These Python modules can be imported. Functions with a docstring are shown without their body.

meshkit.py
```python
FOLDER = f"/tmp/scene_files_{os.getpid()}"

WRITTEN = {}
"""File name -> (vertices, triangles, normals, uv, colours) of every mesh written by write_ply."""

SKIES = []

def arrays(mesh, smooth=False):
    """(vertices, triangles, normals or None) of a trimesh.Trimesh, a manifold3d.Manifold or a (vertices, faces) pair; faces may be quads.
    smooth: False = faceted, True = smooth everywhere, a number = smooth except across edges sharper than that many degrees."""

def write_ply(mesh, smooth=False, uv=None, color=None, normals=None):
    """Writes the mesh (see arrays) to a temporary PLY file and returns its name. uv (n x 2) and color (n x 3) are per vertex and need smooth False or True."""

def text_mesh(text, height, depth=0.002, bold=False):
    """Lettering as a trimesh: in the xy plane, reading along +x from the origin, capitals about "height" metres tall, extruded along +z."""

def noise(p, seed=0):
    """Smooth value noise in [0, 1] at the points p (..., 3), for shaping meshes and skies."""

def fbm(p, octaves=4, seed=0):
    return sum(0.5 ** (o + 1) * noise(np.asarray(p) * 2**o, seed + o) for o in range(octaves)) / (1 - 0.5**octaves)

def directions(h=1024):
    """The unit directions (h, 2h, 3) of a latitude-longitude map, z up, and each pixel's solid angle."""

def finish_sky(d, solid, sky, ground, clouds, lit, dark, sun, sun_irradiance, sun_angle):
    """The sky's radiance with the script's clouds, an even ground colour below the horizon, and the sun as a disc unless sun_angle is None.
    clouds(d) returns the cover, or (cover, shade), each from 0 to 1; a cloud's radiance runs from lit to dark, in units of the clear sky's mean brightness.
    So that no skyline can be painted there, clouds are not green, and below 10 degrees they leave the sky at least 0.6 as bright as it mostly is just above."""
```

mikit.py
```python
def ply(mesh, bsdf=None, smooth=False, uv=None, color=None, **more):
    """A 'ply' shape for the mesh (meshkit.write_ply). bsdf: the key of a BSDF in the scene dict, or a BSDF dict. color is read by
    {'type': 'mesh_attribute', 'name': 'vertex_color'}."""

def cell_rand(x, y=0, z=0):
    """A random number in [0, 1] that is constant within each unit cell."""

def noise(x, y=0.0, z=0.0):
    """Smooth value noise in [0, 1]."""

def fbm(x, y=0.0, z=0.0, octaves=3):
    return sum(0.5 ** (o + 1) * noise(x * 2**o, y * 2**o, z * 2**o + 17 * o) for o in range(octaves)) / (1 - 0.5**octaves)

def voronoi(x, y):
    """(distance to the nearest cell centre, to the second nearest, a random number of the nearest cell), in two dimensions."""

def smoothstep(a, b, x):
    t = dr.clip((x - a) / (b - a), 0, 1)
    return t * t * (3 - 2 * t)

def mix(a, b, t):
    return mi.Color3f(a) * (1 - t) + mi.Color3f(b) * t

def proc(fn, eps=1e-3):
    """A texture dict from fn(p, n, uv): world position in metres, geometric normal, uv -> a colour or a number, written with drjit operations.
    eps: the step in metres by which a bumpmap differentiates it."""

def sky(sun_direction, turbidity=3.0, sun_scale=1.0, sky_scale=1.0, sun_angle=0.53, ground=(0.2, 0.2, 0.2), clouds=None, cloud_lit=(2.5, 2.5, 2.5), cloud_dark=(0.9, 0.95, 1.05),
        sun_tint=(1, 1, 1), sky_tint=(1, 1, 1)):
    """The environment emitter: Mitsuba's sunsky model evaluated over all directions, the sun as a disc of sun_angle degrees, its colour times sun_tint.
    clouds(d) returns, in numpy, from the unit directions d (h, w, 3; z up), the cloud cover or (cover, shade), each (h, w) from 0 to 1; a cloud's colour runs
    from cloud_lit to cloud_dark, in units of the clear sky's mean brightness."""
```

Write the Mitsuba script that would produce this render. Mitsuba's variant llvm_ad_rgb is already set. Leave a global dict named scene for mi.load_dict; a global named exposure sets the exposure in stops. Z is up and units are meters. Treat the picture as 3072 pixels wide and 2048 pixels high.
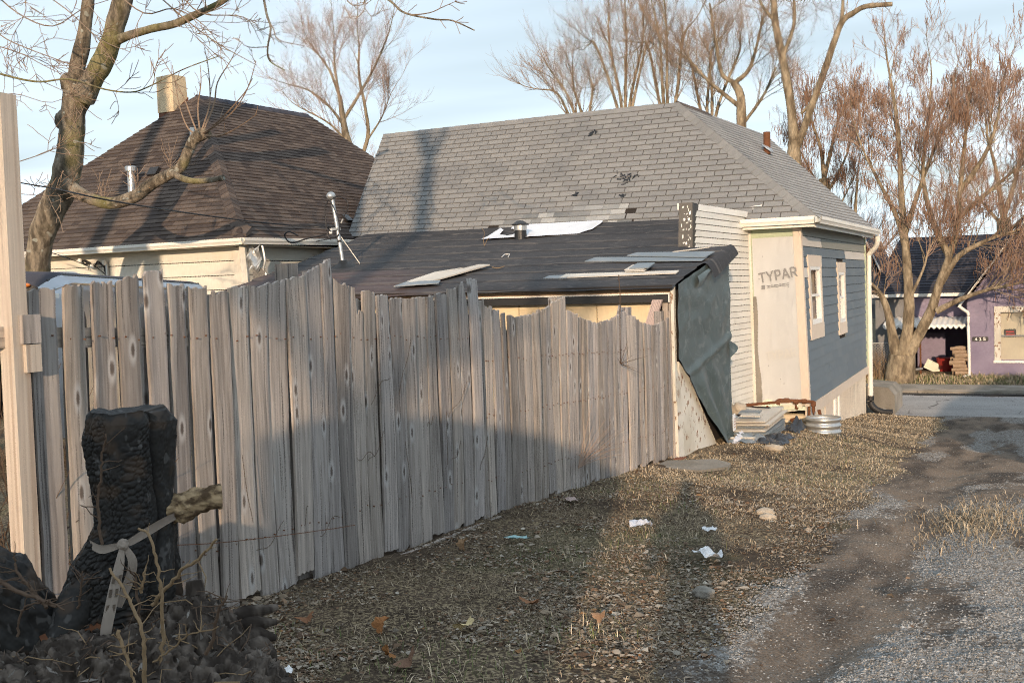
import math
import numpy as np
import drjit as dr
import mitsuba as mi
import trimesh
from shapely.geometry import Polygon
from scipy.spatial import cKDTree
from scipy.interpolate import RegularGridInterpolator
import mikit, meshkit
from mikit import noise, fbm, voronoi, cell_rand, smoothstep, mix

T = mi.ScalarTransform4f
scene, labels = {}, {}
V3 = lambda *a: np.array(a, float)

# ---------------------------------------------------------------- camera, light, exposure
# world: x to the right along the street, y along the alley towards the street, z up, the lens at the origin (about 1.65 m above the alley)
FWD, UP = V3(-0.4362, 0.8984, -0.0507), V3(0.0050, 0.0588, 0.9983)
scene['camera'] = {'type': 'perspective', 'fov': 50.385, 'fov_axis': 'x', 'near_clip': 0.05, 'far_clip': 3000.0,
                   'to_world': T().look_at(origin=[0, 0, 0], target=FWD.tolist(), up=UP.tolist())}
SUN = V3(0.292, -0.956, 0.188)


def sky_clouds(d):
    p = d / np.maximum(d[..., 2:3], 0.06)
    f = meshkit.fbm(p * V3(0.25, 0.6, 1.0), 5, 3)
    streak = meshkit.fbm(p * V3(0.12, 0.9, 1.0) + 5, 4, 9)
    low = np.clip(1 - d[..., 2] / 0.55, 0, 1)
    cover = 0.30 + np.clip((0.55 * f + 0.45 * streak - 0.36) * 2.4, 0, 1) * 0.50 + 0.15 * low
    return np.clip(cover, 0, 0.95), 0.25 * (1 - f)


scene['sky'] = mikit.sky(SUN, turbidity=2.2, sun_scale=1.0, sky_scale=1.0, sun_angle=0.6, sun_tint=(1.0, 1.20, 2.22), clouds=sky_clouds,
                         cloud_lit=(6.5, 7.6, 8.6), cloud_dark=(4.6, 5.6, 6.6), ground=(0.16, 0.14, 0.12))
exposure = 2.0

# ---------------------------------------------------------------- helpers
R = np.random.default_rng(20240)
uid = [0]


def nid():
    uid[0] += 1
    return uid[0]


def numbered(name):
    if name not in scene and name not in labels and not any(k.startswith(name + '__') for k in scene):
        return name
    k = next_no.get(name, 1)
    while f'{name}_{k:03d}' in scene or f'{name}_{k:03d}' in labels:
        k += 1
    next_no[name] = k + 1
    return f'{name}_{k:03d}'


next_no = {}


def thing(name, label, cat, group=None):
    """A top-level thing: the key that its parts' keys start with."""
    key = numbered(name)
    labels[key] = {'label': label, 'category': cat}
    if group:
        labels[key]['group'] = group
    return key


def put(key, m, bsdf, smooth=False, kind=None, label=None):
    """m: (V, F), (V, F, uv) or (V, F, uv, colour) or a trimesh."""
    if isinstance(m, (tuple, list)):
        v, f = m[0], m[1]
        uv = m[2] if len(m) > 2 else None
        col = m[3] if len(m) > 3 else None
        if (uv is not None or col is not None) and smooth is not False:
            smooth = True
        scene[key] = mikit.ply((np.asarray(v, float), np.asarray(f, int)), bsdf, smooth=smooth, uv=uv, color=col)
    else:
        scene[key] = mikit.ply(m, bsdf, smooth=smooth)
    if kind or label:
        labels.setdefault(key, {})
        if kind:
            labels[key]['kind'] = kind
        if label:
            labels[key]['label'] = label
    return key


def part(parent, name, m, bsdf, smooth=False, kind=None, label=None):
    key = numbered_part(parent, name)
    return put(key, m, bsdf, smooth, kind, label)


part_no = {}


def numbered_part(parent, name):
    key = f'{parent}__{name}'
    k = part_no.get(key, 0)
    part_no[key] = k + 1
    return key if k == 0 else f'{key}_{k:03d}'


def single(name, label, cat, m, bsdf, smooth=False, group=None):
    key = thing(name, label, cat, group)
    return put(key, m, bsdf, smooth)


def structure(name, m, bsdf, smooth=False):
    put(name, m, bsdf, smooth)
    labels[name] = {'kind': 'structure'}


def join(ms):
    """Join (V, F[, uv[, col]]) meshes."""
    n, vs, fs, us, cs = 0, [], [], [], []
    for m in ms:
        vs.append(np.asarray(m[0], float)), fs.append(np.asarray(m[1], int) + n)
        n += len(m[0])
        if len(m) > 2 and m[2] is not None:
            us.append(m[2])
        if len(m) > 3:
            cs.append(m[3])
    out = [np.vstack(vs), np.vstack(fs)]
    out.append(np.vstack(us) if len(us) == len(ms) else None)
    if len(cs) == len(ms):
        out.append(np.vstack(cs))
    return tuple(out)


def tm(t):
    return (np.array(t.vertices), np.array(t.faces))


FACES = [(0, 1, 2, 3), (5, 4, 7, 6), (4, 0, 3, 7), (1, 5, 6, 2), (3, 2, 6, 7), (4, 5, 1, 0)]


def hexa(c, w=None, h=None, ident=None, rot=False):
    """Solid with corners c[0..3] (front, counter-clockwise: low-left, low-right, top-right, top-left) and c[4..7] behind them; uv in metres, the piece's number in u."""
    c = np.asarray(c, float)
    w = np.linalg.norm(c[1] - c[0]) if w is None else w
    h = np.linalg.norm(c[3] - c[0]) if h is None else h
    t = np.linalg.norm(c[4] - c[0])
    i = nid() if ident is None else ident
    base = [(0, 0), (w, 0), (w, h), (0, h)]
    side = {0: base, 1: [(w, 0), (0, 0), (0, h), (w, h)], 2: [(0, 0), (t, 0), (t, h), (0, h)], 3: [(w, 0), (w + t, 0), (w + t, h), (w, h)],
            4: [(0, h), (w, h), (w, h + t), (0, h + t)], 5: [(0, 0), (w, 0), (w, t), (0, t)]}
    v, f, uv = [], [], []
    for k, q in enumerate(FACES):
        n = len(v)
        v += [c[j] for j in q]
        uv += [((b, a) if rot else (a, b)) for a, b in side[k]]
        f += [(n, n + 1, n + 2), (n, n + 2, n + 3)]
    uv = np.array(uv) + [16.0 * i + 0.5, 0]
    return np.array(v), np.array(f), uv


def slab(o, a, b, n, ident=None, rot=False):
    """Box from corner o: a along the width, b along the height, n the thickness backwards (a x b is the front's outward normal)."""
    o, a, b, n = (np.asarray(x, float) for x in (o, a, b, n))
    if np.dot(np.cross(a, b), n) > 0:
        o, n = o + n, -n
    return hexa([o, o + a, o + a + b, o + b, o + n, o + a + n, o + a + b + n, o + b + n], ident=ident, rot=rot)


def box(lo, hi, ident=None, rot=False):
    lo, hi = np.minimum(lo, hi), np.maximum(lo, hi)
    d = np.asarray(hi, float) - lo
    return slab(V3(*lo), V3(d[0], 0, 0), V3(0, 0, d[2]), V3(0, d[1], 0), ident, rot)


def beam(p, q, w, h, up=(0, 0, 1), ident=None):
    """A square-edged timber from p to q, w wide, h deep; v runs along it."""
    p, q = np.asarray(p, float), np.asarray(q, float)
    d = q - p
    L = np.linalg.norm(d)
    d /= L
    s = np.cross(d, up)
    s = s / np.linalg.norm(s) if np.linalg.norm(s) > 1e-6 else V3(1, 0, 0)
    n = np.cross(s, d)
    o = p - s * w / 2 - n * h / 2
    return slab(o + n * h, s * w, d * L, -n * h, ident)


def bil(c, s, t):
    """A point of the four-cornered sheet c = (00, 10, 11, 01)."""
    c = [np.asarray(x, float) for x in c]
    s, t = np.asarray(s, float)[..., None], np.asarray(t, float)[..., None]
    return c[0] * (1 - s) * (1 - t) + c[1] * s * (1 - t) + c[2] * s * t + c[3] * (1 - s) * t


def normal(c):
    n = np.cross(np.asarray(c[1], float) - c[0], np.asarray(c[3], float) - c[0])
    return n / np.linalg.norm(n)


def patch_piece(c, s0, s1, t0, t1, out0, out1, back, ident=None, s0t=None, s1t=None):
    """A board on the sheet c: out0/out1 = how proud its lower and upper edge stand, back = depth behind."""
    n = normal(c)
    s0t, s1t = s0 if s0t is None else s0t, s1 if s1t is None else s1t
    q = [bil(c, s, t) for s, t in ((s0, t0), (s1, t0), (s1t, t1), (s0t, t1))]
    o = [out0, out0, out1, out1]
    return hexa([p + n * a for p, a in zip(q, o)] + [p + n * back for p in q], ident=ident)


def grid(fn, ns, nt, uvscale=(1, 1), ident=None):
    """Sheet fn(s, t) -> points, s and t from 0 to 1."""
    s, t = np.meshgrid(np.linspace(0, 1, ns + 1), np.linspace(0, 1, nt + 1), indexing='ij')
    p = fn(s, t).reshape(-1, 3)
    k = np.arange((ns + 1) * (nt + 1)).reshape(ns + 1, nt + 1)
    a, b, c, d = k[:-1, :-1].ravel(), k[1:, :-1].ravel(), k[1:, 1:].ravel(), k[:-1, 1:].ravel()
    i = nid() if ident is None else ident
    uv = np.stack([s.ravel() * uvscale[0] + 16.0 * i + 0.5, t.ravel() * uvscale[1]], 1)
    return p, np.vstack([np.stack([a, b, c], 1), np.stack([a, c, d], 1)]), uv


def spline(pts, per=5):
    """Catmull-Rom through pts (rows of any width)."""
    p = np.asarray(pts, float)
    if len(p) < 3:
        return p
    q = np.vstack([2 * p[0] - p[1], p, 2 * p[-1] - p[-2]])
    out = []
    for i in range(1, len(q) - 2):
        for t in np.arange(per) / per:
            a, b, c, d = q[i - 1], q[i], q[i + 1], q[i + 2]
            out.append(0.5 * (2 * b + (c - a) * t + (2 * a - 5 * b + 4 * c - d) * t * t + (3 * b - a - 3 * c + d) * t ** 3))
    out.append(p[-1])
    return np.array(out)


def tubes(lines, sides, cap=True):
    """Many polylines [(points (n,3), radii (n))] as tubes, those of equal length built together."""
    groups = {}
    for p, r in lines:
        groups.setdefault(len(p), []).append((p, r))
    ms = []
    for n, g in groups.items():
        P = np.array([x[0] for x in g])
        Rr = np.array([x[1] for x in g])
        d = np.gradient(P, axis=1)
        d /= np.linalg.norm(d, axis=2, keepdims=True) + 1e-12
        mean = d.mean(1)
        ref = np.where(np.abs(mean[:, 2:3]) > 0.8, V3(1, 0, 0), V3(0, 0, 1))
        a = np.cross(d, ref[:, None])
        a /= np.linalg.norm(a, axis=2, keepdims=True) + 1e-12
        b = np.cross(d, a)
        ang = np.arange(sides) * 2 * np.pi / sides
        ring = P[:, :, None] + Rr[:, :, None, None] * (np.cos(ang)[:, None] * a[:, :, None] + np.sin(ang)[:, None] * b[:, :, None])
        v = ring.reshape(-1, 3)
        base = np.arange(len(g))[:, None, None] * n * sides + np.arange(n - 1)[None, :, None] * sides
        j = np.arange(sides)[None, None]
        a0, a1 = base + j, base + (j + 1) % sides
        b0, b1 = a0 + sides, a1 + sides
        f = np.concatenate([np.stack([a0, b0, b1], -1).reshape(-1, 3), np.stack([a0, b1, a1], -1).reshape(-1, 3)])
        if cap:
            e = []
            for k in range(1, sides - 1):
                st = (np.arange(len(g)) * n * sides)[:, None]
                en = st + (n - 1) * sides
                e += [np.hstack([st, st + k, st + k + 1]), np.hstack([en, en + k + 1, en + k])]
            f = np.vstack([f] + e)
        ms.append((v, f))
    return join(ms)[:2]


def tube(pts, r, sides=8, per=5):
    p = np.asarray(pts, float)
    rr = np.full(len(p), r) if np.isscalar(r) else np.asarray(r, float)
    q = spline(np.column_stack([p, rr]), per) if per > 1 else np.column_stack([p, rr])
    return tubes([(q[:, :3], q[:, 3])], sides)


def lathe(profile, center, sides=24, axis=(0, 0, 1)):
    """profile: (radius, height) from bottom to top."""
    ang = np.arange(sides) * 2 * np.pi / sides
    pr = np.asarray(profile, float)
    v = np.array([[r * np.cos(a), r * np.sin(a), z] for r, z in pr for a in ang])
    f = []
    for i in range(len(pr) - 1):
        for j in range(sides):
            a, b = i * sides + j, i * sides + (j + 1) % sides
            f += [(a, b, b + sides), (a, b + sides, a + sides)]
    for i, up in ((0, False), (len(pr) - 1, True)):
        if pr[i, 0] > 1e-6:
            c = len(v)
            v = np.vstack([v, [[0, 0, pr[i, 1]]]])
            f += [((c, i * sides + j, i * sides + (j + 1) % sides) if up else (c, i * sides + (j + 1) % sides, i * sides + j)) for j in range(sides)]
    m = trimesh.geometry.align_vectors([0, 0, 1], axis)[:3, :3]
    return v @ m.T + np.asarray(center, float), np.array(f)


def plate(poly, o, a, b, depth, holes=()):
    """A polygon (list of (x, y)) in the plane o + x a + y b, extruded by depth along a x b."""
    t = trimesh.creation.extrude_polygon(Polygon(poly, holes), abs(depth), engine='earcut')
    v = np.array(t.vertices)
    a, b = np.asarray(a, float), np.asarray(b, float)
    n = np.cross(a, b)
    n /= np.linalg.norm(n)
    if depth < 0:
        v[:, 2] -= abs(depth)
    return np.asarray(o, float) + v[:, :1] * a + v[:, 1:2] * b + v[:, 2:3] * n, np.array(t.faces)


def rock(c, size, seed, sub=2, rough=0.3):
    t = trimesh.creation.icosphere(subdivisions=sub)
    v = np.array(t.vertices)
    k = 1 + rough * (meshkit.fbm(v * 1.6 + seed * 7.1, 3, seed) - 0.5) * 2
    return v * k[:, None] * np.asarray(size) + np.asarray(c), np.array(t.faces)


def lettering(text, height, o, a, b, depth=0.003, bold=False):
    t = meshkit.text_mesh(text, height, depth, bold)
    v = np.array(t.vertices)
    n = np.cross(a, b)
    return np.asarray(o, float) + v[:, :1] * np.asarray(a) + v[:, 1:2] * np.asarray(b) + v[:, 2:3] * n, np.array(t.faces)


def pieces(parent, name, items, bsdf, stuff_name):
    """items: [(size, mesh)]: the 300 largest as parts, the rest as one part."""
    items = sorted(items, key=lambda x: -x[0])
    for _, m in items[:300]:
        part(parent, name, m, bsdf)
    if items[300:]:
        part(parent, stuff_name, join([m for _, m in items[300:]]), bsdf, kind='stuff')


def apparent(m):
    c = np.asarray(m[0]).mean(0)
    return 1.0 / (np.linalg.norm(c) + 0.01)

# ---------------------------------------------------------------- materials


def mat(key, color, rough=0.8, spec=0.3, metallic=0.0, bump=None, bscale=0.0, eps=1e-3, **more):
    if callable(color):
        color = mikit.proc(color)
    elif isinstance(color, (tuple, list)):
        color = {'type': 'rgb', 'value': list(color)}
    b = {'type': 'principled', 'base_color': color, 'roughness': rough, 'specular': spec, 'metallic': metallic, **more}
    if bump is not None:
        b = {'type': 'bumpmap', 'tex': mikit.proc(bump, eps), 'scale': bscale, 'bsdf': b}
    scene[key] = {'type': 'twosided', 'bsdf': b}


C3 = mi.Color3f


def wood_parts(uv):
    i = dr.floor(uv.x / 16.0)
    u = uv.x - i * 16.0
    return i, u, uv.y


def old_wood(p, n, uv):
    i, u, v = wood_parts(uv)
    r1, r2, r3 = cell_rand(i, 3), cell_rand(i, 5), cell_rand(i, 8)
    warp = u + 0.012 * noise(v * 3.0 + i * 3.1, u * 4)
    g = fbm(warp * 95 + i * 7, v * 2.6 + i, 0.0, 3)
    fine = noise(warp * 380 + i, v * 11)
    k1, k2, which = voronoi(u * 5.5 + i * 5.37, v * 1.9 + i * 2.71)
    knot = (1 - smoothstep(0.035, 0.10, k1)) * dr.select(which > 0.45, 1.0, 0.0)
    halo = (smoothstep(0.03, 0.09, k1) - smoothstep(0.09, 0.2, k1)) * dr.select(which > 0.45, 1.0, 0.0)
    pale = smoothstep(0.60, 0.78, fbm(warp * 26 + i * 13, v * 0.9 + i * 5, 2.0, 2))
    base = mix((0.285, 0.252, 0.228), (0.385, 0.325, 0.268), r1)
    base = mix(base, (0.270, 0.250, 0.245), 0.7 * r2)
    c = base * (0.50 + 0.95 * g) * (0.86 + 0.28 * fine) * (0.72 + 0.56 * r3)
    c = mix(c, C3(0.43, 0.39, 0.35), 0.4 * pale)
    c = mix(c, C3(0.47, 0.45, 0.43), 0.7 * halo)
    c = mix(c, C3(0.075, 0.055, 0.045), 0.8 * knot)
    crack = smoothstep(0.73, 0.80, fbm(warp * 120 + i * 3, v * 1.3 + 7 * i, 5.0, 2))
    return mix(c, C3(0.06, 0.05, 0.045), 0.75 * crack)


def old_wood_h(p, n, uv):
    i, u, v = wood_parts(uv)
    warp = u + 0.012 * noise(v * 3.0 + i * 3.1, u * 4)
    return 0.7 * fbm(warp * 95 + i * 7, v * 2.6 + i, 0.0, 3) + 0.3 * noise(warp * 380 + i, v * 11) - smoothstep(0.73, 0.80, fbm(warp * 120 + i * 3, v * 1.3 + 7 * i, 5.0, 2))


def new_wood(p, n, uv):
    i, u, v = wood_parts(uv)
    w = u + 0.03 * noise(v * 1.1 + i, u * 3)
    g = noise(w * 60 + i * 3, v * 0.9)
    f = noise(w * 300, v * 5 + i)
    k1, _, which = voronoi(u * 4 + i * 1.7, v * 1.3)
    knot = (1 - smoothstep(0.05, 0.10, k1)) * dr.select(which > 0.5, 1.0, 0.0)
    c = mix((0.49, 0.415, 0.34), (0.38, 0.30, 0.235), smoothstep(0.45, 0.8, g)) * (0.85 + 0.3 * f)
    return mix(c, C3(0.23, 0.12, 0.06), 0.8 * knot)


def shingle(dark, light, stain):
    def fn(p, n, uv):
        i, u, v = wood_parts(uv)
        r = cell_rand(i, 1)
        gran = noise(p.x * 160, p.y * 160, p.z * 160)
        blot = fbm(p.x * 1.3, p.y * 1.3, p.z * 1.3 + 4, 3)
        c = mix(dark, light, r) * (0.80 + 0.40 * gran)
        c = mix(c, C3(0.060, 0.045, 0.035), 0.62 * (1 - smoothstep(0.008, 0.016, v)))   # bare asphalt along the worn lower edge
        return mix(c, C3(stain), smoothstep(0.5, 0.8, blot) * 0.5)
    return fn


def felt(p, n, uv):
    b = fbm(p.x * 0.9, p.y * 1.4, 0, 4)
    s = noise(p.x * 2, p.y * 14)
    g = noise(p.x * 130, p.y * 130)
    c = mix((0.020, 0.020, 0.022), (0.048, 0.044, 0.043), b) * (0.75 + 0.5 * g)
    rust = smoothstep(-8.2, -9.4, p.x + 0.6 * (p.y - 14.8) + 0.8 * (b - 0.5)) * (1 - smoothstep(15.2, 15.45, p.y + 0.15 * b))
    c = mix(c, C3(0.070, 0.050, 0.047) * (0.7 + 0.6 * s), rust)
    ph = (p.y - 13.4 + 0.045 * (p.x + 8) + 0.03 * (b - 0.5)) / 0.62
    ph = ph - dr.floor(ph)
    c = mix(c, C3(0.120, 0.105, 0.092), 0.55 * (1 - smoothstep(0.03, 0.08, dr.abs(ph - 0.06))) * smoothstep(0.25, 0.6, noise(p.x * 3, p.y * 9)))   # grit-free selvedge along each lap
    fleck = smoothstep(0.74, 0.86, noise(p.x * 9 + 3 * s, p.y * 30))
    return mix(c, C3(0.13, 0.115, 0.105), 0.35 * fleck)


def painted(col, dirt, amount=0.35, peel=0.0):
    def fn(p, n, uv):
        i, u, v = wood_parts(uv)
        r = cell_rand(i, 2)
        b = fbm(p.x * 2.2 + i, p.y * 2.2, p.z * 1.4, 4)
        f = noise(p.x * 60, p.y * 60, p.z * 14)
        c = C3(col) * (0.93 + 0.12 * r) * (0.94 + 0.12 * f)
        c = mix(c, C3(dirt), amount * smoothstep(0.48, 0.75, b))
        if peel:
            k = fbm(p.x * 26, p.y * 26, p.z * 11, 4)
            c = mix(c, C3(0.27, 0.16, 0.10) * (0.6 + 0.8 * f), smoothstep(peel, peel + 0.03, k))
        return c
    return fn


def concrete(a, b):
    def fn(p, n, uv):
        k = fbm(p.x * 3, p.y * 3, p.z * 1.2, 4)
        f = noise(p.x * 70, p.y * 70, p.z * 70)
        s = fbm(p.x * 9, p.y * 9, p.z * 0.9, 3)
        return mix(mix(a, b, smoothstep(0.3, 0.7, k)), C3(0.20, 0.185, 0.165), 0.45 * smoothstep(0.55, 0.75, s)) * (0.85 + 0.3 * f)
    return fn


def bark(p, n, uv):
    g = fbm(p.x * 16, p.y * 16, p.z * 4.5, 4)
    m = fbm(p.x * 2.1, p.y * 2.1, p.z * 1.3 + 9, 3)
    f = noise(p.x * 70, p.y * 70, p.z * 18)
    c = mix((0.085, 0.070, 0.052), (0.235, 0.195, 0.145), smoothstep(0.3, 0.7, g)) * (0.75 + 0.5 * f)
    c = mix(c, C3(0.175, 0.160, 0.050), 0.55 * smoothstep(0.42, 0.62, m))
    lichen = smoothstep(0.74, 0.80, fbm(p.x * 11, p.y * 11, p.z * 11, 2))
    return mix(c, C3(0.36, 0.37, 0.32), 0.6 * lichen)


def bark_h(p, n, uv):
    return fbm(p.x * 16, p.y * 16, p.z * 4.5, 4) + 0.4 * noise(p.x * 70, p.y * 70, p.z * 18)


def far_bark(p, n, uv):
    g = fbm(p.x * 9, p.y * 9, p.z * 2.5, 3)
    f = noise(p.x * 40, p.y * 40, p.z * 12)
    return mix((0.13, 0.100, 0.066), (0.33, 0.265, 0.18), smoothstep(0.25, 0.75, g)) * (0.7 + 0.6 * f)


def char(p, n, uv):
    f = noise(p.x * 90, p.y * 90, p.z * 90)
    b = fbm(p.x * 5, p.y * 5, p.z * 5, 3)
    top = smoothstep(0.55, 0.72, fbm(p.x * 12, p.y * 12, p.z * 12 + 3, 3))
    c = mix((0.010, 0.0095, 0.010), (0.026, 0.024, 0.021), b) * (0.6 + 0.8 * f)
    ash = smoothstep(0.66, 0.74, fbm(p.x * 30, p.y * 30, p.z * 14, 3))
    c = mix(c, C3(0.070, 0.046, 0.030), 0.6 * top)
    return mix(c, C3(0.12, 0.115, 0.11), 0.45 * ash)


def rotten(p, n, uv):
    g = fbm(p.x * 24, p.y * 24, p.z * 6, 4)
    b = fbm(p.x * 5, p.y * 5, p.z * 5, 3)
    c = mix((0.026, 0.021, 0.018), (0.15, 0.125, 0.105), smoothstep(0.38, 0.74, g))
    return mix(c, C3(0.105, 0.085, 0.070), 0.4 * b)


def stub(p, n, uv):
    g = fbm(p.x * 30, p.y * 30, p.z * 40, 4)
    return mix((0.085, 0.056, 0.034), (0.36, 0.26, 0.155), smoothstep(0.35, 0.7, g))


def rotten_h(p, n, uv):
    return fbm(p.x * 24, p.y * 24, p.z * 6, 4) + 0.5 * fbm(p.x * 60, p.y * 60, p.z * 20, 2)


def soil(p, n, uv):
    b = fbm(p.x * 0.7, p.y * 0.7, 0, 4)
    m = fbm(p.x * 4, p.y * 4, 3, 4)
    f = noise(p.x * 55, p.y * 55, 1)
    straw = fbm(p.x * 70, p.y * 70, 2, 2)
    c = mix((0.034, 0.025, 0.018), (0.085, 0.063, 0.045), m) * (0.7 + 0.6 * f)
    c = mix(c, C3(0.235, 0.185, 0.115), smoothstep(0.45, 0.75, straw) * smoothstep(0.35, 0.6, b + 0.2 * m))
    return mix(c, C3(0.095, 0.098, 0.050), 0.25 * smoothstep(0.60, 0.70, fbm(p.x * 0.9 + 7, p.y * 0.9, 5, 3)))


def alley_mud(x, y):
    """1 where packed mud lies bare: ragged streaks along the wheel tracks."""
    streak = fbm(x * 2.1, y * 0.45, 1, 4)
    patch = fbm(x * 0.8 + 3, y * 0.7, 7, 3)
    track = dr.exp(-dr.square((x + 1.10) / 0.42)) + 0.8 * dr.exp(-dr.square((x - 0.72) / 0.34))
    fine = noise(x * 38, y * 30)
    return smoothstep(0.47, 0.53, 0.60 * streak + 0.28 * patch + 0.11 * track + 0.10 * (fine - 0.5) + 0.035)


def gravel(p, n, uv):
    d1, d2, w = voronoi(p.x * 48, p.y * 48)
    e1, e2, w2 = voronoi(p.x * 105 + 5, p.y * 105)
    mud = alley_mud(p.x, p.y)
    stone = mix((0.085, 0.08, 0.074), (0.29, 0.28, 0.265), w) * (0.85 + 0.3 * noise(p.x * 150, p.y * 150))
    small = mix((0.058, 0.049, 0.040), (0.175, 0.155, 0.132), w2)
    c = dr.select(w > 0.55, stone, small)
    dirt = mix((0.050, 0.038, 0.029), (0.165, 0.125, 0.092), smoothstep(0.25, 0.75, fbm(p.x * 4, p.y * 1.3, 2, 4))) * (0.65 + 0.7 * noise(p.x * 110, p.y * 110))
    pebble = dr.select(w2 > 0.80, 1.0, 0.0)
    return mix(c, mix(dirt, small, 0.6 * pebble), mud)


def gravel_h(p, n, uv):
    d1, d2, w = voronoi(p.x * 48, p.y * 48)
    return smoothstep(0.0, 0.35, d2 - d1) * w + 0.5 * noise(p.x * 90, p.y * 90)


def asphalt(p, n, uv):
    f = noise(p.x * 60, p.y * 60)
    b = fbm(p.x * 0.8, p.y * 2.0, 0, 4)
    d1, d2, w = voronoi(p.x * 0.45 + 0.3 * b, p.y * 0.9 + 0.4 * b)
    crack = 1 - smoothstep(0.004, 0.016, d2 - d1)
    c = mix((0.20, 0.195, 0.19), (0.29, 0.28, 0.265), b) * (0.8 + 0.4 * f)
    return mix(c, C3(0.05, 0.047, 0.044), 0.8 * crack)


def wrap_sheet(p, n, uv):
    w = noise(p.x * 420, p.z * 420)
    b = fbm(p.x * 2, p.z * 1.6, 2, 4)
    return mix((0.45, 0.45, 0.442), (0.52, 0.52, 0.51), b) * (0.96 + 0.07 * w)


def tarp_c(p, n, uv):
    b = fbm(p.y * 1.6, p.z * 1.6, 3, 4)
    s = smoothstep(0.66, 0.78, fbm(p.y * 6, p.z * 9, 8, 3))
    w = noise(p.y * 220, p.z * 220)
    c = mix((0.060, 0.084, 0.088), (0.092, 0.118, 0.118), b) * (0.88 + 0.24 * w)
    e1, e2, _ = voronoi(p.y * 3.1 + 0.8 * b, p.z * 2.3 + 0.8 * b)
    c = mix(c, C3(0.17, 0.20, 0.20), 0.45 * (1 - smoothstep(0.0, 0.035, e2 - e1)))   # scuffed old fold lines
    return mix(c, C3(0.20, 0.22, 0.22), 0.35 * s)


def rust(p, n, uv):
    return mix((0.085, 0.033, 0.017), (0.20, 0.085, 0.04), fbm(p.x * 30, p.y * 30, p.z * 30, 3))


def galv(p, n, uv):
    return mix((0.42, 0.43, 0.43), (0.58, 0.58, 0.56), fbm(p.x * 14, p.y * 14, p.z * 5, 3))


def aluminium(p, n, uv):
    return mix((0.40, 0.42, 0.45), (0.55, 0.57, 0.60), fbm(p.x * 5, p.y * 5, p.z * 9, 3))


def purple(p, n, uv):
    b = fbm(p.x * 2.3, p.y * 2, p.z * 1.7, 4)
    return mix((0.195, 0.165, 0.235), (0.275, 0.240, 0.315), b) * (0.92 + 0.16 * noise(p.x * 30, p.z * 30))


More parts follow.
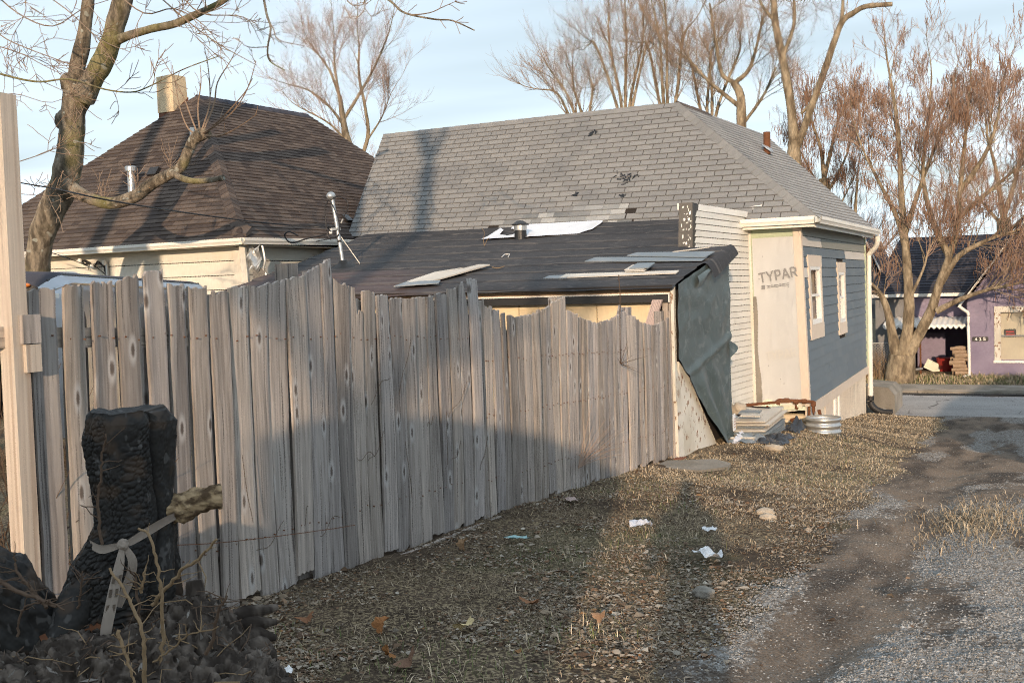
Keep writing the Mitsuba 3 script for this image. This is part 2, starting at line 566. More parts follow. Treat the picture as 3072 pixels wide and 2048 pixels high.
def lumber_end(p, n, uv):
    i, u, v = wood_parts(uv)
    return mix((0.30, 0.22, 0.15), (0.42, 0.30, 0.20), cell_rand(i, 4)) * (0.75 + 0.5 * fbm(p.x * 20, p.y * 20, p.z * 20, 3))


def stone_c(p, n, uv):
    return mix((0.30, 0.25, 0.19), (0.52, 0.45, 0.36), fbm(p.x * 14, p.y * 14, p.z * 14, 3))


mat('old_wood', old_wood, 0.85, 0.2, bump=old_wood_h, bscale=0.0035)
mat('new_wood', new_wood, 0.75, 0.25)
mat('grey_shingle', shingle((0.200, 0.198, 0.193), (0.238, 0.234, 0.225), (0.135, 0.138, 0.142)), 0.95, 0.15)
mat('patch_shingle', shingle((0.15, 0.155, 0.155), (0.36, 0.36, 0.345), (0.25, 0.25, 0.25)), 0.95, 0.15)
mat('brown_shingle', shingle((0.058, 0.045, 0.040), (0.118, 0.093, 0.078), (0.058, 0.050, 0.048)), 0.95, 0.15)
mat('dark_shingle', shingle((0.045, 0.045, 0.055), (0.075, 0.075, 0.09), (0.04, 0.04, 0.05)), 0.95, 0.15)
mat('roof_under', (0.035, 0.03, 0.027), 0.95, 0.1)
mat('felt', felt, 0.72, 0.35)
mat('tar', (0.012, 0.012, 0.012), 0.45, 0.5)
mat('membrane', painted((0.62, 0.63, 0.65), (0.42, 0.42, 0.43), 0.35), 0.6, 0.3)
mat('vinyl', painted((0.66, 0.635, 0.575), (0.47, 0.44, 0.37), 0.30), 0.6, 0.35)
mat('cream', painted((0.66, 0.62, 0.535), (0.55, 0.47, 0.33), 0.35), 0.65, 0.3)
mat('beige', painted((0.58, 0.49, 0.40), (0.55, 0.45, 0.36), 0.2), 0.65, 0.3)
mat('plank_blue', painted((0.122, 0.150, 0.172), (0.160, 0.180, 0.190), 0.4), 0.6, 0.35)
mat('plank_green', painted((0.235, 0.235, 0.205), (0.20, 0.20, 0.18), 0.3), 0.6, 0.35)
mat('plank_primer', painted((0.50, 0.465, 0.42), (0.44, 0.41, 0.37), 0.3), 0.65, 0.3)
mat('white_trim', painted((0.76, 0.74, 0.69), (0.58, 0.54, 0.46), 0.25), 0.5, 0.4)
mat('gutter', painted((0.72, 0.685, 0.61), (0.60, 0.53, 0.42), 0.25), 0.45, 0.4)
mat('wrap', wrap_sheet, 0.7, 0.25)
mat('wrap_ink', (0.235, 0.23, 0.225), 0.7, 0.2)
mat('wrap_faint', (0.495, 0.485, 0.46), 0.7, 0.2)
mat('sheathing', painted((0.42, 0.47, 0.33), (0.50, 0.52, 0.40), 0.4), 0.7, 0.2)
mat('house_concrete', concrete((0.50, 0.42, 0.33), (0.58, 0.51, 0.41)), 0.9, 0.2)
mat('concrete', concrete((0.165, 0.150, 0.125), (0.245, 0.222, 0.19)), 0.9, 0.2)
mat('crumbling', painted((0.55, 0.46, 0.33), (0.30, 0.13, 0.06), 0.9), 0.95, 0.1)
mat('peeling', painted((0.60, 0.575, 0.51), (0.42, 0.38, 0.30), 0.6, peel=0.645), 0.8, 0.2)
mat('panel_beige', painted((0.72, 0.575, 0.37), (0.62, 0.48, 0.30), 0.4), 0.6, 0.3)
mat('black_metal', (0.022, 0.020, 0.019), 0.4, 0.5)
mat('grey_scrap', painted((0.175, 0.205, 0.225), (0.30, 0.31, 0.31), 0.5), 0.5, 0.4)
mat('pale_scrap', painted((0.50, 0.465, 0.41), (0.38, 0.34, 0.29), 0.5), 0.75, 0.2)
mat('mauve_metal', painted((0.46, 0.36, 0.33), (0.50, 0.42, 0.38), 0.3), 0.55, 0.3)
mat('tarp', tarp_c, 0.45, 0.4)
mat('black_sheet', (0.028, 0.031, 0.037), 0.35, 0.5)
mat('rust', rust, 0.85, 0.3)
mat('galv', galv, 0.42, 0.5, metallic=0.75)
mat('aluminium', aluminium, 0.35, 0.5, metallic=0.8)
mat('rubber', (0.02, 0.02, 0.021), 0.55, 0.4)
mat('meter_green', painted((0.60, 0.61, 0.47), (0.45, 0.40, 0.28), 0.3), 0.5, 0.4)
mat('brick_red', painted((0.19, 0.085, 0.055), (0.14, 0.07, 0.05), 0.5), 0.9, 0.2)
mat('stucco', painted((0.62, 0.49, 0.32), (0.42, 0.31, 0.19), 0.6), 0.9, 0.2)
mat('bark', bark, 0.9, 0.15, bump=bark_h, bscale=0.012, eps=3e-3)
mat('far_bark', far_bark, 0.9, 0.15)
mat('twig', (0.27, 0.195, 0.14), 0.9, 0.1)
mat('twig_red', (0.32, 0.225, 0.170), 0.9, 0.1)
mat('pod', (0.27, 0.15, 0.09), 0.85, 0.15)
mat('char', char, 0.6, 0.3)
mat('stub_wood', stub, 0.95, 0.1, bump=rotten_h, bscale=0.02, eps=3e-3)
mat('rotten', rotten, 0.95, 0.1, bump=rotten_h, bscale=0.02, eps=3e-3)
mat('stalk', (0.24, 0.165, 0.095), 0.8, 0.2)
mat('dark_stalk', (0.10, 0.068, 0.048), 0.85, 0.15)
mat('webbing', painted((0.30, 0.255, 0.215), (0.17, 0.135, 0.11), 0.8), 0.85, 0.1)
mat('webbing_ink', (0.12, 0.095, 0.075), 0.85, 0.1)
mat('soil', soil, 0.95, 0.1)
mat('gravel_bed', gravel, 0.85, 0.25, bump=gravel_h, bscale=0.006, eps=3e-3)
mat('asphalt', asphalt, 0.9, 0.2)
mat('vertex', {'type': 'mesh_attribute', 'name': 'vertex_color'}, 0.9, 0.15)
mat('purple', purple, 0.85, 0.2)
mat('room', painted((0.50, 0.46, 0.40), (0.40, 0.36, 0.30), 0.3), 0.8, 0.2)
mat('blind', painted((0.52, 0.47, 0.36), (0.40, 0.36, 0.28), 0.4), 0.7, 0.2)
mat('grey_board', painted((0.22, 0.22, 0.225), (0.16, 0.16, 0.165), 0.5), 0.8, 0.2)
mat('log', lumber_end, 0.9, 0.1)
mat('red_plastic', (0.30, 0.025, 0.02), 0.4, 0.5)
mat('orange_lens', (0.75, 0.20, 0.03), 0.3, 0.5)
mat('stone', stone_c, 0.9, 0.2)
mat('white_paper', painted((0.74, 0.74, 0.74), (0.6, 0.6, 0.6), 0.3), 0.8, 0.2)
mat('teal_film', (0.25, 0.42, 0.42), 0.4, 0.5)
mat('bag', painted((0.52, 0.54, 0.60), (0.36, 0.38, 0.44), 0.5), 0.35, 0.5)
mat('needle', (0.045, 0.060, 0.028), 0.8, 0.2)
mat('wire_black', (0.02, 0.02, 0.022), 0.5, 0.4)
mat('chrome_wire', (0.33, 0.33, 0.32), 0.5, 0.4)
mat('fence_wire', (0.36, 0.35, 0.33), 0.5, 0.4)
scene['pane'] = {'type': 'thindielectric', 'int_ior': 1.5}

# ---------------------------------------------------------------- ground
YK = [-60, 0, 3.5, 7, 10, 13.5, 16, 19, 22, 26, 27, 31.6, 33.3, 35, 45, 90, 900]
XK = [-900, -60, -12, -4.6, -3.9, -3.0, -1.7, 0, 3, 60, 900]
yard = [-1.3, -1.6, -1.76, -1.93, -2.08, -2.28, -2.34, -2.42, -2.80, -3.14, -3.30, -3.32, -3.20, -3.06, -3.0, -3.4, -14]
alley = [-1.3, -1.6, -1.69, -1.92, -2.16, -2.47, -2.70, -2.92, -3.08, -3.22, -3.30, -3.32, -3.20, -3.06, -3.0, -3.4, -14]
bank = [-1.3, -1.6, -1.74, -1.93, -2.10, -2.34, -2.44, -2.60, -2.92, -3.18, -3.30, -3.32, -3.20, -3.06, -3.0, -3.4, -14]
W = np.array([yard] * 4 + [[a * 0.75 + b * 0.25 for a, b in zip(yard, bank)], bank] + [alley] * 5)
W[0:2] -= 0
_ground = RegularGridInterpolator((XK, YK), W, method='linear')


def zg(x, y):
    """Height of the ground at x, y."""
    x, y = np.broadcast_arrays(np.asarray(x, float), np.asarray(y, float))
    q = np.stack([np.clip(x, -899, 899), np.clip(y, -59, 899)], -1)
    z = sum(_ground(np.stack([np.clip(q[..., 0] + a, -899, 899), np.clip(q[..., 1] + b, -59, 899)], -1)) for a, b in ((-.35, -.7), (.35, -.7), (-.35, .7), (.35, .7))) / 4
    p = np.stack([x, y, 0 * x], -1)
    near = np.clip((60 - np.abs(y)) / 30, 0, 1) * np.clip((30 - np.abs(x)) / 15, 0, 1)
    off = (y < 26.0) | (y > 33.6)
    z = z + near * off * (0.07 * (meshkit.fbm(p * 0.9, 4, 1) - 0.5) + 0.035 * (meshkit.fbm(p * 4.2, 3, 2) - 0.5))
    rut = np.exp(-((x + 0.95 + 0.12 * np.sin(y * 0.5)) / 0.26) ** 2) + np.exp(-((x - 0.75 + 0.12 * np.sin(y * 0.5)) / 0.26) ** 2)
    return z - 0.05 * rut * (y < 26) * near


def axis(*runs):
    return np.unique(np.round(np.concatenate([np.arange(a, b, s) for a, b, s in runs]), 4))


gx = axis((-900, -60, 120), (-60, -14, 4), (-14, -5, 0.5), (-5, 1.5, 0.06), (1.5, 4, 0.25), (4, 60, 4), (60, 901, 120))
gy = axis((-59, -4, 5), (-4, 1.5, 0.25), (1.5, 15, 0.06), (15, 26.8, 0.14), (26.8, 36, 0.4), (36, 90, 3), (90, 901, 90))
GX, GY = np.meshgrid(gx, gy, indexing='ij')
GZ = zg(GX, GY)
GZ = np.where((GY > 26.3) & (GY < 33.5), GZ - 0.12, GZ)
k = np.arange(GX.size).reshape(GX.shape)
a, b, c, d = k[:-1, :-1].ravel(), k[1:, :-1].ravel(), k[1:, 1:].ravel(), k[:-1, 1:].ravel()
structure('ground', (np.stack([GX, GY, GZ], -1).reshape(-1, 3), np.vstack([np.stack([a, b, c], 1), np.stack([a, c, d], 1)])), 'soil', smooth=True)


def alley_edge(y):
    return -1.62 + 0.22 * (meshkit.fbm(np.stack([y * 0.8, 0 * y, 0 * y], -1), 3, 5) - 0.5) * 2 - 0.018 * (np.asarray(y) - 6)


ay = axis((-4, 1.5, 0.25), (1.5, 15, 0.06), (15, 26.6, 0.14))
at_ = np.concatenate([np.linspace(0, 0.55, 70), np.linspace(0.57, 1, 20)])
AY, AT = np.meshgrid(ay, at_, indexing='ij')
AX = alley_edge(AY) * (1 - AT) + 2.9 * AT + 0.10 * (1 - AT) ** 8 * (meshkit.fbm(np.stack([AY * 6, AY * 0, AY * 0], -1), 3, 8) - 0.5) * 4
AZ = zg(AX, AY) + 0.012 - 0.03 * np.clip(1 - AT / 0.04, 0, 1)
k = np.arange(AX.size).reshape(AX.shape)
a, b, c, d = k[:-1, :-1].ravel(), k[:-1, 1:].ravel(), k[1:, 1:].ravel(), k[1:, :-1].ravel()
structure('gravel_alley', (np.stack([AX, AY, AZ], -1).reshape(-1, 3), np.vstack([np.stack([a, b, c], 1), np.stack([a, c, d], 1)])), 'gravel_bed', smooth=True)


def street_z(x, y):
    return -3.30 + 0.05 * np.cos((y - 29.1) * 0.6) + 0 * x


def strip(x0, x1, y0, y1, z, nx, ny):
    return grid(lambda s, t: np.stack([x0 + (x1 - x0) * s, y0 + (y1 - y0) * t, z(x0 + (x1 - x0) * s, y0 + (y1 - y0) * t)], -1), nx, ny)


structure('street', strip(-90, 90, 26.5, 31.55, street_z, 40, 12), 'asphalt', smooth=True)
structure('pavement', join([box((-90, 31.72, -3.6), (90, 33.25, -3.17))]), 'concrete')
structure('kerb', join([box((x, 31.52, -3.6), (x + 2.98, 31.70, -3.185)) for x in np.arange(-45, 45, 3.0)]), 'concrete')
# strip of wet leaves and grit in the far gutter
gut = [(x, 31.45, 0.10 + 0.16 * R.random()) for x in np.arange(-9, 12, 0.25)]
gv, gf = [], []
for i, (x, y, w) in enumerate(gut):
    gv += [(x, y - w * 1.9, -3.30), (x, y - w * 0.5, -3.262), (x, y + 0.06, -3.25)]
for i in range(len(gut) - 1):
    for j in range(2):
        q = i * 3 + j
        gf += [(q, q + 3, q + 4), (q, q + 4, q + 1)]
structure('gutter_silt', (np.array(gv), np.array(gf)), 'tar', smooth=True)

# ---------------------------------------------------------------- the house with the grey hipped roof
house = thing('house', 'old house with grey shingled hip roof, blue grey plank siding and exposed white house wrap', 'house')


def roof_face(parent, name, BL, BR, TR, TL, tab, expo, bsdf, items=None, sag=0.0, gap=0.015, lift=(0.015, 0.002), seed=0, laminated=False, skip=None):
    """Shingle tabs laid in courses on the face with lower edge BL-BR and upper edge TL-TR, cut at the sloping sides."""
    rng = np.random.default_rng(seed)
    BL, BR, TR, TL = (np.asarray(x, float) for x in (BL, BR, TR, TL))
    e = (BR - BL) / np.linalg.norm(BR - BL)
    n = np.cross(BR - BL, (TL + TR) / 2 - (BL + BR) / 2)
    n /= np.linalg.norm(n)
    H = np.linalg.norm((TL + TR) / 2 - (BL + BR) / 2)
    rows = int(round(H / expo))
    out = [] if items is None else items

    def pt(s_abs, t):
        l, r = BL + (TL - BL) * t, BR + (TR - BR) * t
        al, ar = np.dot(l - BL, e), np.dot(r - BL, e)
        f = (s_abs - al) / max(ar - al, 1e-6)
        p = l + (r - l) * f
        return p - n * sag * np.sin(np.pi * np.clip(t, 0, 1)) * np.sin(np.pi * np.clip(0.15 + 0.85 * f, 0, 1))

    def lim(t):
        return np.dot(BL + (TL - BL) * t - BL, e), np.dot(BR + (TR - BR) * t - BL, e)

    for r in range(rows):
        t0, t1 = r / rows, min((r + 1.12) / rows, 1.0)
        (l0, r0), (l1, r1) = lim(t0), lim(t1)
        L = BL + e * 0
        edges = [min(l0, l1)]
        x = np.floor(edges[0] / tab) * tab + (0.5 * tab if r % 2 else 0.0) - tab
        if laminated:
            x += rng.uniform(-0.3, 0.3) * tab
        while x < max(r0, r1):
            w = tab * (rng.uniform(0.45, 1.25) if laminated else 1.0)
            a0, a1 = max(x + gap / 2, l0), min(x + w - gap / 2, r0)
            b0, b1 = max(x + gap / 2, l1), min(x + w - gap / 2, r1)
            x += w
            if a1 - a0 < 0.02 and b1 - b0 < 0.02:
                continue
            a1, b1 = max(a1, a0 + 0.002), max(b1, b0 + 0.002)
            if b0 > r1:
                b0 = b1 = r1
            if b1 < l1:
                b0 = b1 = l1
            c = [pt(a0, t0), pt(a1, t0), pt(b1, t1), pt(b0, t1)]
            if skip is not None and skip(sum(c) / 4):
                continue
            j = rng.uniform(-0.002, 0.0025)
            up = lift[0] + j + (rng.choice([0, 0.006]) if laminated else 0)
            m = hexa([c[0] + n * up, c[1] + n * up, c[2] + n * lift[1], c[3] + n * lift[1]] + [q - n * 0.004 for q in c])
            out.append((apparent(m) * max(a1 - a0, b1 - b0), m))
    under = grid(lambda s, t: np.array([[pt(lim(tt)[0] + (lim(tt)[1] - lim(tt)[0]) * ss, tt) - n * 0.008 for ss, tt in zip(sr, tr)] for sr, tr in zip(s, t)]), 10, 8)
    part(parent, 'roof_deck', under, 'roof_under')
    return out


def caps(parent, name, A, B, n1, n2, step, w, bsdf, lift=0.03, seed=1):
    """Cap shingles folded over a ridge or hip from A (low) to B (high)."""
    A, B = np.asarray(A, float), np.asarray(B, float)
    d = (B - A) / np.linalg.norm(B - A)
    L = np.linalg.norm(B - A)
    s1, s2 = np.cross(d, n1), np.cross(n2, d)
    if s1[2] > 0:
        s1 = -s1
    if s2[2] > 0:
        s2 = -s2
    s1, s2 = s1 / np.linalg.norm(s1), s2 / np.linalg.norm(s2)
    up = (np.asarray(n1) + n2)
    up = up / np.linalg.norm(up)
    rng = np.random.default_rng(seed)
    for k in range(int(L / step)):
        p, q = A + d * step * k, A + d * min(step * (k + 1.25), L)
        lo, hi = lift + 0.008 + rng.uniform(0, .004), lift
        f = lambda x, l, s: x + up * l + (s * w if s is not None else 0)
        v = [f(p, lo, s1) - up * .012, f(p, lo, None), f(p, lo, s2) - up * .012, f(q, hi, s1) - up * .012, f(q, hi, None), f(q, hi, s2) - up * .012]
        v += [x - up * 0.02 for x in v]
        fc = [(0, 1, 4), (0, 4, 3), (1, 2, 5), (1, 5, 4), (6, 10, 7), (6, 9, 10), (7, 11, 8), (7, 10, 11), (0, 6, 7), (0, 7, 1), (1, 7, 8), (1, 8, 2), (0, 3, 9), (0, 9, 6), (2, 8, 11), (2, 11, 5)]
        i = nid()
        uv = np.array([[16 * i + .5 + 0.1 * j, 0.1 * j] for j in range(12)])
        part(parent, name, (np.array(v), np.array(fc), uv), bsdf)


# key points: ridge ends, hip foot, far corner
rL, rP, rQ = V3(-13.0, 20.6, 3.41), V3(-6.3, 20.6, 3.45), V3(-6.06, 27.0, 3.53)
eL, eA, eB = V3(-13.0, 19.05, 1.12), V3(-3.36, 18.70, 1.00), V3(-3.33, 25.75, 1.03)
nF = normal([eL, eA, rP, rL])
nR = normal([eA, eB, rQ, rP])
front_roof = numbered_part(house, 'roof')
labels[front_roof] = {'label': 'grey three tab shingle roof with darker weathered streaks'}


def in_patch(p):
    q = p - eL
    return (-9.5 < p[0] < -6.75) and p[2] < 1.30 + 0.13 * ((p[0] + 9.5) / 2.7) * 1.6


def under_parapet(p):
    return False


items = roof_face(front_roof, 'shingle', eL, eA, rP, rL, 0.335, 0.143, 'grey_shingle', seed=4, skip=in_patch)
roof_face(front_roof, 'shingle', eA, eB, rQ, rP, 0.335, 0.143, 'grey_shingle', items=items, sag=0.06, seed=5)
pieces(front_roof, 'shingle', items, 'grey_shingle', 'shingle_field')
pat = roof_face(front_roof, 'patch', eL, eA, rP, rL, 0.30, 0.143, 'patch_shingle', seed=9, lift=(0.016, 0.004), gap=0.004, laminated=True, skip=lambda p: not in_patch(p))
for _, m in pat:
    part(front_roof, 'patch_shingle', m, 'patch_shingle')
caps(front_roof, 'hip_cap', eA, rP, nF, nR, 0.15, 0.15, 'grey_shingle')
caps(front_roof, 'ridge_cap', rL, rP - V3(0.2, 0, 0), nF, V3(0, 0.76, 0.65), 0.30, 0.14, 'grey_shingle', lift=0.012)
caps(front_roof, 'ridge_cap', rP, rP + (rQ - rP) * 0.42, nR, V3(-0.7, 0, 0.72), 0.9, 0.10, 'brown_shingle', lift=0.03)
# the sides of the roof that face away
part(front_roof, 'rear_slope', grid(lambda s, t: bil([rP + V3(0, 0.02, 0), rL + V3(0, .02, 0), rL + V3(0, 5.5, -2.3), rP + V3(0, 5.5, -2.3)], s, t), 2, 2), 'roof_under')
part(front_roof, 'rear_slope', grid(lambda s, t: bil([rP, rQ, rQ + V3(-3.4, 1.0, -2.6), rP + V3(-3.4, 0, -2.6)], s, t), 2, 2), 'roof_under')
part(front_roof, 'rear_slope', grid(lambda s, t: bil([rQ, eB + V3(0, .02, 0), V3(-6, 31, 1.0), V3(-9, 31, 1.0)], s, t), 2, 2), 'roof_under')
part(front_roof, 'bargeboard', beam(eL + V3(.02, .02, -.10), rL + V3(.02, .02, -.10), 0.03, 0.15, up=(1, 0, 0)), 'grey_board')
# tar daubs on the shingles
rng = np.random.default_rng(3)
for cx, cz, sc in ((-6.955, 1.974, 1.0), (-7.934, 2.973, 0.55), (-7.937, 1.698, 0.3), (-6.98, 1.62, 0.25)):
    ms = []
    for _ in range(int(22 * sc) + 3):
        t = (cz + rng.normal(0, 0.06 * sc) - 1.05) / 2.4
        x = cx + rng.normal(0, 0.09 * sc)
        p = V3(x, 0, 0)
        l = eL + (rL - eL) * t
        r = eA + (rP - eA) * t
        p = l + (r - l) * (x - l[0]) / (r[0] - l[0]) + nF * 0.017
        a = rng.uniform(0.01, 0.05)
        ang = rng.uniform(0, 3.14)
        e1 = V3(1, 0, 0)
        e2 = np.cross(nF, e1)
        u = np.cos(ang) * e1 + np.sin(ang) * e2
        w = np.cross(nF, u)
        b = rng.uniform(0.006, 0.016)
        ms.append(slab(p - u * a - w * b, u * 2 * a, w * 2 * b, -nF * 0.008))
    part(front_roof, 'tar_daub', join(ms), 'tar')
# vent pipe on the right-hand slope
vp = V3(-5.327, 23.987, 2.80)
pipe = part(front_roof, 'vent_pipe', lathe([(0.075, -0.1), (0.075, 0.38), (0.06, 0.38), (0.06, 0.05)], vp, 18), 'rust')
part(pipe, 'flashing', lathe([(0.16, 0.0), (0.15, 0.02), (0.08, 0.05)], vp + nR * 0.02, 18, axis=nR), 'galv')

# ---- walls.  corners: A near, B far; the frame leans a little
Ab, At, Bb, Bt = V3(-3.58, 18.94, -2.19), V3(-3.69, 18.94, 0.90), V3(-3.58, 25.95, -2.07), V3(-3.59, 25.9, 0.86)
gw = [Ab, Bb, Bt, At]
NG = normal(gw)
LW, HW = 7.0, 3.0


def wins(c):
    return c


W1 = dict(s=(0.065, 0.232), t=(0.350, 0.835))
W2 = dict(s=(0.473, 0.597), t=(0.320, 0.800))
rows = 17
tone = {(15, 0): 'plank_primer', (15, 1): 'plank_green', (14, 3): 'plank_primer', (12, 0): 'plank_primer', (16, 0): 'plank_green', (16, 1): 'plank_green', (13, 3): 'plank_blue'}
split = {15: [0, 0.26, 1], 14: [0, 0.62, 1], 12: [0, 0.19, 0.62, 1], 13: [0, 0.88, 1], 9: [0, 0.7, 1], 6: [0, 0.45, 1], 4: [0, 0.75, 1], 2: [0, 0.3, 1], 1: [0, 0.6, 1]}
for r in range(rows):
    t0, t1 = (r + 0.02) / rows, (r + 0.985) / rows
    mid = (r + 0.5) / rows
    cuts = split.get(r, [0, 1])
    for j in range(len(cuts) - 1):
        spans = [(cuts[j] + (0.0008 if j else 0.014), cuts[j + 1] - (0.0008 if j < len(cuts) - 2 else 0.010))]
        for w in (W1, W2):
            if w['t'][0] < mid < w['t'][1]:
                new = []
                for a, b in spans:
                    if b <= w['s'][0] or a >= w['s'][1]:
                        new.append((a, b))
                    else:
                        if w['s'][0] - a > 0.004:
                            new.append((a, w['s'][0] + 0.006))
                        if b - w['s'][1] > 0.004:
                            new.append((w['s'][1] - 0.006, b))
                spans = new
        key = tone.get((r, j if r != 14 else (3 if j else 0)), 'plank_green' if r >= 16 else 'plank_blue')
        if r == 12 and j == 0:
            key = 'plank_primer'
        for a, b in spans:
            part(house, 'siding_plank', patch_piece(gw, a, b, t0, min(t1, 1.0), 0.028, 0.008, -0.004), key)
bw = [Ab + V3(-.03, 0, 0), Bb + V3(-.03, 0, 0), Bt + V3(-.03, 0, 0), At + V3(-.03, 0, 0)]
for a, b, t0, t1 in ((0, W1['s'][0] + .02, 0, 1), (W1['s'][1] - .02, W2['s'][0] + .02, 0, 1), (W2['s'][1] - .02, 1, 0, 1), (W1['s'][0], W1['s'][1], 0, W1['t'][0] + .03), (W1['s'][0], W1['s'][1], W1['t'][1] - .03, 1), (W2['s'][0], W2['s'][1], 0, W2['t'][0] + .03), (W2['s'][0], W2['s'][1], W2['t'][1] - .03, 1)):
    part(house, 'wall_sheathing', patch_piece(bw, a, b, t0, t1, 0.02, 0.02, -0.04), 'roof_under')


def window(parent, c, w, trim_b, head, foot, side, blinds):
    (s0, s1), (t0, t1) = w['s'], w['t']
    ls, lt = 1 / LW, 1 / HW
    win = part(parent, 'window', patch_piece(c, s0 + side * ls * .4, s0 + side * ls, t0 + foot * lt, t1 - head * lt, 0.030, 0.030, -0.06), 'white_trim')
    for a, b, u0, u1 in ((s0 - .2 * ls * side, s1 + .2 * ls * side, t1 - head * lt, t1), (s0 - .2 * ls * side, s1 + .2 * ls * side, t0, t0 + foot * lt), (s0, s0 + side * ls * 0.75, t0 + foot * lt, t1 - head * lt), (s1 - side * ls * .75, s1, t0 + foot * lt, t1 - head * lt)):
        part(win, 'casing', patch_piece(c, a, b, u0, u1, 0.042, 0.042, 0.0), trim_b)
    i0, i1, j0, j1 = s0 + side * ls * .75, s1 - side * ls * .75, t0 + foot * lt, t1 - head * lt
    fr = 0.055
    for a, b, u0, u1 in ((i0, i0 + fr * ls, j0, j1), (i1 - fr * ls, i1, j0, j1), (i0 + fr * ls, i1 - fr * ls, j1 - fr * lt, j1), (i0 + fr * ls, i1 - fr * ls, j0, j0 + 0.075 * lt)):
        part(win, 'frame', patch_piece(c, a, b, u0, u1, 0.036, 0.036, -0.05), 'white_trim')
    m = (j0 + j1) / 2
    part(win, 'meeting_rail', patch_piece(c, i0 + fr * ls, i1 - fr * ls, m - .022 * lt, m + .022 * lt, 0.018, 0.018, -0.04), 'white_trim')
    for u0, u1, dp in ((j0 + .075 * lt, m - .022 * lt, -0.012), (m + .022 * lt, j1 - fr * lt, 0.004)):
        q = [bil(c, s, t) + normal(c) * dp for s, t in ((i0 + fr * ls, u0), (i1 - fr * ls, u0), (i1 - fr * ls, u1), (i0 + fr * ls, u1))]
        part(win, 'pane', (np.array(q), np.array([(0, 1, 2), (0, 2, 3)]), np.array([(0, 0), (1, 0), (1, 1), (0, 1.0)])), 'pane')
    part(win, 'room_back', patch_piece(c, i0 - .3 * ls, i1 + .3 * ls, j0 - .1 * lt, j1 + .1 * lt, -1.6, -1.6, -1.64), 'room')
    for a, b in ((i0 - .05 * ls, i0 - .03 * ls), (i1 + .03 * ls, i1 + .05 * ls)):
        part(win, 'reveal', patch_piece(c, a, b, j0 - .02 * lt, j1 + .02 * lt, -0.06, -0.06, -1.62), 'room')
    for a, b in ((j0 - .05 * lt, j0 - .02 * lt), (j1 + .02 * lt, j1 + .05 * lt)):
        part(win, 'reveal', patch_piece(c, i0 - .05 * ls, i1 + .05 * ls, a, b, -0.06, -0.06, -1.62), 'room')
    n = 11
    if blinds:
        for q in range(n):
            a = i0 + fr * ls + (i1 - i0 - 2 * fr * ls) * (q + 0.18) / n
            b = i0 + fr * ls + (i1 - i0 - 2 * fr * ls) * (q + 0.80) / n
            part(win, 'blind_slat', patch_piece(c, a, b, (m if q % 4 else j0 + .1 * lt), j1 - fr * lt, -0.09, -0.09, -0.093), 'blind')
    return win


window(house, gw, W1, 'beige', 0.20, 0.26, 0.16, True)
window(house, gw, W2, 'beige', 0.20, 0.24, 0.14, True)
part(house, 'corner_board', hexa([Ab + V3(.034, -.03, 0), Ab + V3(.034, .085, 0), At + V3(.034, .085, 0), At + V3(.034, -.03, 0), Ab + V3(.002, -.03, 0), Ab + V3(.002, .085, 0), At + V3(.002, .085, 0), At + V3(.002, -.03, 0)]), 'beige')
part(house, 'corner_board', hexa([Ab + V3(-.10, -.034, 0), Ab + V3(.03, -.034, 0), At + V3(.03, -.034, 0), At + V3(-.10, -.034, 0), Ab + V3(-.10, -.006, 0), Ab + V3(.03, -.006, 0), At + V3(.03, -.006, 0), At + V3(-.10, -.006, 0)]), 'beige')
part(house, 'corner_board', patch_piece(gw, 0.989, 1.002, 0, 1.0, 0.035, 0.035, 0.0), 'sheathing')
part(house, 'water_table', hexa([Ab + V3(.045, -.03, -.20), Bb + V3(.045, 0, -.17), Bb + V3(.045, 0, .0), Ab + V3(.045, -.03, .0), Ab + V3(-.05, -.03, -.20), Bb + V3(-.05, 0, -.17), Bb + V3(-.05, 0, .0), Ab + V3(-.05, -.03, .0)]), 'beige')
fd = part(house, 'foundation', hexa([V3(-3.60, 19.6, -2.9), V3(-3.60, 25.96, -3.6), V3(-3.60, 25.96, -2.22), V3(-3.60, 19.6, -2.36), V3(-3.9, 19.6, -2.9), V3(-3.9, 25.96, -3.6), V3(-3.9, 25.96, -2.22), V3(-3.9, 19.6, -2.36)]), 'house_concrete')
part(fd, 'cellar_window', box((-3.62, 20.62, -2.95), (-3.585, 21.55, -2.25)), 'beige')
part(fd, 'window_frame', box((-3.60, 21.5, -2.95), (-3.55, 21.6, -2.24)), 'white_trim')
part(fd, 'window_frame', box((-3.60, 21.95, -2.98), (-3.55, 22.05, -2.24)), 'white_trim')
part(fd, 'cellar_board', box((-3.61, 21.6, -2.98), (-3.575, 21.95, -2.25)), 'house_concrete')

# ---- the wrapped wall facing the fence, its battens and base
Tb, Tt = V3(-4.50, 18.94, -2.30), V3(-4.55, 18.94, 0.90)
tw = [Tb, Ab + V3(-.1, 0, 0), At + V3(-.1, 0, 0), Tt]


def wrap_fn(s, t):
    p = bil(tw, s, t)
    q = p * V3(1, 0, 1)
    w = 0.034 * (meshkit.fbm(q * V3(6, 1, 1.0), 4, 31) - 0.5) + 0.008 * (meshkit.fbm(q * V3(2, 1, 9), 3, 33) - 0.5)
    return p + np.stack([0 * s, -0.012 - np.abs(w), 0 * s], -1)


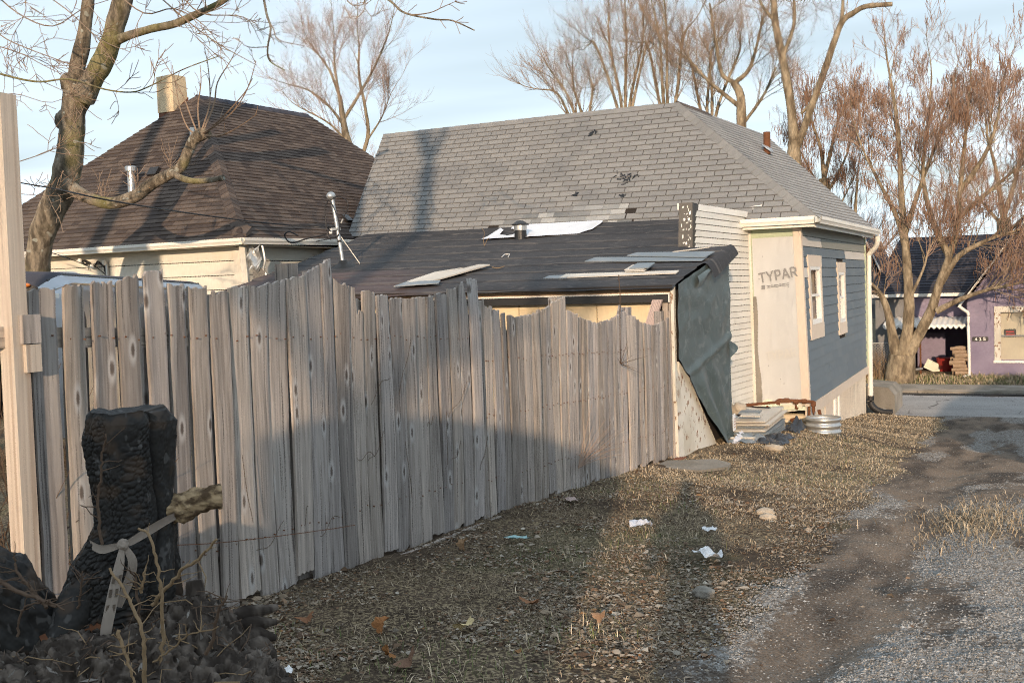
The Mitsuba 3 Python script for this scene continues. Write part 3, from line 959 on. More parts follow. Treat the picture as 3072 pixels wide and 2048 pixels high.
wall = numbered_part(house, 'wrapped_wall')
put(wall, grid(lambda s, t: wrap_fn(0.07 + s * 0.93, 0.012 + t * 0.925), 40, 120), 'wrap', smooth=True, label='white house wrap stapled over the wall with grey print')
part(wall, 'sheathing', patch_piece(tw, 0.0, 1.0, 0.0, 1.0, 0.004, 0.004, -0.05), 'sheathing')
part(wall, 'torn_strip', grid(lambda s, t: bil(tw, 0.045 + s * (0.07 + 0.02 * np.sin(9 * t) + 0.05 * (1 - t)), t * 0.62) + V3(0, -0.020, 0), 6, 30), 'concrete', smooth=True)
part(wall, 'corner_batten', patch_piece(tw, -0.02, 0.045, 0.0, 0.985, 0.03, 0.03, 0.0), 'cream')
part(wall, 'base_board', patch_piece(tw, -0.02, 1.0, -0.028, 0.026, 0.036, 0.036, -0.05), 'cream')
ta, tb_ = V3(0.988, -0.0, 0.155), V3(-0.155, 0, 0.988)
part(wall, 'printed_word', lettering('TYPAR', 0.165, V3(-4.375, 18.892, -0.075), ta / np.linalg.norm(ta) * 0.90, tb_ / np.linalg.norm(tb_), 0.004, True), 'wrap_ink')
small = [box((-4.335, 18.890, -0.185), (-4.275, 18.897, -0.118))]
x = -4.24
for w in (0.07, 0.05, 0.09, 0.05, 0.07, 0.06):
    for dz in (0.0, 0.028):
        small.append(box((x, 18.890, -0.165 + dz + 0.1 * (x + 4.3)), (x + w - 0.014, 18.897, -0.155 + dz + 0.1 * (x + 4.3))))
    x += w
part(wall, 'small_print', join(small), 'wrap_ink')
part(wall, 'faded_print', lettering('TYPAR', 0.14, V3(-4.28, 18.888, -1.42), ta * .85, tb_, 0.003, True), 'wrap_faint')
st = [box(V3(xx, 18.885, zz), V3(xx + .012, 18.90, zz + .012)) for xx, zz in zip(R.uniform(-4.4, -3.75, 9), R.uniform(-2.0, 0.5, 9))]
part(wall, 'staple', join(st), 'wrap_ink')
base = numbered_part(house, 'crumbling_base')
put(base, box((-4.52, 18.96, -2.9), (-3.62, 19.2, -2.37)), 'crumbling')
rng = np.random.default_rng(12)
for xx in np.arange(-4.48, -3.62, 0.17):
    for zz in (-2.47, -2.57, -2.67):
        part(base, 'brick', rock((xx + rng.uniform(-.03, .03), 18.95, zz + rng.uniform(-.02, .02)), (0.085, 0.05, 0.045), int(rng.integers(999)), 1, 0.25), 'crumbling' if rng.random() < 0.7 else 'rust')

# ---- white lapped side wall between the lean-to and the wrapped wall
Sa, Sb = V3(-4.86, 15.9, -2.40), V3(-4.52, 18.90, -2.36)
Sc, Sd = V3(-4.56, 18.90, 1.06), V3(-4.88, 15.9, 1.10)
sw = [Sa, Sb, Sc, Sd]
vrows = 34
brk = 0.72
SWIN = dict(s=(0.33, 0.56), t=(0.43, 0.685))
for r in range(vrows):
    t0, t1 = (r + .05) / vrows, (r + .95) / vrows
    cut = brk + 0.01 * ((r % 3) - 1) if r < 24 else None
    segs = [(0.17, 1.0)] if cut is None else [(0.17, cut), (cut + 0.003, 1.0)]
    mid = (r + .5) / vrows
    for j, (a, b) in enumerate(segs):
        pr = 0.016 + (0.006 if (j == 0 and cut) else 0)
        sp = [(a, b)]
        if SWIN['t'][0] < mid < SWIN['t'][1] and a < SWIN['s'][0]:
            sp = [(a, SWIN['s'][0]), (SWIN['s'][1], b)]
        for a2, b2 in sp:
            part(house, 'lap_board', patch_piece(sw, a2, b2, t0, min(t1, 1.0), pr, pr - 0.012, -0.01), 'vinyl')
part(house, 'side_wall_core', patch_piece(sw, 0.17, SWIN['s'][0] + .01, 0, 1, -0.012, -0.012, -0.10), 'roof_under')
part(house, 'side_wall_core', patch_piece(sw, SWIN['s'][1] - .01, 1.0, 0, 1, -0.012, -0.012, -0.10), 'roof_under')
part(house, 'side_wall_core', patch_piece(sw, SWIN['s'][0], SWIN['s'][1], 0, SWIN['t'][0] + .01, -0.012, -0.012, -0.10), 'roof_under')
part(house, 'side_wall_core', patch_piece(sw, SWIN['s'][0], SWIN['s'][1], SWIN['t'][1] - .01, 1, -0.012, -0.012, -0.10), 'roof_under')
LW, HW = 3.02, 3.44
window(house, sw, SWIN, 'white_trim', 0.06, 0.06, 0.07, False)
LW, HW = 7.0, 3.0
ncap = normal(sw)
cap = numbered_part(house, 'parapet_cap')
put(cap, hexa([Sd + V3(.04, .48, .0), Sc + V3(.04, 0, .0), Sc + V3(.035, 0, .10), Sd + V3(.035, .48, .10), Sd + V3(-.16, .48, .0), Sc + V3(-.16, 0, .0), Sc + V3(-.16, 0, .10), Sd + V3(-.16, .48, .10)]), 'white_trim')
part(cap, 'folded_flap', hexa([V3(-4.55, 18.86, 1.10), V3(-4.38, 18.86, 1.11), V3(-4.30, 18.90, 1.27), V3(-4.52, 18.90, 1.25), V3(-4.55, 18.88, 1.10), V3(-4.38, 18.88, 1.11), V3(-4.30, 18.93, 1.27), V3(-4.52, 18.93, 1.25)]), 'white_trim')
tarred = numbered_part(house, 'tarred_wall_end')
put(tarred, hexa([V3(-5.02, 16.30, .40), V3(-4.80, 16.34, .40), V3(-4.79, 16.36, 1.20), V3(-4.99, 16.32, 1.20), V3(-5.02, 18.9, .40), V3(-4.80, 18.9, .40), V3(-4.86, 18.9, 1.17), V3(-4.99, 18.9, 1.17)]), 'tar')
rng = np.random.default_rng(44)
fl = []
for _ in range(34):
    a, z = rng.uniform(0.02, .17), rng.uniform(.48, 1.12)
    w, h = rng.uniform(.006, .03), rng.uniform(.008, .05) * (1.5 if rng.random() < .2 else 1)
    fl.append((np.array([(-4.985 + a, 16.303, z), (-4.985 + a + w, 16.307, z + rng.uniform(-.01, .02)), (-4.985 + a + w * .8, 16.315, z + h), (-4.985 + a - w * .3, 16.312, z + h * rng.uniform(.4, .9))]), np.array([(0, 1, 2), (0, 2, 3)])))
part(tarred, 'paint_fleck', join(fl), 'white_trim')

# ---- gutters, soffit, downspout
gt = numbered_part(house, 'gutter')


def gutter_run(p, q, outv):
    prof = [(0, 0), (0.085, 0.0), (0.085, 0.012), (0.10, 0.045), (0.115, 0.06), (0.115, 0.115), (0.105, 0.115), (0.105, 0.065), (0.08, 0.02), (0.005, 0.012), (0.005, 0.12), (0, 0.12)]
    p, q, o = np.asarray(p, float), np.asarray(q, float), np.asarray(outv, float)
    n = len(prof)
    v = [e + o * a + V3(0, 0, b) for e in (p, q) for a, b in prof]
    f = []
    for i in range(n):
        j = (i + 1) % n
        f += [(i, j, n + j), (i, n + j, n + i)]
    return np.array(v), np.array(f)


put(gt, gutter_run((-4.62, 18.62, 0.89), (-3.36, 18.62, 0.89), (0, -1, 0)), 'gutter')
part(gt, 'end_cap', box((-4.625, 18.50, 0.89), (-4.615, 18.62, 1.0)), 'gutter')
part(house, 'gutter', gutter_run((-3.35, 18.52, 0.89), (-3.32, 25.75, 0.90), (1, 0, 0)), 'gutter')
part(house, 'fascia', box((-4.60, 18.625, 0.84), (-3.37, 18.645, 1.02)), 'gutter')
part(house, 'fascia', box((-3.385, 18.66, 0.83), (-3.365, 25.75, 1.02)), 'gutter')
part(house, 'soffit', box((-4.56, 18.645, 0.895), (-3.385, 18.95, 0.91)), 'beige')
part(house, 'soffit', box((-3.80, 18.95, 0.885), (-3.386, 25.9, 0.90)), 'gutter')
ds = numbered_part(house, 'downspout')
put(ds, tube([(-3.27, 25.72, 0.88), (-3.28, 25.76, 0.74), (-3.34, 25.85, 0.62), (-3.47, 25.96, 0.50), (-3.50, 25.98, 0.35), (-3.50, 25.99, -1.0), (-3.50, 26.0, -2.8)], 0.055, 10), 'gutter', smooth=50)
for z in (-0.2, -1.5, -2.55):
    part(ds, 'joint', lathe([(0.060, -0.02), (0.060, 0.02)], (-3.50, 25.985, z), 12), 'gutter')
part(ds, 'ground_elbow', tube([(-3.50, 26.0, -2.76), (-3.50, 26.0, -2.93), (-3.42, 26.0, -3.05), (-3.25, 26.0, -3.13), (-3.03, 26.0, -3.14)], 0.075, 10), 'rubber', smooth=50)
part(house, 'inner_wall', box((-12.9, 19.3, -2.5), (-4.6, 19.4, 1.0)), 'roof_under')
part(house, 'inner_wall', box((-12.9, 19.4, -3.0), (-12.8, 26, 1.1)), 'cream')
part(house, 'inner_wall', box((-12.9, 25.9, -3.5), (-3.65, 26.0, 0.9)), 'plank_blue')

# ---------------------------------------------------------------- the lean-to with the black roll roof
shed = thing('lean_to', 'low lean-to with black roll roofing and bare board front behind the fence', 'shed')


def zr(y):
    t = np.asarray(y, float) - 13.5
    return -0.03 + 0.18 * t + 0.006 * t * t


def roof_xy(s, t):
    y = 13.38 + t * (19.35 - 13.38)
    xl = -11.95 - 0.62 * t
    xr = -4.80 - 0.2 * np.clip((t - 0.475) / 0.03, 0, 1)
    return xl + (xr - xl) * s, y


def roof_fn(s, t):
    x, y = roof_xy(s, t)
    p = np.stack([x, y, 0 * x], -1)
    lip = 0.06 * np.clip((13.75 - y) / 0.37, 0, 1) ** 2 + 0.03 * np.clip((13.6 - y) / .22, 0, 1) * (meshkit.noise(p * V3(2.2, 0, 0), 4) - 0.6)
    z = zr(y) + 0.03 * (meshkit.fbm(p * V3(.8, 1.1, 1), 3, 17) - 0.5) - lip
    # the sheets overlap: a small step at each lap
    lap = ((y - 13.4 + 0.045 * (x + 8)) / 0.62) % 1.0
    return np.stack([x, y, z + 0.020 * (1 - lap) + 0.006], -1)


rf = numbered_part(shed, 'roof')
put(rf, grid(roof_fn, 60, 200), 'felt', smooth=25, label='black roll roofing in lapped strips')
part(rf, 'roof_board', hexa([V3(-11.9, 13.42, -.10), V3(-4.22, 13.42, -.10), V3(-4.22, 13.42, -.055), V3(-11.9, 13.42, -.055), V3(-12.4, 16.2, .36), V3(-4.85, 16.2, .36), V3(-4.85, 16.2, .42), V3(-12.4, 16.2, .42)]), 'roof_under')
xside = lambda s, t: np.stack([-4.80 + .60 * s, 13.38 + 2.80 * t, roof_fn(np.ones_like(s), 2.80 / 5.97 * t)[..., 2]], -1)
part(rf, 'roofing_strip', grid(xside, 8, 90), 'felt', smooth=25)
# white repair membrane near the top of the roof
mem = [(-9.142,17.664,0.823),(-9.144,17.933,0.886),(-9.271,18.744,1.079),(-8.860,18.179,0.944),(-9.043,18.848,1.104),(-9.002,19.157,1.180),(-8.174,19.150,1.179),(-7.333,19.173,1.184),(-7.173,18.704,1.069),(-7.136,18.083,0.921),(-7.261,17.773,0.849),(-7.577,17.733,0.839),(-8.065,17.693,0.830),(-8.660,17.673,0.826)]
mp = Polygon([(p[0], p[1]) for p in mem]).buffer(0)
hole = Polygon([(p[0], p[1]) for p in [(-8.968,18.087,0.922),(-9.080,18.502,1.021),(-8.916,18.543,1.030),(-8.732,18.305,0.973),(-8.648,18.015,0.905),(-8.735,17.919,0.883)]])
mt = trimesh.creation.triangulate_polygon(mp.difference(hole), engine='earcut')
mv, mf = trimesh.remesh.subdivide_to_size(np.column_stack([mt[0], np.zeros(len(mt[0]))]), mt[1], 0.12)
mv[:, 2] = zr(mv[:, 1]) + 0.045 + 0.02 * (meshkit.fbm(mv * V3(3, 3, 1), 3, 7) - 0.5)
part(rf, 'repair_membrane', (mv, mf), 'membrane', smooth=True, label='white repair membrane with a rounded end')
vc = V3(-8.37, 17.72, 0.83)
vent = numbered_part(shed, 'roof_vent')
put(vent, lathe([(0.125, -0.08), (0.115, 0.02), (0.108, 0.16), (0.108, 0.17)], vc, 20), 'tar')
part(vent, 'collar', lathe([(0.112, 0.16), (0.115, 0.165), (0.118, 0.26), (0.108, 0.262)], vc, 20), 'galv')
part(vent, 'cap', lathe([(0.155, 0.255), (0.16, 0.27), (0.05, 0.335), (0.0, 0.34)], vc, 20), 'black_metal')
# front: bare rafter board, black gutter, beige panels
part(shed, 'fascia_board', box((-11.6, 13.60, -0.16), (-4.26, 13.645, -0.03)), 'log')
part(shed, 'drip_strip', box((-11.6, 13.565, -0.165), (-4.30, 13.60, -0.145)), 'white_trim')
gk = numbered_part(shed, 'gutter')
put(gk, box((-7.3, 13.49, -0.265), (-4.30, 13.598, -0.166)), 'black_metal')
part(gk, 'end_cap', box((-4.298, 13.49, -0.27), (-4.285, 13.60, -0.15)), 'white_trim')
part(shed, 'gutter', box((-11.4, 13.49, -0.255), (-7.35, 13.598, -0.17)), 'black_metal')
xs = [-11.6, -10.4, -9.2, -8.0, -7.18, -6.52, -5.36, -4.55]
for a, b in zip(xs[:-1], xs[1:]):
    part(shed, 'front_panel', box((a + .006, 13.68, -2.4), (b - .006, 13.70, -0.16)), 'panel_beige')
part(shed, 'panel_backing', box((-11.6, 13.705, -2.4), (-4.4, 13.74, -0.16)), 'roof_under')
part(shed, 'corner_post', box((-4.40, 13.56, -2.45), (-4.28, 13.70, -0.17)), 'lumber_old' if 'lumber_old' in scene else 'old_wood')
part(shed, 'corner_strip', box((-4.275, 13.52, -1.55), (-4.235, 13.60, -0.05)), 'peeling')
# peeling painted boards at the foot of the corner
part(shed, 'peeling_board', hexa([V3(-4.24, 13.62, -2.36), V3(-4.235, 13.86, -2.38), V3(-4.235, 13.72, -1.25), V3(-4.24, 13.56, -1.10), V3(-4.28, 13.62, -2.36), V3(-4.28, 13.86, -2.38), V3(-4.28, 13.72, -1.25), V3(-4.28, 13.56, -1.10)]), 'peeling')
part(shed, 'peeling_board', hexa([V3(-4.25, 13.87, -2.38), V3(-4.20, 15.42, -2.44), V3(-4.235, 14.15, -1.30), V3(-4.25, 13.74, -1.05), V3(-4.30, 13.87, -2.38), V3(-4.30, 15.42, -2.44), V3(-4.30, 14.15, -1.30), V3(-4.30, 13.74, -1.05)]), 'peeling')
part(shed, 'side_wall', box((-4.36, 13.72, -2.45), (-4.31, 16.1, -0.12)), 'roof_under')
part(shed, 'side_wall', hexa([V3(-4.36, 13.72, -.12), V3(-4.31, 16.1, -.12), V3(-4.31, 16.1, .36), V3(-4.31, 13.72, -.07), V3(-4.40, 13.72, -.12), V3(-4.40, 16.1, -.12), V3(-4.40, 16.1, .36), V3(-4.40, 13.72, -.07)]), 'roof_under')
part(shed, 'end_wall', box((-4.80, 16.1, -2.45), (-4.31, 16.15, 0.42)), 'roof_under')
# curled edge of roofing at the right end
part(rf, 'curled_flap', grid(lambda s, t: np.stack([-4.21 + 0.16 * s ** 1.0, 14.85 + 1.35 * t, zr(14.85 + 1.35 * t) + 0.015 + 0.025 * np.sin(s * 2.6) * (0.4 + t) - 0.22 * s * s * (1 - 0.3 * t)], -1), 8, 12), 'felt', smooth=True)

# ---------------------------------------------------------------- tarpaulin on the end of the lean-to
tarp = thing('tarpaulin', 'faded dark green tarpaulin with torn top edge, hung over the lean-to end wall', 'tarp')


def tarp_fn(s, t):
    # t from the top to the foot; the front edge runs down the corner and then slants out to the foot
    yf = np.where(t < 0.40, 13.50 + 0.06 * t, 13.525 + (t - 0.40) / 0.60 * 1.80)
    yr = 16.02 + 0.10 * t + 0.05 * np.sin(6 * t)
    y = yf + (yr - yf) * s
    ztop = zr(np.clip(y, 13.5, 16.2)) - 0.01
    zb = -2.43
    z = ztop + (zb - ztop) * t
    p = np.stack([0 * y, y, z], -1)
    w = 0.06 * (meshkit.fbm(p * V3(1, 0.9, 1.3), 4, 41) - 0.5) + 0.022 * (1 - np.abs(2 * meshkit.fbm(p * V3(1, 3.4, 2.6), 3, 43) - 1))
    fold = 0.03 * np.exp(-((z + 1.22 - 0.18 * (y - 14)) / 0.05) ** 2)
    slant = 0.05 * np.sin((y * 0.9 + z * 0.75) * 9) * np.clip((t - 0.45) * 3, 0, 1) * np.clip(1.6 - 1.8 * s, 0, 1)
    x = -4.19 + w + fold + slant + 0.13 * np.clip((t - 0.5) / 0.5, 0, 1) * np.exp(-s * 2.2)
    return np.stack([x, y, z], -1)


put(f'{tarp}__sheet', grid(tarp_fn, 60, 90), 'tarp', smooth=True)
part(tarp, 'torn_flap', grid(lambda s, t: np.stack([-4.14 + 0.04 * np.sin(3.1 * t) * (0.5 + s), 14.3 + 1.55 * s, zr(14.3 + 1.55 * s) - 0.06 - 0.15 * t * (1 - 0.5 * np.abs(np.sin(7 * s))) - 0.07 * t * np.sin(11 * s)], -1), 24, 8), 'tarp', smooth=True)
part(tarp, 'torn_flap', grid(lambda s, t: np.stack([-4.14 + 0.07 * s * np.sin(2.5 * t), 15.90 + 0.24 * s * np.sin(3 * t), -0.95 - 0.22 * t + 0.05 * s], -1), 8, 10), 'tarp', smooth=True)
part(tarp, 'paper_label', hexa([V3(-4.10, 15.87, -2.25), V3(-4.09, 16.00, -2.24), V3(-4.09, 15.97, -1.99), V3(-4.10, 15.86, -2.0), V3(-4.104, 15.87, -2.25), V3(-4.094, 16.0, -2.24), V3(-4.094, 15.97, -1.99), V3(-4.104, 15.86, -2.0)]), 'white_paper')
part(tarp, 'label_print', join([slab(V3(-4.086, 15.895, z), V3(0, 0.075, 0), V3(0, 0, .022), V3(-.004, 0, 0)) for z in (-2.20, -2.16, -2.12, -2.08)]), 'mauve_metal')
# the grey-blue clear sheet that shows under the slanted edge
part(tarp, 'frayed_hem', grid(lambda s, t: np.stack([-3.93 + 0.02 * np.sin(40 * s) - 0.05 * t, 15.20 + 0.62 * s, -2.44 + 0.07 * t * (0.5 + 0.5 * np.abs(np.sin(23 * s))) + 0.16 * s], -1), 30, 3), 'bag', smooth=True)

# ---------------------------------------------------------------- things lying on the black roof


def scrap(label, cat, corners, thick, m, lift=0.02, name='siding_scrap', group=None):
    c = [V3(*p) + V3(0, 0, lift) for p in corners]
    return single(name, label, cat, hexa([p + V3(0, 0, thick) for p in c] + c), m, group=group)


B = [(-8.496,13.598,-0.012),(-7.905,15.172,0.288),(-7.688,15.135,0.280),(-8.040,13.893,0.042)]
scrap('pale split board lying slantwise on the edge of the black roof', 'board', [B[0], B[3], B[2], B[1]], 0.02, 'pale_scrap', 0.05, 'roof_board')
B = [(-8.530,14.026,0.066),(-8.452,14.750,0.204),(-8.120,15.037,0.261),(-8.262,13.891,0.041)]
scrap('second pale board tucked behind the slanting one on the black roof', 'board', [B[0], B[3], B[2], B[1]], 0.02, 'pale_scrap', 0.035, 'roof_board')
B = [(-8.475,13.563,-0.019),(-8.466,13.919,0.046),(-7.885,13.904,0.044),(-7.799,13.700,0.006)]
scrap('bluish grey strip under the pale boards at the roof edge', 'siding scrap', B, 0.012, 'grey_scrap', 0.06)
B = [(-6.144,15.233,0.300),(-4.252,14.914,0.236),(-4.250,15.202,0.294),(-6.081,15.523,0.359)]
scrap('long blue grey siding plank lying on the right end of the black roof', 'siding scrap', B, 0.012, 'grey_scrap', 0.03)
B = [(-5.552,15.455,0.345),(-4.246,15.072,0.268),(-4.220,15.489,0.352),(-5.477,15.675,0.390)]
scrap('shorter blue grey plank overlapping the upper side of the long one', 'siding scrap', B, 0.012, 'grey_scrap', 0.05)
B = [(-4.929,15.733,0.402),(-4.599,15.865,0.429),(-4.437,15.999,0.457),(-4.548,15.922,0.441)]
scrap('thin pale strip against the foot of the white parapet wall', 'siding scrap', B, 0.012, 'pale_scrap', 0.03)
B = [(-6.275,13.991,0.060),(-5.907,13.936,0.050),(-5.948,14.192,0.098),(-6.264,14.178,0.095)]
scrap('short grey strip near the gutter, left of the pale strip', 'siding scrap', B, 0.01, 'grey_scrap', 0.03)
B = [(-6.026,13.985,0.059),(-4.354,14.031,0.067),(-4.368,14.217,0.102),(-6.033,14.238,0.106)]
scrap('long pale grey strip lying along the gutter edge of the black roof', 'siding scrap', B, 0.014, 'pale_scrap', 0.03)
B = [(-5.116,14.154,0.090),(-4.835,14.140,0.088),(-4.861,14.518,0.159),(-5.128,14.532,0.162)]
for k_, lb in enumerate(('lowest small square offcut stacked on the long pale strip', 'middle small square offcut stacked on the long pale strip', 'top small blue grey offcut of the stack on the pale strip')):
    scrap(lb, 'siding scrap', [V3(*p) + V3(0.02 * k_ * (-1) ** k_, 0.03 * k_, 0) for p in B], 0.012, 'grey_scrap' if k_ == 2 else 'pale_scrap', 0.055 + 0.022 * k_)
single('bent_wire', 'small bent piece of pale wire on the middle of the black roof', 'wire', tube([(x, y, z + .03) for x, y, z in [(-7.892,15.971,0.451),(-7.945,16.195,0.499),(-7.848,16.176,0.495),(-7.751,15.909,0.439)]], 0.006, 5, 1), 'white_trim')
single('twig_scrap', 'thin tan twig lying on the lower part of the black roof', 'twig', tube([(x, y, z + .03) for x, y, z in [(-7.628,15.090,0.271),(-7.517,15.004,0.254),(-7.453,15.027,0.259),(-7.442,15.127,0.279)]], 0.008, 5, 2), 'stalk')
single('roof_weed', 'dry weed growing from a lap in the black roof', 'plant', tubes([(V3(*a)[None] * 0 + np.array(q), np.linspace(.006, .002, 4)) for a in [(0, 0, 0)] for q in ([(-8.79, 17.1, .72), (-8.80, 17.1, .85), (-8.77, 17.1, .95), (-8.83, 17.1, 1.05)], [(-8.79, 17.1, .72), (-8.74, 17.1, .8), (-8.72, 17.1, .84), (-8.66, 17.1, .86)])], 4), 'stalk')

# ---------------------------------------------------------------- service mast and its cables
mb = V3(-10.86, 15.78, 0.42)
mast = thing('service_mast', 'grey metal electricity service mast with rounded weatherhead on the black roof', 'mast')
top = V3(-11.03, 15.75, 1.60)
put(f'{mast}__pipe', tube([mb + V3(0, 0, -.05), mb + (top - mb) * .5, top], 0.034, 12), 'galv', smooth=50)
part(mast, 'weatherhead', rock(top + V3(0.0, -0.03, 0.05), (0.075, 0.09, 0.075), 3, 2, 0.05), 'galv', smooth=True)
part(mast, 'boot', lathe([(0.24, 0.0), (0.2, 0.03), (0.09, 0.07), (0.06, 0.12)], mb + V3(0, 0, .0), 20, axis=(0, -.2, 1)), 'tar', smooth=50)
part(mast, 'tape_band', lathe([(0.037, -.02), (0.037, .02)], mb + (top - mb) * .38, 12), 'rubber')
part(mast, 'clamp', box(V3(-10.975 - .07, 15.70, 1.055), V3(-10.975 + .07, 15.80, 1.10)), 'galv')
part(mast, 'insulator', lathe([(0.025, -.04), (0.03, 0), (0.025, .04)], V3(-11.05, 15.70, 1.04), 10), 'white_trim')
part(mast, 'brace', beam(V3(-10.97, 15.80, 1.02), V3(-10.66, 15.98, 0.47), 0.03, 0.012), 'cream')
rng = np.random.default_rng(6)
for k_, lp in enumerate(([(0, -.05, 0), (.18, -.05, .03), (.30, 0, -.05), (.32, .0, -.18), (.24, 0, -.30), (.19, 0, -.38)], [(-.02, -.08, -.02), (-.10, -.08, -.15), (-.11, -.06, -.4), (-.09, -.05, -.62), (-.03, -.04, -.7)], [(0, -.08, -.02), (.10, -.08, -.2), (.17, -.06, -.42), (.14, -.05, -.62), (-.02, -.05, -.68), (-.3, -.1, -.72)])):
    part(mast, 'drip_loop', tube([top + V3(*q) for q in lp], 0.009, 6), 'wire_black')
part(mast, 'wire_end', lathe([(0.016, -.04), (0.016, .04)], top + V3(.19, 0, -.39), 8, axis=(.6, 0, 1)), 'galv')
cab = [V3(-11.05, 15.69, 1.04)] + [V3(*q) for q in [(-10.924,15.400,1.101),(-11.195,15.400,1.115)]] + [V3(*q) for q in [(-11.669,14.600,1.183)]] + [V3(*q) for q in [(-11.442,12.600,1.235)]] + [V3(*q) for q in [(-9.704,9.400,1.133),(-10.536,9.400,1.318),(-11.118,9.400,1.429),(-11.954,9.400,1.605)]]
single('service_cable', 'black service cable slung from the left to the roof mast', 'cable', tube(cab, [0.012] * 3 + [0.011, .012, .010, .010, .009, .009], 6), 'wire_black', smooth=50)
single('service_splice', 'hanging black splice and loop of cable left of the roof mast', 'cable', tube([(-11.1, 15.6, .98), (-11.45, 15.55, .93), (-11.75, 15.5, .87), (-11.85, 15.45, 1.0), (-11.75, 15.45, 1.06), (-11.6, 15.5, .99)], 0.014, 6), 'wire_black')

# ---------------------------------------------------------------- loose things at the corner of the lean-to
single('loose_downspout', 'dusty pink length of ribbed downspout leaning behind the fence', 'downspout', join([slab(V3(-4.62 + .022 * q, 13.42, -.62), V3(.018, 0, 0), V3(.13, 0, .39), V3(0, .06, 0)) for q in range(6)]), 'mauve_metal')

# ---------------------------------------------------------------- brown-roofed neighbour
bh = thing('brown_house', 'neighbouring cream house with brown shingled hip roof behind the camper trailer', 'house')
cC, cL = V3(-12.72, 15.40, 0.985), V3(-20.9, 15.40, 0.93)
cF = V3(-12.72, 26.5, 1.02)
ap, rd = V3(-16.75, 18.9, 4.40), V3(-16.6, 22.8, 4.46)
nB = normal([cL, cC, ap, ap + V3(-.1, 0, 0)])
nBR = normal([cC, cF, rd, ap])
br = numbered_part(bh, 'roof')
labels[br] = {'label': 'brown shingle hip roof'}
items = roof_face(br, 'shingle', cL, cC, ap + V3(.02, 0, 0), ap - V3(.02, 0, 0), 0.33, 0.122, 'brown_shingle', seed=14, laminated=True, gap=0.005)
roof_face(br, 'shingle', cC, cF, rd, ap, 0.33, 0.122, 'brown_shingle', items=items, seed=15, laminated=True, gap=0.005)
pieces(br, 'shingle', items, 'brown_shingle', 'shingle_field')
caps(br, 'hip_cap', cC, ap, nB, nBR, 0.16, 0.16, 'brown_shingle', lift=0.028, seed=3)
caps(br, 'ridge_cap', ap, rd, nBR, V3(-0.7, 0, 0.7), 0.3, 0.15, 'dark_shingle', lift=0.03)
part(br, 'rear_slope', grid(lambda s, t: bil([ap, rd, rd + V3(-4, 3.5, -3.4), cL], s, t), 2, 2), 'roof_under')
part(br, 'rear_slope', grid(lambda s, t: bil([rd, cF, cF + V3(-8, 0, 0), rd + V3(-.01, 0, 0)], s, t), 2, 2), 'roof_under')
part(br, 'torn_hip_foot', hexa([cC + V3(-.30, .05, .10), cC + V3(.02, .06, .09), cC + V3(-.05, .30, .22), cC + V3(-.32, .26, .36)] + [cC + V3(-.30, .05, .04), cC + V3(.02, .06, .03), cC + V3(-.05, .30, .12), cC + V3(-.32, .26, .26)]), 'brown_shingle')
for a_, b_ in (((-13.6, 22.6), .5), ((-14.0, 23.4), .35)):
    pass
# walls: cream boards on the front, short return on the right, deep shade behind
z0, zt = -2.4, 0.86
wx = -13.06
for r in range(11):
    a0 = -2.0 + r * 0.262 + .004
    a1 = min(a0 + 0.248, zt + .02)
    part(bh, 'wall_board', hexa([V3(-20.4, 15.735 - .018, a0), V3(wx - .15, 15.735 - .018, a0), V3(wx - .15, 15.735, a1), V3(-20.4, 15.735, a1), V3(-20.4, 15.76, a0), V3(wx - .15, 15.76, a0), V3(wx - .15, 15.76, a1), V3(-20.4, 15.76, a1)]), 'cream')
    part(bh, 'wall_board', hexa([V3(wx + .018, 15.76, a0), V3(wx + .018, 22, a0), V3(wx, 22, a1), V3(wx, 15.76, a1), V3(wx - .03, 15.76, a0), V3(wx - .03, 22, a0), V3(wx - .03, 22, a1), V3(wx - .03, 15.76, a1)]), 'cream')
part(bh, 'corner_board', box((wx - .15, 15.70, z0), (wx + .03, 15.80, zt)), 'cream')
part(bh, 'wall_core', box((-20.3, 15.77, z0), (wx - .04, 22, zt + .15)), 'roof_under')
part(bh, 'soffit', box((-20.8, 15.42, 0.87), (-12.75, 15.8, 0.885)), 'cream')
part(bh, 'soffit', box((-13.1, 15.5, 0.875), (-12.74, 22, 0.887)), 'cream')
part(bh, 'gutter', gutter_run((-20.9, 15.38, 0.84), (-12.66, 15.38, 0.88), (0, -1, 0)), 'gutter')
gr_ = part(bh, 'gutter', gutter_run((-12.70, 15.28, 0.88), (-12.70, 19.18, 0.94), (1, 0, 0)), 'gutter')
part(gr_, 'end_cap', hexa([V3(-12.70, 19.18, .94), V3(-12.58, 19.18, .94), V3(-12.58, 19.30, 1.03), V3(-12.70, 19.18, 1.06), V3(-12.70, 19.2, .94), V3(-12.58, 19.2, .94), V3(-12.58, 19.32, 1.03), V3(-12.70, 19.2, 1.06)]), 'gutter')
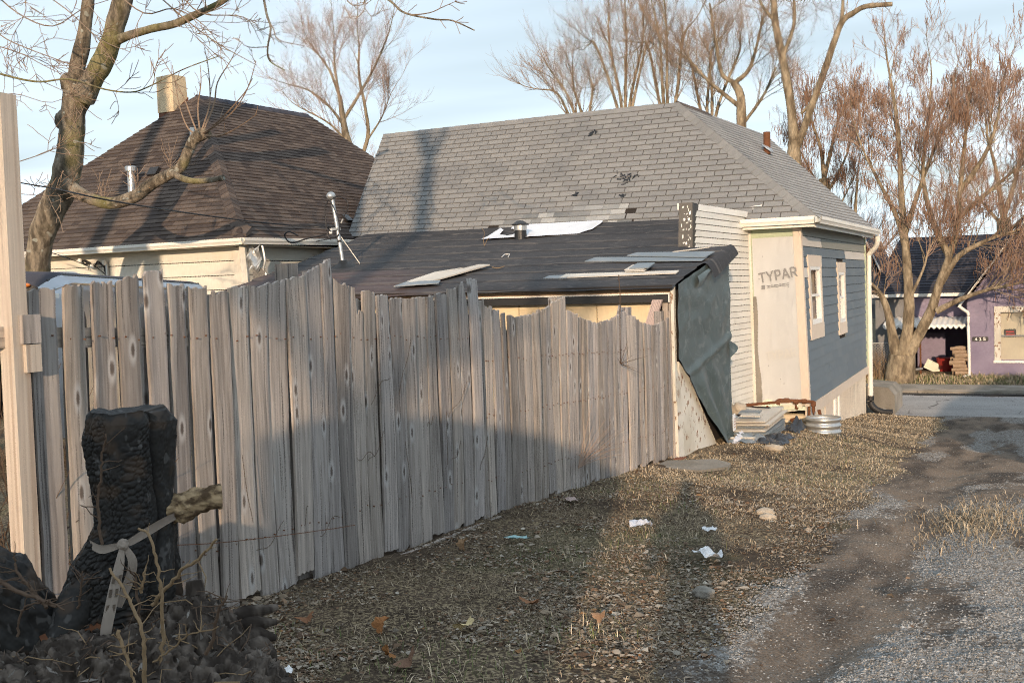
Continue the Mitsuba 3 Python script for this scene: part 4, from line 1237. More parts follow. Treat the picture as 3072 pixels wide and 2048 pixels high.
# torn downspout with bare foil at the corner
dsb = numbered_part(bh, 'broken_downspout')
put(dsb, hexa([V3(-12.86, 15.50, 0.20), V3(-12.78, 15.56, .18), V3(-12.80, 15.52, .87), V3(-12.88, 15.46, .87), V3(-12.88, 15.58, .20), V3(-12.80, 15.64, .18), V3(-12.82, 15.6, .87), V3(-12.9, 15.54, .87)]), 'cream')
part(dsb, 'foil', grid(lambda s, t: np.stack([-12.76 + .20 * s, 15.55 + 0.10 * s + 0.04 * np.sin(9 * t + 4 * s), 0.42 + 0.44 * t + 0.05 * np.sin(7 * s)], -1), 6, 8), 'galv')
part(dsb, 'black_strip', grid(lambda s, t: np.stack([-12.70 + .20 * s, 15.60 + 0.10 * s, 0.16 + 0.30 * t], -1), 3, 3), 'tar')
part(dsb, 'foil_edge', tube([(-12.53, 15.68, .86), (-12.50, 15.70, .6), (-12.54, 15.7, .45), (-12.50, 15.72, .32), (-12.52, 15.7, .16)], 0.022, 5), 'galv')
# chimney with brick foot
ch = numbered_part(bh, 'chimney')
cx, cy = -17.28, 18.75
put(ch, hexa([V3(cx - .24, cy - .24, 4.05), V3(cx + .22, cy - .24, 4.05), V3(cx + .19, cy - .22, 4.86), V3(cx - .26, cy - .22, 4.84), V3(cx - .24, cy + .24, 4.05), V3(cx + .22, cy + .24, 4.05), V3(cx + .18, cy + .22, 4.87), V3(cx - .25, cy + .22, 4.88)]), 'stucco', label='rendered tan chimney with a bare brick foot')
part(ch, 'brick_foot', box((cx - .23, cy - .22, 3.4), (cx + .23, cy + .22, 4.055)), 'brick_red')
part(ch, 'brick_foot', hexa([V3(cx + .235, cy - .23, 4.05), V3(cx + .235, cy + .24, 4.05), V3(cx + .22, cy + .24, 4.42), V3(cx + .225, cy - .15, 4.06), V3(cx + .15, cy - .23, 4.05), V3(cx + .15, cy + .24, 4.05), V3(cx + .15, cy + .24, 4.42), V3(cx + .15, cy - .15, 4.06)]), 'brick_red')
# flue and small pipes
fl0 = [(-16.491,16.594,2.135)][0]
fl0 = V3(*fl0)
fu = numbered_part(bh, 'flue')
put(fu, lathe([(0.075, -.15), (0.075, .42)], fl0, 16), 'galv')
part(fu, 'cap', lathe([(0.11, .40), (0.115, .41), (0.115, .49), (0.10, .51), (0, .515)], fl0, 16), 'galv')
fp = V3(*[(-15.946,17.820,3.340)][0])
part(bh, 'white_pipe', lathe([(0.05, -.1), (0.05, .17)], fp, 12), 'white_trim')
sv = V3(-13.2, 19.35, 1.42)
part(bh, 'small_vent', slab(sv + V3(0, 0, .05), V3(0, .22, 0), V3(-.14, 0, .13), V3(.03, 0, .03)), 'black_metal')
sv2 = V3(*[(-16.339,16.901,2.437)][0])
part(bh, 'small_vent', slab(sv2, V3(.24, 0, 0), V3(0, .12, .16), V3(0, -.05, .05)), 'black_metal')
# electricity connections on the wall
mt_ = thing('wall_junction', 'tangle of cables and white insulators on the cream wall above the camper', 'cable junction')
wp = [(-16.995,15.680,0.759),(-16.907,15.680,0.671),(-16.787,15.680,0.709),(-16.675,15.680,0.628),(-16.552,15.680,0.726),(-16.443,15.680,0.637),(-16.347,15.680,0.693),(-16.391,15.680,0.551),(-16.316,15.680,0.464)]
rng = np.random.default_rng(8)
put(f'{mt_}__bracket', tube([V3(*p) for p in wp], 0.014, 6), 'wire_black')
for j in (0, 3, 6):
    part(mt_, 'insulator', rock(V3(*wp[j]) + V3(0, -.04, 0), (.045, .045, .055), j, 1, 0.1), 'white_trim')
for j in range(6):
    a, b = rng.integers(0, 9, 2)
    m_ = (V3(*wp[a]) + V3(*wp[b])) / 2 + rng.normal(0, .09, 3) * V3(1, .2, 1)
    part(mt_, 'lead', tube([V3(*wp[a]), m_, V3(*wp[b]) + V3(.1, 0, -.1)], 0.010, 5), 'wire_black')
part(mt_, 'conduit', tube([V3(*wp[6]), V3(*wp[8]), V3(*wp[8]) + V3(0, 0, -1.6)], 0.03, 8), 'galv')
single('thin_cable', 'thin dark cable running from the left to the wall junction', 'cable', tube([V3(*wp[1])] + [V3(*q) for q in [(-16.120,14.600,0.750),(-16.583,14.600,0.881)]] + [V3(*q) for q in [(-15.554,13.000,0.993),(-16.611,13.000,1.236)]], 0.009, 5), 'wire_black')

# ---------------------------------------------------------------- camper trailer between the fence and the brown house
cam_ = thing('camper_trailer', 'silver camper trailer with dark rounded roof, showing above the fence', 'camper')
ca, cb = V3(-9.70, 8.6, 0), V3(-11.62, 13.3, 0)
ax = (cb - ca) / np.linalg.norm(cb - ca)
nx = V3(-ax[1], ax[0], 0)
nx = nx if nx[0] < 0 else -nx
Lc = np.linalg.norm(cb - ca)


def camper_z(s):
    return 0.265 - 0.115 * s


prof = [(0.0, -1.8), (0.0, -0.16), (0.03, -0.06), (0.10, 0.02), (0.22, 0.06), (1.1, 0.10), (2.0, 0.06), (2.2, -0.1), (2.2, -1.8)]


def camper_fn(s, t, lo=0, hi=len(prof) - 1):
    tt = lo + t * (hi - lo)
    pa, pb = np.interp(tt, range(len(prof)), [p[0] for p in prof]), np.interp(tt, range(len(prof)), [p[1] for p in prof])
    end = np.minimum(s, 1 - s) * Lc
    rd_ = 0.14 * np.clip(1 - end / 0.35, 0, 1) ** 2
    z = camper_z(s) + pb - rd_ * (pb > -.5)
    return ca + ax * (Lc * s)[..., None] + nx * (pa + rd_ * (1 - pa))[..., None] + V3(0, 0, 1) * z[..., None]


put(f'{cam_}__body', grid(lambda s, t: camper_fn(s, t, 0, 3), 60, 12), 'aluminium', smooth=40)
part(cam_, 'roof', grid(lambda s, t: camper_fn(s, t, 3, 8), 60, 20), 'dark_shingle', smooth=40, label='dark weathered roof skin')
for s_ in (0.001, 0.999):
    ring = [camper_fn(np.array([s_]), np.array([t]))[0] for t in np.linspace(0, 1, 25)]
    c0 = np.mean(ring, 0)
    part(cam_, 'end_wall', (np.array(ring + [c0]), np.array([(i, i + 1, 25) for i in range(24)])), 'black_metal')
part(cam_, 'trim_rail', tube([camper_fn(np.array([s]), np.array([0.0]), 1.9, 2)[0] - nx * .012 for s in np.linspace(0.02, .98, 20)], 0.016, 6, 1), 'aluminium')
part(cam_, 'trim_rail', tube([camper_fn(np.array([s]), np.array([0.0]), 3.05, 4)[0] for s in np.linspace(0.02, .98, 20)], 0.014, 6, 1), 'black_metal')
part(cam_, 'marker_light', rock(ca + ax * -.02 + nx * .35 + V3(0, 0, .17), (.05, .05, .025), 2, 2, 0), 'orange_lens')
part(cam_, 'front_strip', box(ca + ax * -.02 + V3(-.5, -.02, .02), ca + V3(0.02, .0, .07)), 'white_trim')
part(cam_, 'red_reflector', box(ca + ax * (Lc * .965) - nx * .015 + V3(-.05, -.02, -.03), ca + ax * (Lc * .965) - nx * .01 + V3(.05, .02, .01)), 'red_plastic')
vt = ca + ax * Lc * .30 + nx * .75 + V3(0, 0, .26)
part(cam_, 'roof_hatch', lathe([(.36, -.05), (.36, .02), (.20, .085), (0, .09)], vt, 18), 'galv')
# ---------------------------------------------------------------- purple house across the street
ph = thing('purple_house', 'purple house with white trimmed gable across the street', 'house')
fy = 35.0
hx0, hx1 = -1.94, 3.4
apx = (hx0 + hx1) / 2
ev, apz = -0.86, 2.9
wa, wb_, wc, wd = -1.03, -0.02, -2.60, -1.20
wall_ = plate([(hx0, -3.3), (hx1, -3.3), (hx1, ev), (apx, apz), (hx0, ev)], (0, fy, 0), (1, 0, 0), (0, 0, 1), -0.2,
              holes=[[(wa, wc), (wb_, wc), (wb_, wd), (wa, wd)]])
put(f'{ph}__wall', wall_, 'purple')
part(ph, 'side_wall', box((hx0, fy + .2, -3.3), (hx0 + .15, fy + 6, ev)), 'purple')
win = numbered_part(ph, 'window')
put(win, box((wa - .17, fy - .04, wd), (wb_ + .17, fy + .05, wd + .18)), 'peeling')
part(win, 'casing', box((wa - .17, fy - .04, wc - .02), (wa, fy + .05, wd)), 'peeling')
part(win, 'casing', box((wb_, fy - .04, wc - .02), (wb_ + .17, fy + .05, wd)), 'peeling')
part(win, 'sill', box((wa - .2, fy - .08, wc - .08), (wb_ + .2, fy + .05, wc - .02)), 'white_trim')
part(win, 'blind', box((wa, fy + .14, wc), (wb_, fy + .15, wd)), 'blind')
part(win, 'meeting_rail', box((wa, fy + .04, (wc + wd) / 2 - .02), (wb_, fy + .08, (wc + wd) / 2 + .03)), 'grey_board')
part(win, 'jamb', box((wb_ - .10, fy + .04, wc), (wb_, fy + .08, wd)), 'grey_board')
part(win, 'pane', (np.array([(wa, fy + .1, wc), (wb_, fy + .1, wc), (wb_, fy + .1, wd), (wa, fy + .1, wd)]), np.array([(0, 1, 2), (0, 2, 3)]), np.array([(0, 0), (1, 0), (1, 1), (0, 1.0)])), 'pane')
sg = numbered_part(ph, 'window_sign')
put(sg, box((-0.93, fy + .085, -1.93), (-0.62, fy + .095, -1.70)), 'black_metal', label='black sign with red lettering in the window')
part(sg, 'red_lettering', join([box((-0.89, fy + .080, z), (-0.89 + w, fy + .084, z + .045)) for z, w in ((-1.80, .22), (-1.88, .23))]), 'red_plastic')
np_ = numbered_part(ph, 'number_plate')
put(np_, plate([(-.20, -.065), (.20, -.065), (.22, -.03), (.22, .03), (.20, .065), (-.20, .065), (-.22, .03), (-.22, -.03)], (-1.58, fy - .03, -1.975), (1, 0, 0), (0, 0, 1), 0.02), 'black_metal', label='dark house number plate with pale figures')
part(np_, 'figures', lettering('4 1 5', 0.09, (-1.735, fy - .056, -2.02), V3(1, 0, 0), V3(0, 0, 1), 0.004, True), 'white_trim')
# gable barge, roof, gutter and downspout
part(ph, 'bargeboard', beam((hx0 - .22, fy - .18, ev - .16), (apx, fy - .18, apz + .06), 0.05, 0.18, up=(0, 1, 0)), 'white_trim')
part(ph, 'bargeboard', beam((hx1 + .22, fy - .18, ev - .16), (apx, fy - .18, apz + .06), 0.05, 0.18, up=(0, 1, 0)), 'white_trim')
part(ph, 'roof', hexa([V3(hx0 - .3, fy - .2, ev - .10), V3(apx, fy - .2, apz + .16), V3(apx, fy + 7, apz + .16), V3(hx0 - .3, fy + 7, ev - .1), V3(hx0 - .3, fy - .2, ev - .16), V3(apx, fy - .2, apz + .1), V3(apx, fy + 7, apz + .1), V3(hx0 - .3, fy + 7, ev - .16)]), 'dark_shingle')
part(ph, 'roof', hexa([V3(hx1 + .3, fy - .2, ev - .10), V3(apx, fy - .2, apz + .16), V3(apx, fy + 7, apz + .16), V3(hx1 + .3, fy + 7, ev - .1), V3(hx1 + .3, fy - .2, ev - .16), V3(apx, fy - .2, apz + .1), V3(apx, fy + 7, apz + .1), V3(hx1 + .3, fy + 7, ev - .16)]), 'dark_shingle')
dn = numbered_part(ph, 'downspout')
put(dn, tube([(-2.12, fy - .1, -.86), (-2.13, fy - .12, -1.0), (-1.97, fy - .12, -1.14), (-1.90, fy - .10, -1.22), (-1.90, fy - .10, -1.6), (-1.88, fy - .10, -2.95), (-1.90, fy - .14, -3.05), (-2.05, fy - .2, -3.10)], 0.045, 8), 'white_trim', smooth=50)
# lower wing with the covered porch
part(ph, 'wing_wall', box((-3.6, 38.2, -3.4), (hx0, 38.4, 0)), 'purple')
part(ph, 'wing_wall', box((-3.62, 36.55, -1.45), (hx0 - .02, 36.7, -0.62)), 'purple')
part(ph, 'wing_wall', box((-3.55, 37.3, -3.3), (-2.72, 37.4, -1.9)), 'purple')
part(ph, 'wing_end', box((-4.75, 36.6, -3.3), (-3.64, 38.2, -0.7)), 'grey_board')
wr = numbered_part(ph, 'wing_roof')
put(wr, hexa([V3(-4.9, 36.3, -.62), V3(hx0 + .3, 36.3, -.62), V3(hx0 + 1.2, 39.8, 1.25), V3(-4.3, 39.8, 1.25), V3(-4.9, 36.3, -.7), V3(hx0 + .3, 36.3, -.7), V3(hx0 + 1.2, 39.8, 1.17), V3(-4.3, 39.8, 1.17)]), 'dark_shingle')
part(wr, 'gutter', box((-4.9, 36.18, -.72), (hx0 - .1, 36.3, -.62)), 'white_trim')
part(wr, 'shingle_course', join([hexa([bil([V3(-4.9, 36.3, -.62), V3(hx0 + .3, 36.3, -.62), V3(hx0 + 1.2, 39.8, 1.25), V3(-4.3, 39.8, 1.25)], s, t) + V3(0, -.01 * u, .022 * u) for s, t, u in ((0, k_ / 22, 1), (1, k_ / 22, 1), (1, (k_ + 1.1) / 22, .1), (0, (k_ + 1.1) / 22, .1))] + [bil([V3(-4.9, 36.3, -.62), V3(hx0 + .3, 36.3, -.62), V3(hx0 + 1.2, 39.8, 1.25), V3(-4.3, 39.8, 1.25)], s, t) for s, t in ((0, k_ / 22), (1, k_ / 22), (1, (k_ + 1.1) / 22), (0, (k_ + 1.1) / 22))]) for k_ in range(20)]), 'dark_shingle')
# scalloped white awning
av, af = [], []
na = 60
for i in range(na + 1):
    x = -4.35 + (hx0 - .03 + 4.35) * i / na
    w = 0.02 * np.cos(i * 1.6)
    d = 0.045 * abs(np.sin(i * 0.8))
    av += [(x, 36.5, -1.36 + w), (x, 35.15, -1.56 + w), (x, 35.13, -1.62 - d + w)]
for i in range(na):
    for j in range(2):
        q = i * 3 + j
        af += [(q, q + 3, q + 4), (q, q + 4, q + 1)]
part(ph, 'awning', (np.array(av), np.array(af)), 'white_trim', label='white corrugated awning with scalloped edge over the porch')
part(ph, 'awning_post', tube([(-3.28, 35.3, -3.15), (-3.28, 35.3, -1.6)], 0.03, 6, 1), 'rust')
part(ph, 'porch_floor', box((-4.5, 35.1, -3.4), (hx0, 38.2, -3.08)), 'concrete')
ORD = ('lowest', 'second', 'third', 'fourth', 'fifth', 'sixth', 'seventh', 'eighth', 'ninth')
# firewood stacked at the porch corner
rng = np.random.default_rng(21)
z = -3.0
row = 0
while z < -2.25:
    for j in range(2):
        h = rng.uniform(.045, .075)
        xx = -2.16 + rng.normal(0, .07)
        yy = 34.95 + j * 0.2
        ln = rng.uniform(.28, .52) * (1 - .012 * row)
        single('firewood_log', f'split firewood log, {ORD[row]} from the ground in the {("front", "rear")[j]} row of the porch stack', 'log', tube([(xx - ln / 2, yy, z), (xx, yy + rng.normal(0, .01), z + .01), (xx + ln / 2, yy, z + rng.normal(0, .015))], h, 6, 1), 'log', group='firewood logs in the stack')
    z += 0.105
    row += 1
single('red_tub', 'red plastic tub in the shaded porch', 'tub', lathe([(.24, 0), (.30, .42), (.32, .44), (.28, .44), (.22, .05)], (-2.62, 36.4, -3.08), 18), 'red_plastic')
for i, (x, y, z, w) in enumerate(((-3.9, 34.9, -3.0, .5), (-3.5, 35.0, -2.95, .6), (-3.75, 34.8, -2.9, .4))):
    single('porch_timber', ('broken pallet board lying on the porch edge', 'grey plank leaning on the porch edge behind the broken board', 'short piece of timber on top of the heap by the big tree')[i], 'timber', beam((x - w / 2, y, z), (x + w / 2, y + .1, z + .08), .12, .05), 'grey_board')
single('pale_panel', 'pale panel tipped against the porch wall', 'panel', slab((-3.28, 36.2, -2.92), (.42, 0, -.22), (.13, .05, .26), (0, .04, 0)), 'meter_green')

# ---------------------------------------------------------------- houses behind
gh = thing('grey_house', 'narrow weathered grey house behind the big multi-stemmed tree', 'house')
put(f'{gh}__wall', plate([(-7.6, -3.6), (-4.72, -3.6), (-4.62, -.9), (-5.5, 1.2), (-6.4, 1.2), (-7.6, -.7)], (0, 39.5, 0), (1, 0, 0), (0, 0, 1), -3.0), 'grey_board')
for k_ in range(16):
    part(gh, 'siding_board', slab((-7.6, 39.48, -3.4 + k_ * .16), (2.9, 0, 0), (0, .012, .17), (0, .03, 0)), 'grey_board' if k_ % 5 else 'plank_primer')
part(gh, 'roof', hexa([V3(-4.3, 39.1, -1.05), V3(-4.3, 43, -1.05), V3(-5.45, 43, 1.45), V3(-5.45, 39.1, 1.45), V3(-4.38, 39.1, -1.10), V3(-4.38, 43, -1.1), V3(-5.53, 43, 1.40), V3(-5.53, 39.1, 1.4)]), 'dark_shingle')
part(gh, 'roof', hexa([V3(-7.9, 39.1, -.8), V3(-5.45, 39.1, 1.45), V3(-5.45, 43, 1.45), V3(-7.9, 43, -.8), V3(-7.8, 39.1, -.9), V3(-5.45, 39.1, 1.35), V3(-5.45, 43, 1.35), V3(-7.8, 43, -.9)]), 'dark_shingle')
part(gh, 'bargeboard', beam((-4.32, 39.05, -1.1), (-5.45, 39.05, 1.4), .04, .14, up=(0, 1, 0)), 'white_trim')
part(gh, 'eave_box', box((-4.72, 39.0, -.95), (-4.36, 39.3, -.72)), 'plank_primer')
w_ = part(gh, 'window', box((-5.35, 39.42, -2.9), (-4.95, 39.46, -1.5)), 'blind')
part(w_, 'casing', box((-5.42, 39.40, -2.95), (-5.33, 39.47, -1.42)), 'white_trim')
part(w_, 'casing', box((-4.97, 39.40, -2.95), (-4.88, 39.47, -1.42)), 'white_trim')
fw = thing('white_house', 'small white gabled house far behind the grey house', 'house')
put(f'{fw}__wall', plate([(-7.2, -3.5), (-5.15, -3.5), (-5.15, .55), (-6.55, 1.25), (-7.2, .9)], (0, 60, 0), (1, 0, 0), (0, 0, 1), -5), 'white_trim')
part(fw, 'roof', hexa([V3(-6.55, 59.6, 1.38), V3(-4.8, 59.6, .5), V3(-4.8, 65, .5), V3(-6.55, 65, 1.38), V3(-6.55, 59.6, 1.28), V3(-4.8, 59.6, .4), V3(-4.8, 65, .4), V3(-6.55, 65, 1.28)]), 'dark_shingle')
w_ = part(fw, 'window', box((-6.7, 59.95, -.15), (-6.25, 59.99, .45)), 'grey_board')
part(fw, 'lower_roof', hexa([V3(-7, 58.6, -.75), V3(-5, 58.6, -.75), V3(-5, 60, -.35), V3(-7, 60, -.35), V3(-7, 58.6, -.85), V3(-5, 58.6, -.85), V3(-5, 60, -.45), V3(-7, 60, -.45)]), 'dark_shingle')
wh2 = thing('white_shed', 'low white outbuilding seen between the big tree stems', 'shed')
put(f'{wh2}__wall', box((-5.1, 41.5, -3.3), (-4.2, 43, -1.1)), 'white_trim')
part(wh2, 'roof', hexa([V3(-5.3, 41.3, -1.1), V3(-4.1, 41.3, -1.1), V3(-4.1, 43, -.6), V3(-5.3, 43, -.6), V3(-5.3, 41.3, -1.2), V3(-4.1, 41.3, -1.2), V3(-4.1, 43, -.7), V3(-5.3, 43, -.7)]), 'white_trim')

# ---------------------------------------------------------------- chain-link fence and the end of a retaining wall
cf = thing('chain_link_fence', 'short run of chain link fence beside the big multi-stemmed tree', 'fence')
ms = []
for k_ in np.arange(-1.3, 1.6, 0.085):
    for sgn in (1, -1):
        a0, a1 = -5.4 + (k_ if sgn > 0 else k_ + 1.1), -5.4 + (k_ + 1.1 if sgn > 0 else k_)
        p, q = V3(a0, 34.4, -3.15), V3(a1, 34.4, -2.05)
        lo = max(-5.4, min(p[0], q[0])), min(-4.0, max(p[0], q[0]))
        if lo[1] - lo[0] < .03:
            continue
        f_ = lambda x: p + (q - p) * ((x - p[0]) / (q[0] - p[0]))
        ms.append((np.array([f_(lo[0]), f_(lo[1])]), np.array([.006, .006])))
put(f'{cf}__mesh', tubes(ms, 4), 'fence_wire')
part(cf, 'top_rail', tube([(-5.4, 34.4, -2.05), (-4.0, 34.4, -2.05)], .02, 6, 1), 'fence_wire')
part(cf, 'post', tube([(-5.0, 34.42, -3.2), (-5.0, 34.42, -1.95)], .03, 8, 1), 'fence_wire')
rw = thing('retaining_wall_end', 'stained concrete wall end where the alley meets the street', 'wall')
put(f'{rw}__block', plate([(-3.75, -3.7), (-3.08, -3.7), (-3.08, -2.84), (-3.22, -2.66), (-3.75, -2.62)], (0, 26.9, 0), (1, 0, 0), (0, 0, 1), -1.6), 'concrete')
single('street_rock', 'small tan rock lying beside the black downspout elbow', 'rock', rock((-3.28, 26.4, -3.18), (.12, .1, .09), 4), 'stone')

# ---------------------------------------------------------------- the weathered fence along the alley
fence = thing('wooden_fence', 'weathered grey wooden fence of uneven upright boards along the alley', 'fence')
FX = -4.29
BO = [(3.641,3.797,0.054,0.053,-1.773),(3.827,3.986,0.066,0.07,-1.783),(4.018,4.17,0.081,0.088,-1.792),(4.191,4.345,0.086,0.123,-1.801),(4.386,4.523,0.135,0.156,-1.811),(4.54,4.678,0.063,0.064,-1.819),(4.718,4.868,0.044,0.047,-1.828),(4.885,5.034,0.029,0.024,-1.837),(5.058,5.219,0.039,0.042,-1.846),(5.248,5.397,0.047,0.059,-1.858),(5.43,5.589,0.064,0.081,-1.871),(5.603,5.764,0.087,0.116,-1.882),(5.788,5.948,0.128,0.176,-1.894),(5.983,6.104,0.194,0.224,-1.906),(6.11,6.282,0.086,0.037,-1.914),(6.288,6.431,0.04,-0.146,-1.923),(6.474,6.613,0.003,-0.024,-1.932),(6.629,6.798,-0.034,-0.043,-1.941),(6.808,6.966,-0.063,-0.066,-1.948),(6.985,7.136,-0.067,-0.07,-1.954),(7.155,7.312,-0.067,-0.068,-1.959),(7.33,7.483,-0.058,-0.058,-1.964),(7.504,7.66,-0.044,-0.037,-1.969),(7.683,7.845,-0.016,0.002,-1.974),(7.86,7.996,0.013,-0.108,-1.979),(8.046,8.195,0.067,0.068,-1.985),(8.195,8.313,-0.113,-0.101,-1.992),(8.321,8.448,-0.154,-0.18,-2.002),(8.459,8.606,-0.196,-0.224,-2.014),(8.631,8.745,-0.238,-0.244,-2.026),(8.766,8.93,-0.264,-0.274,-2.038),(8.938,9.08,-0.279,-0.284,-2.05),(9.09,9.244,-0.276,-0.274,-2.062),(9.254,9.422,-0.266,-0.256,-2.075),(9.437,9.587,-0.24,-0.224,-2.087),(9.593,9.752,-0.22,-0.195,-2.099),(9.766,9.931,-0.174,-0.157,-2.112),(9.935,10.114,-0.139,-0.13,-2.125),(10.112,10.235,-0.258,-0.284,-2.137),(10.243,10.378,-0.275,-0.298,-2.148),(10.383,10.524,-0.32,-0.348,-2.159),(10.526,10.655,-0.362,-0.376,-2.168),(10.661,10.798,-0.381,-0.401,-2.174),(10.802,10.947,-0.41,-0.421,-2.179),(10.954,11.09,-0.426,-0.432,-2.185),(11.098,11.244,-0.413,-0.415,-2.191),(11.255,11.398,-0.406,-0.407,-2.197),(11.409,11.548,-0.388,-0.383,-2.203),(11.561,11.7,-0.364,-0.354,-2.209),(11.709,11.862,-0.33,-0.325,-2.215),(11.881,12.149,-0.366,-0.401,-2.224),(12.159,12.307,-0.427,-0.444,-2.233),(12.315,12.467,-0.465,-0.482,-2.239),(12.481,12.608,-0.493,-0.509,-2.246),(12.622,12.752,-0.52,-0.526,-2.251),(12.767,12.898,-0.527,-0.533,-2.257),(12.915,13.052,-0.533,-0.534,-2.263),(13.071,13.194,-0.519,-0.513,-2.269),(13.207,13.337,-0.508,-0.502,-2.274),(13.35,13.501,-0.475,-0.459,-2.28),(13.517,13.64,-0.392,-0.374,-2.286)]


def board_mesh(y0, y1, z0, z1t, z2t, thick, seed, notch=None, xoff=0.0, nz=12):
    rng = np.random.default_rng(seed)
    nc = 9
    u = np.linspace(0, 1, nc)
    w = y1 - y0
    ztop = z1t + (z2t - z1t) * u + rng.uniform(-.012, .010, nc)
    ztop += np.where(rng.random(nc) < 0.25, rng.uniform(-.03, .012, nc), 0)
    if notch is not None:
        ztop = notch(u, ztop)
    zbot = z0 + rng.uniform(-.008, .012, nc) + rng.normal(0, .02) * u
    t = np.concatenate([np.linspace(0, 0.94, nz), [0.975, 1.0]])
    cup = rng.normal(0, .006)
    bow, tw, ph_ = rng.normal(0, .010), rng.normal(0, .010), rng.uniform(0, 6)
    ed = rng.normal(0, .0022, (2, len(t)))
    P = np.zeros((len(t), nc, 3))
    for i, tt in enumerate(t):
        z = zbot + (ztop - zbot) * tt
        y = y0 + w * u + ed[0, i] * (1 - u) + ed[1, i] * u + 0.004 * np.sin(tt * 3 + ph_)
        x = FX + xoff + cup * np.cos((u - .5) * np.pi) + bow * np.sin(np.pi * tt) + tw * (u - .5) * (tt - .3) * 2
        P[i] = np.stack([x, y, z], -1)
    P[:, 0, 0] -= .004
    P[:, -1, 0] -= .004
    Q = P.copy()
    Q[..., 0] -= thick
    ident = nid()
    V, F, UV = [], [], []

    def sheet(A, us, vs, flip):
        n = len(V)
        r, c = A.shape[:2]
        V.extend(A.reshape(-1, 3))
        UV.extend(np.stack([us, vs], -1).reshape(-1, 2))
        for i in range(r - 1):
            for j in range(c - 1):
                a, b, d, e = n + i * c + j, n + i * c + j + 1, n + (i + 1) * c + j + 1, n + (i + 1) * c + j
                F.extend([(a, b, d), (a, d, e)] if not flip else [(a, d, b), (a, e, d)])

    uu = np.broadcast_to(u * w, P.shape[:2])
    sheet(P, uu, P[..., 2], False)
    sheet(Q, uu, Q[..., 2], True)
    for col, fl in ((0, True), (nc - 1, False)):
        E = np.stack([P[:, col], Q[:, col]], 1)
        sheet(E, np.broadcast_to(np.array([0, thick]), E.shape[:2]), E[..., 2], fl)
    for rw_, fl in ((0, True), (len(t) - 1, False)):
        E = np.stack([P[rw_], Q[rw_]], 0)
        sheet(E, np.broadcast_to(u * w, E.shape[:2]), E[..., 0] * 1.0, fl)
    uv = np.array(UV) + [16.0 * ident + 0.5, 0]
    return np.array(V), np.array(F), uv


def broken(u, z):
    return np.where(u < .45, z[0] - .25 * u * .1, z[-1]) + np.where(u < .45, .0, R.uniform(-.02, .02, len(u)))


def spike(u, z):
    return z[0] - np.where(u > .55, (u - .55) * 0.45, 0) + np.where(np.abs(u - .5) < .07, .03, 0)


for i, (y0, y1, zl, zr_, zb) in enumerate(BO):
    notch = broken if i == 15 else spike if i == 24 else None
    rr = np.random.default_rng(500 + i)
    shrink = 0.010 if i < 8 else 0.0
    lift = rr.choice([0, .02, .05, .09], p=[.45, .25, .2, .1])
    if i > 7:
        m_ = (BO[i - 1][1] + y0) / 2, ((y1 + BO[i + 1][0]) / 2 if i + 1 < len(BO) else y1)
        g0, g1 = rr.choice([.002, .004, .007, .011], 2, p=[.3, .35, .25, .1])
        y0, y1 = m_[0] + g0, m_[1] - g1
    part(fence, 'board', board_mesh(y0 + shrink * rr.random(), y1 - shrink * rr.random(), zb - .02 + lift, zl, zr_, 0.019, 900 + i, notch, xoff=rr.uniform(-.007, .007)), 'old_wood')
# a second row behind closes the gaps (rails, posts, spare boards)
for a, b, z1, z2, h in ((3.4, 8.0, -.16, -.42, .10), (3.4, 8.0, -1.42, -1.60, .10), (8.0, 13.6, -.62, -.86, .10), (8.0, 13.6, -1.66, -1.90, .10), (8.0, 13.6, -1.1, -1.34, .09)):
    part(fence, 'rail', beam((FX - .055, a, z1), (FX - .055, b, z2), .04, h, up=(0, 0, 1)), 'old_wood')
for y, zt, w in ((3.68, -.03, .10), (5.76, .19, .115), (7.9, -.12, .1), (10.12, -.13, .13), (12.2, -.29, .13), (13.45, -.38, .1)):
    part(fence, 'post', slab((FX - .075, y - w / 2, -2.6), (0, w, 0), (0, 0, 2.6 + zt), (-.1, 0, 0)), 'old_wood')
part(fence, 'pointed_picket', board_mesh(11.66, 11.86, -1.9, -.34, -.34, .02, 77, notch=lambda u, z: -.36 + .11 * (1 - np.abs(2 * u - 1) ** 1.6) - .0 * u, xoff=-.03), 'old_wood')
gaps = [((BO[i][1] + BO[i + 1][0]) / 2, min(BO[i][2], BO[i + 1][2]) - .10) for i in range(0, len(BO) - 1)]
for i, (a, b, zt) in enumerate([(y - .065, y + .065, z) for y, z in gaps] + [(6.38, 6.55, -.06), (7.9, 8.05, -.06)]):
    part(fence, 'spare_board', board_mesh(a, b, -1.9, zt, zt - .02, .02, 300 + i, xoff=-.105 if i < len(gaps) else -.045), 'old_wood')
part(fence, 'foot_board', beam((-4.20, 6.62, -1.955), (-4.22, 8.35, -2.01), .035, .05), 'old_wood')
# ---- new post at the left end
npst = thing('timber_post', 'new pale square timber post standing at the left end of the weathered fence', 'post')
pc = V3(-4.235, 3.545)
put(f'{npst}__shaft', box((-4.36, 3.517, -1.75), (-4.27, 3.605, .955)), 'new_wood')
part(npst, 'rail_stub', box((-4.30, 3.555, -.20), (-4.245, 3.655, -.065)), 'old_wood')
part(npst, 'rail_stub', box((-4.30, 3.57, -.335), (-4.25, 3.655, -.205)), 'new_wood')

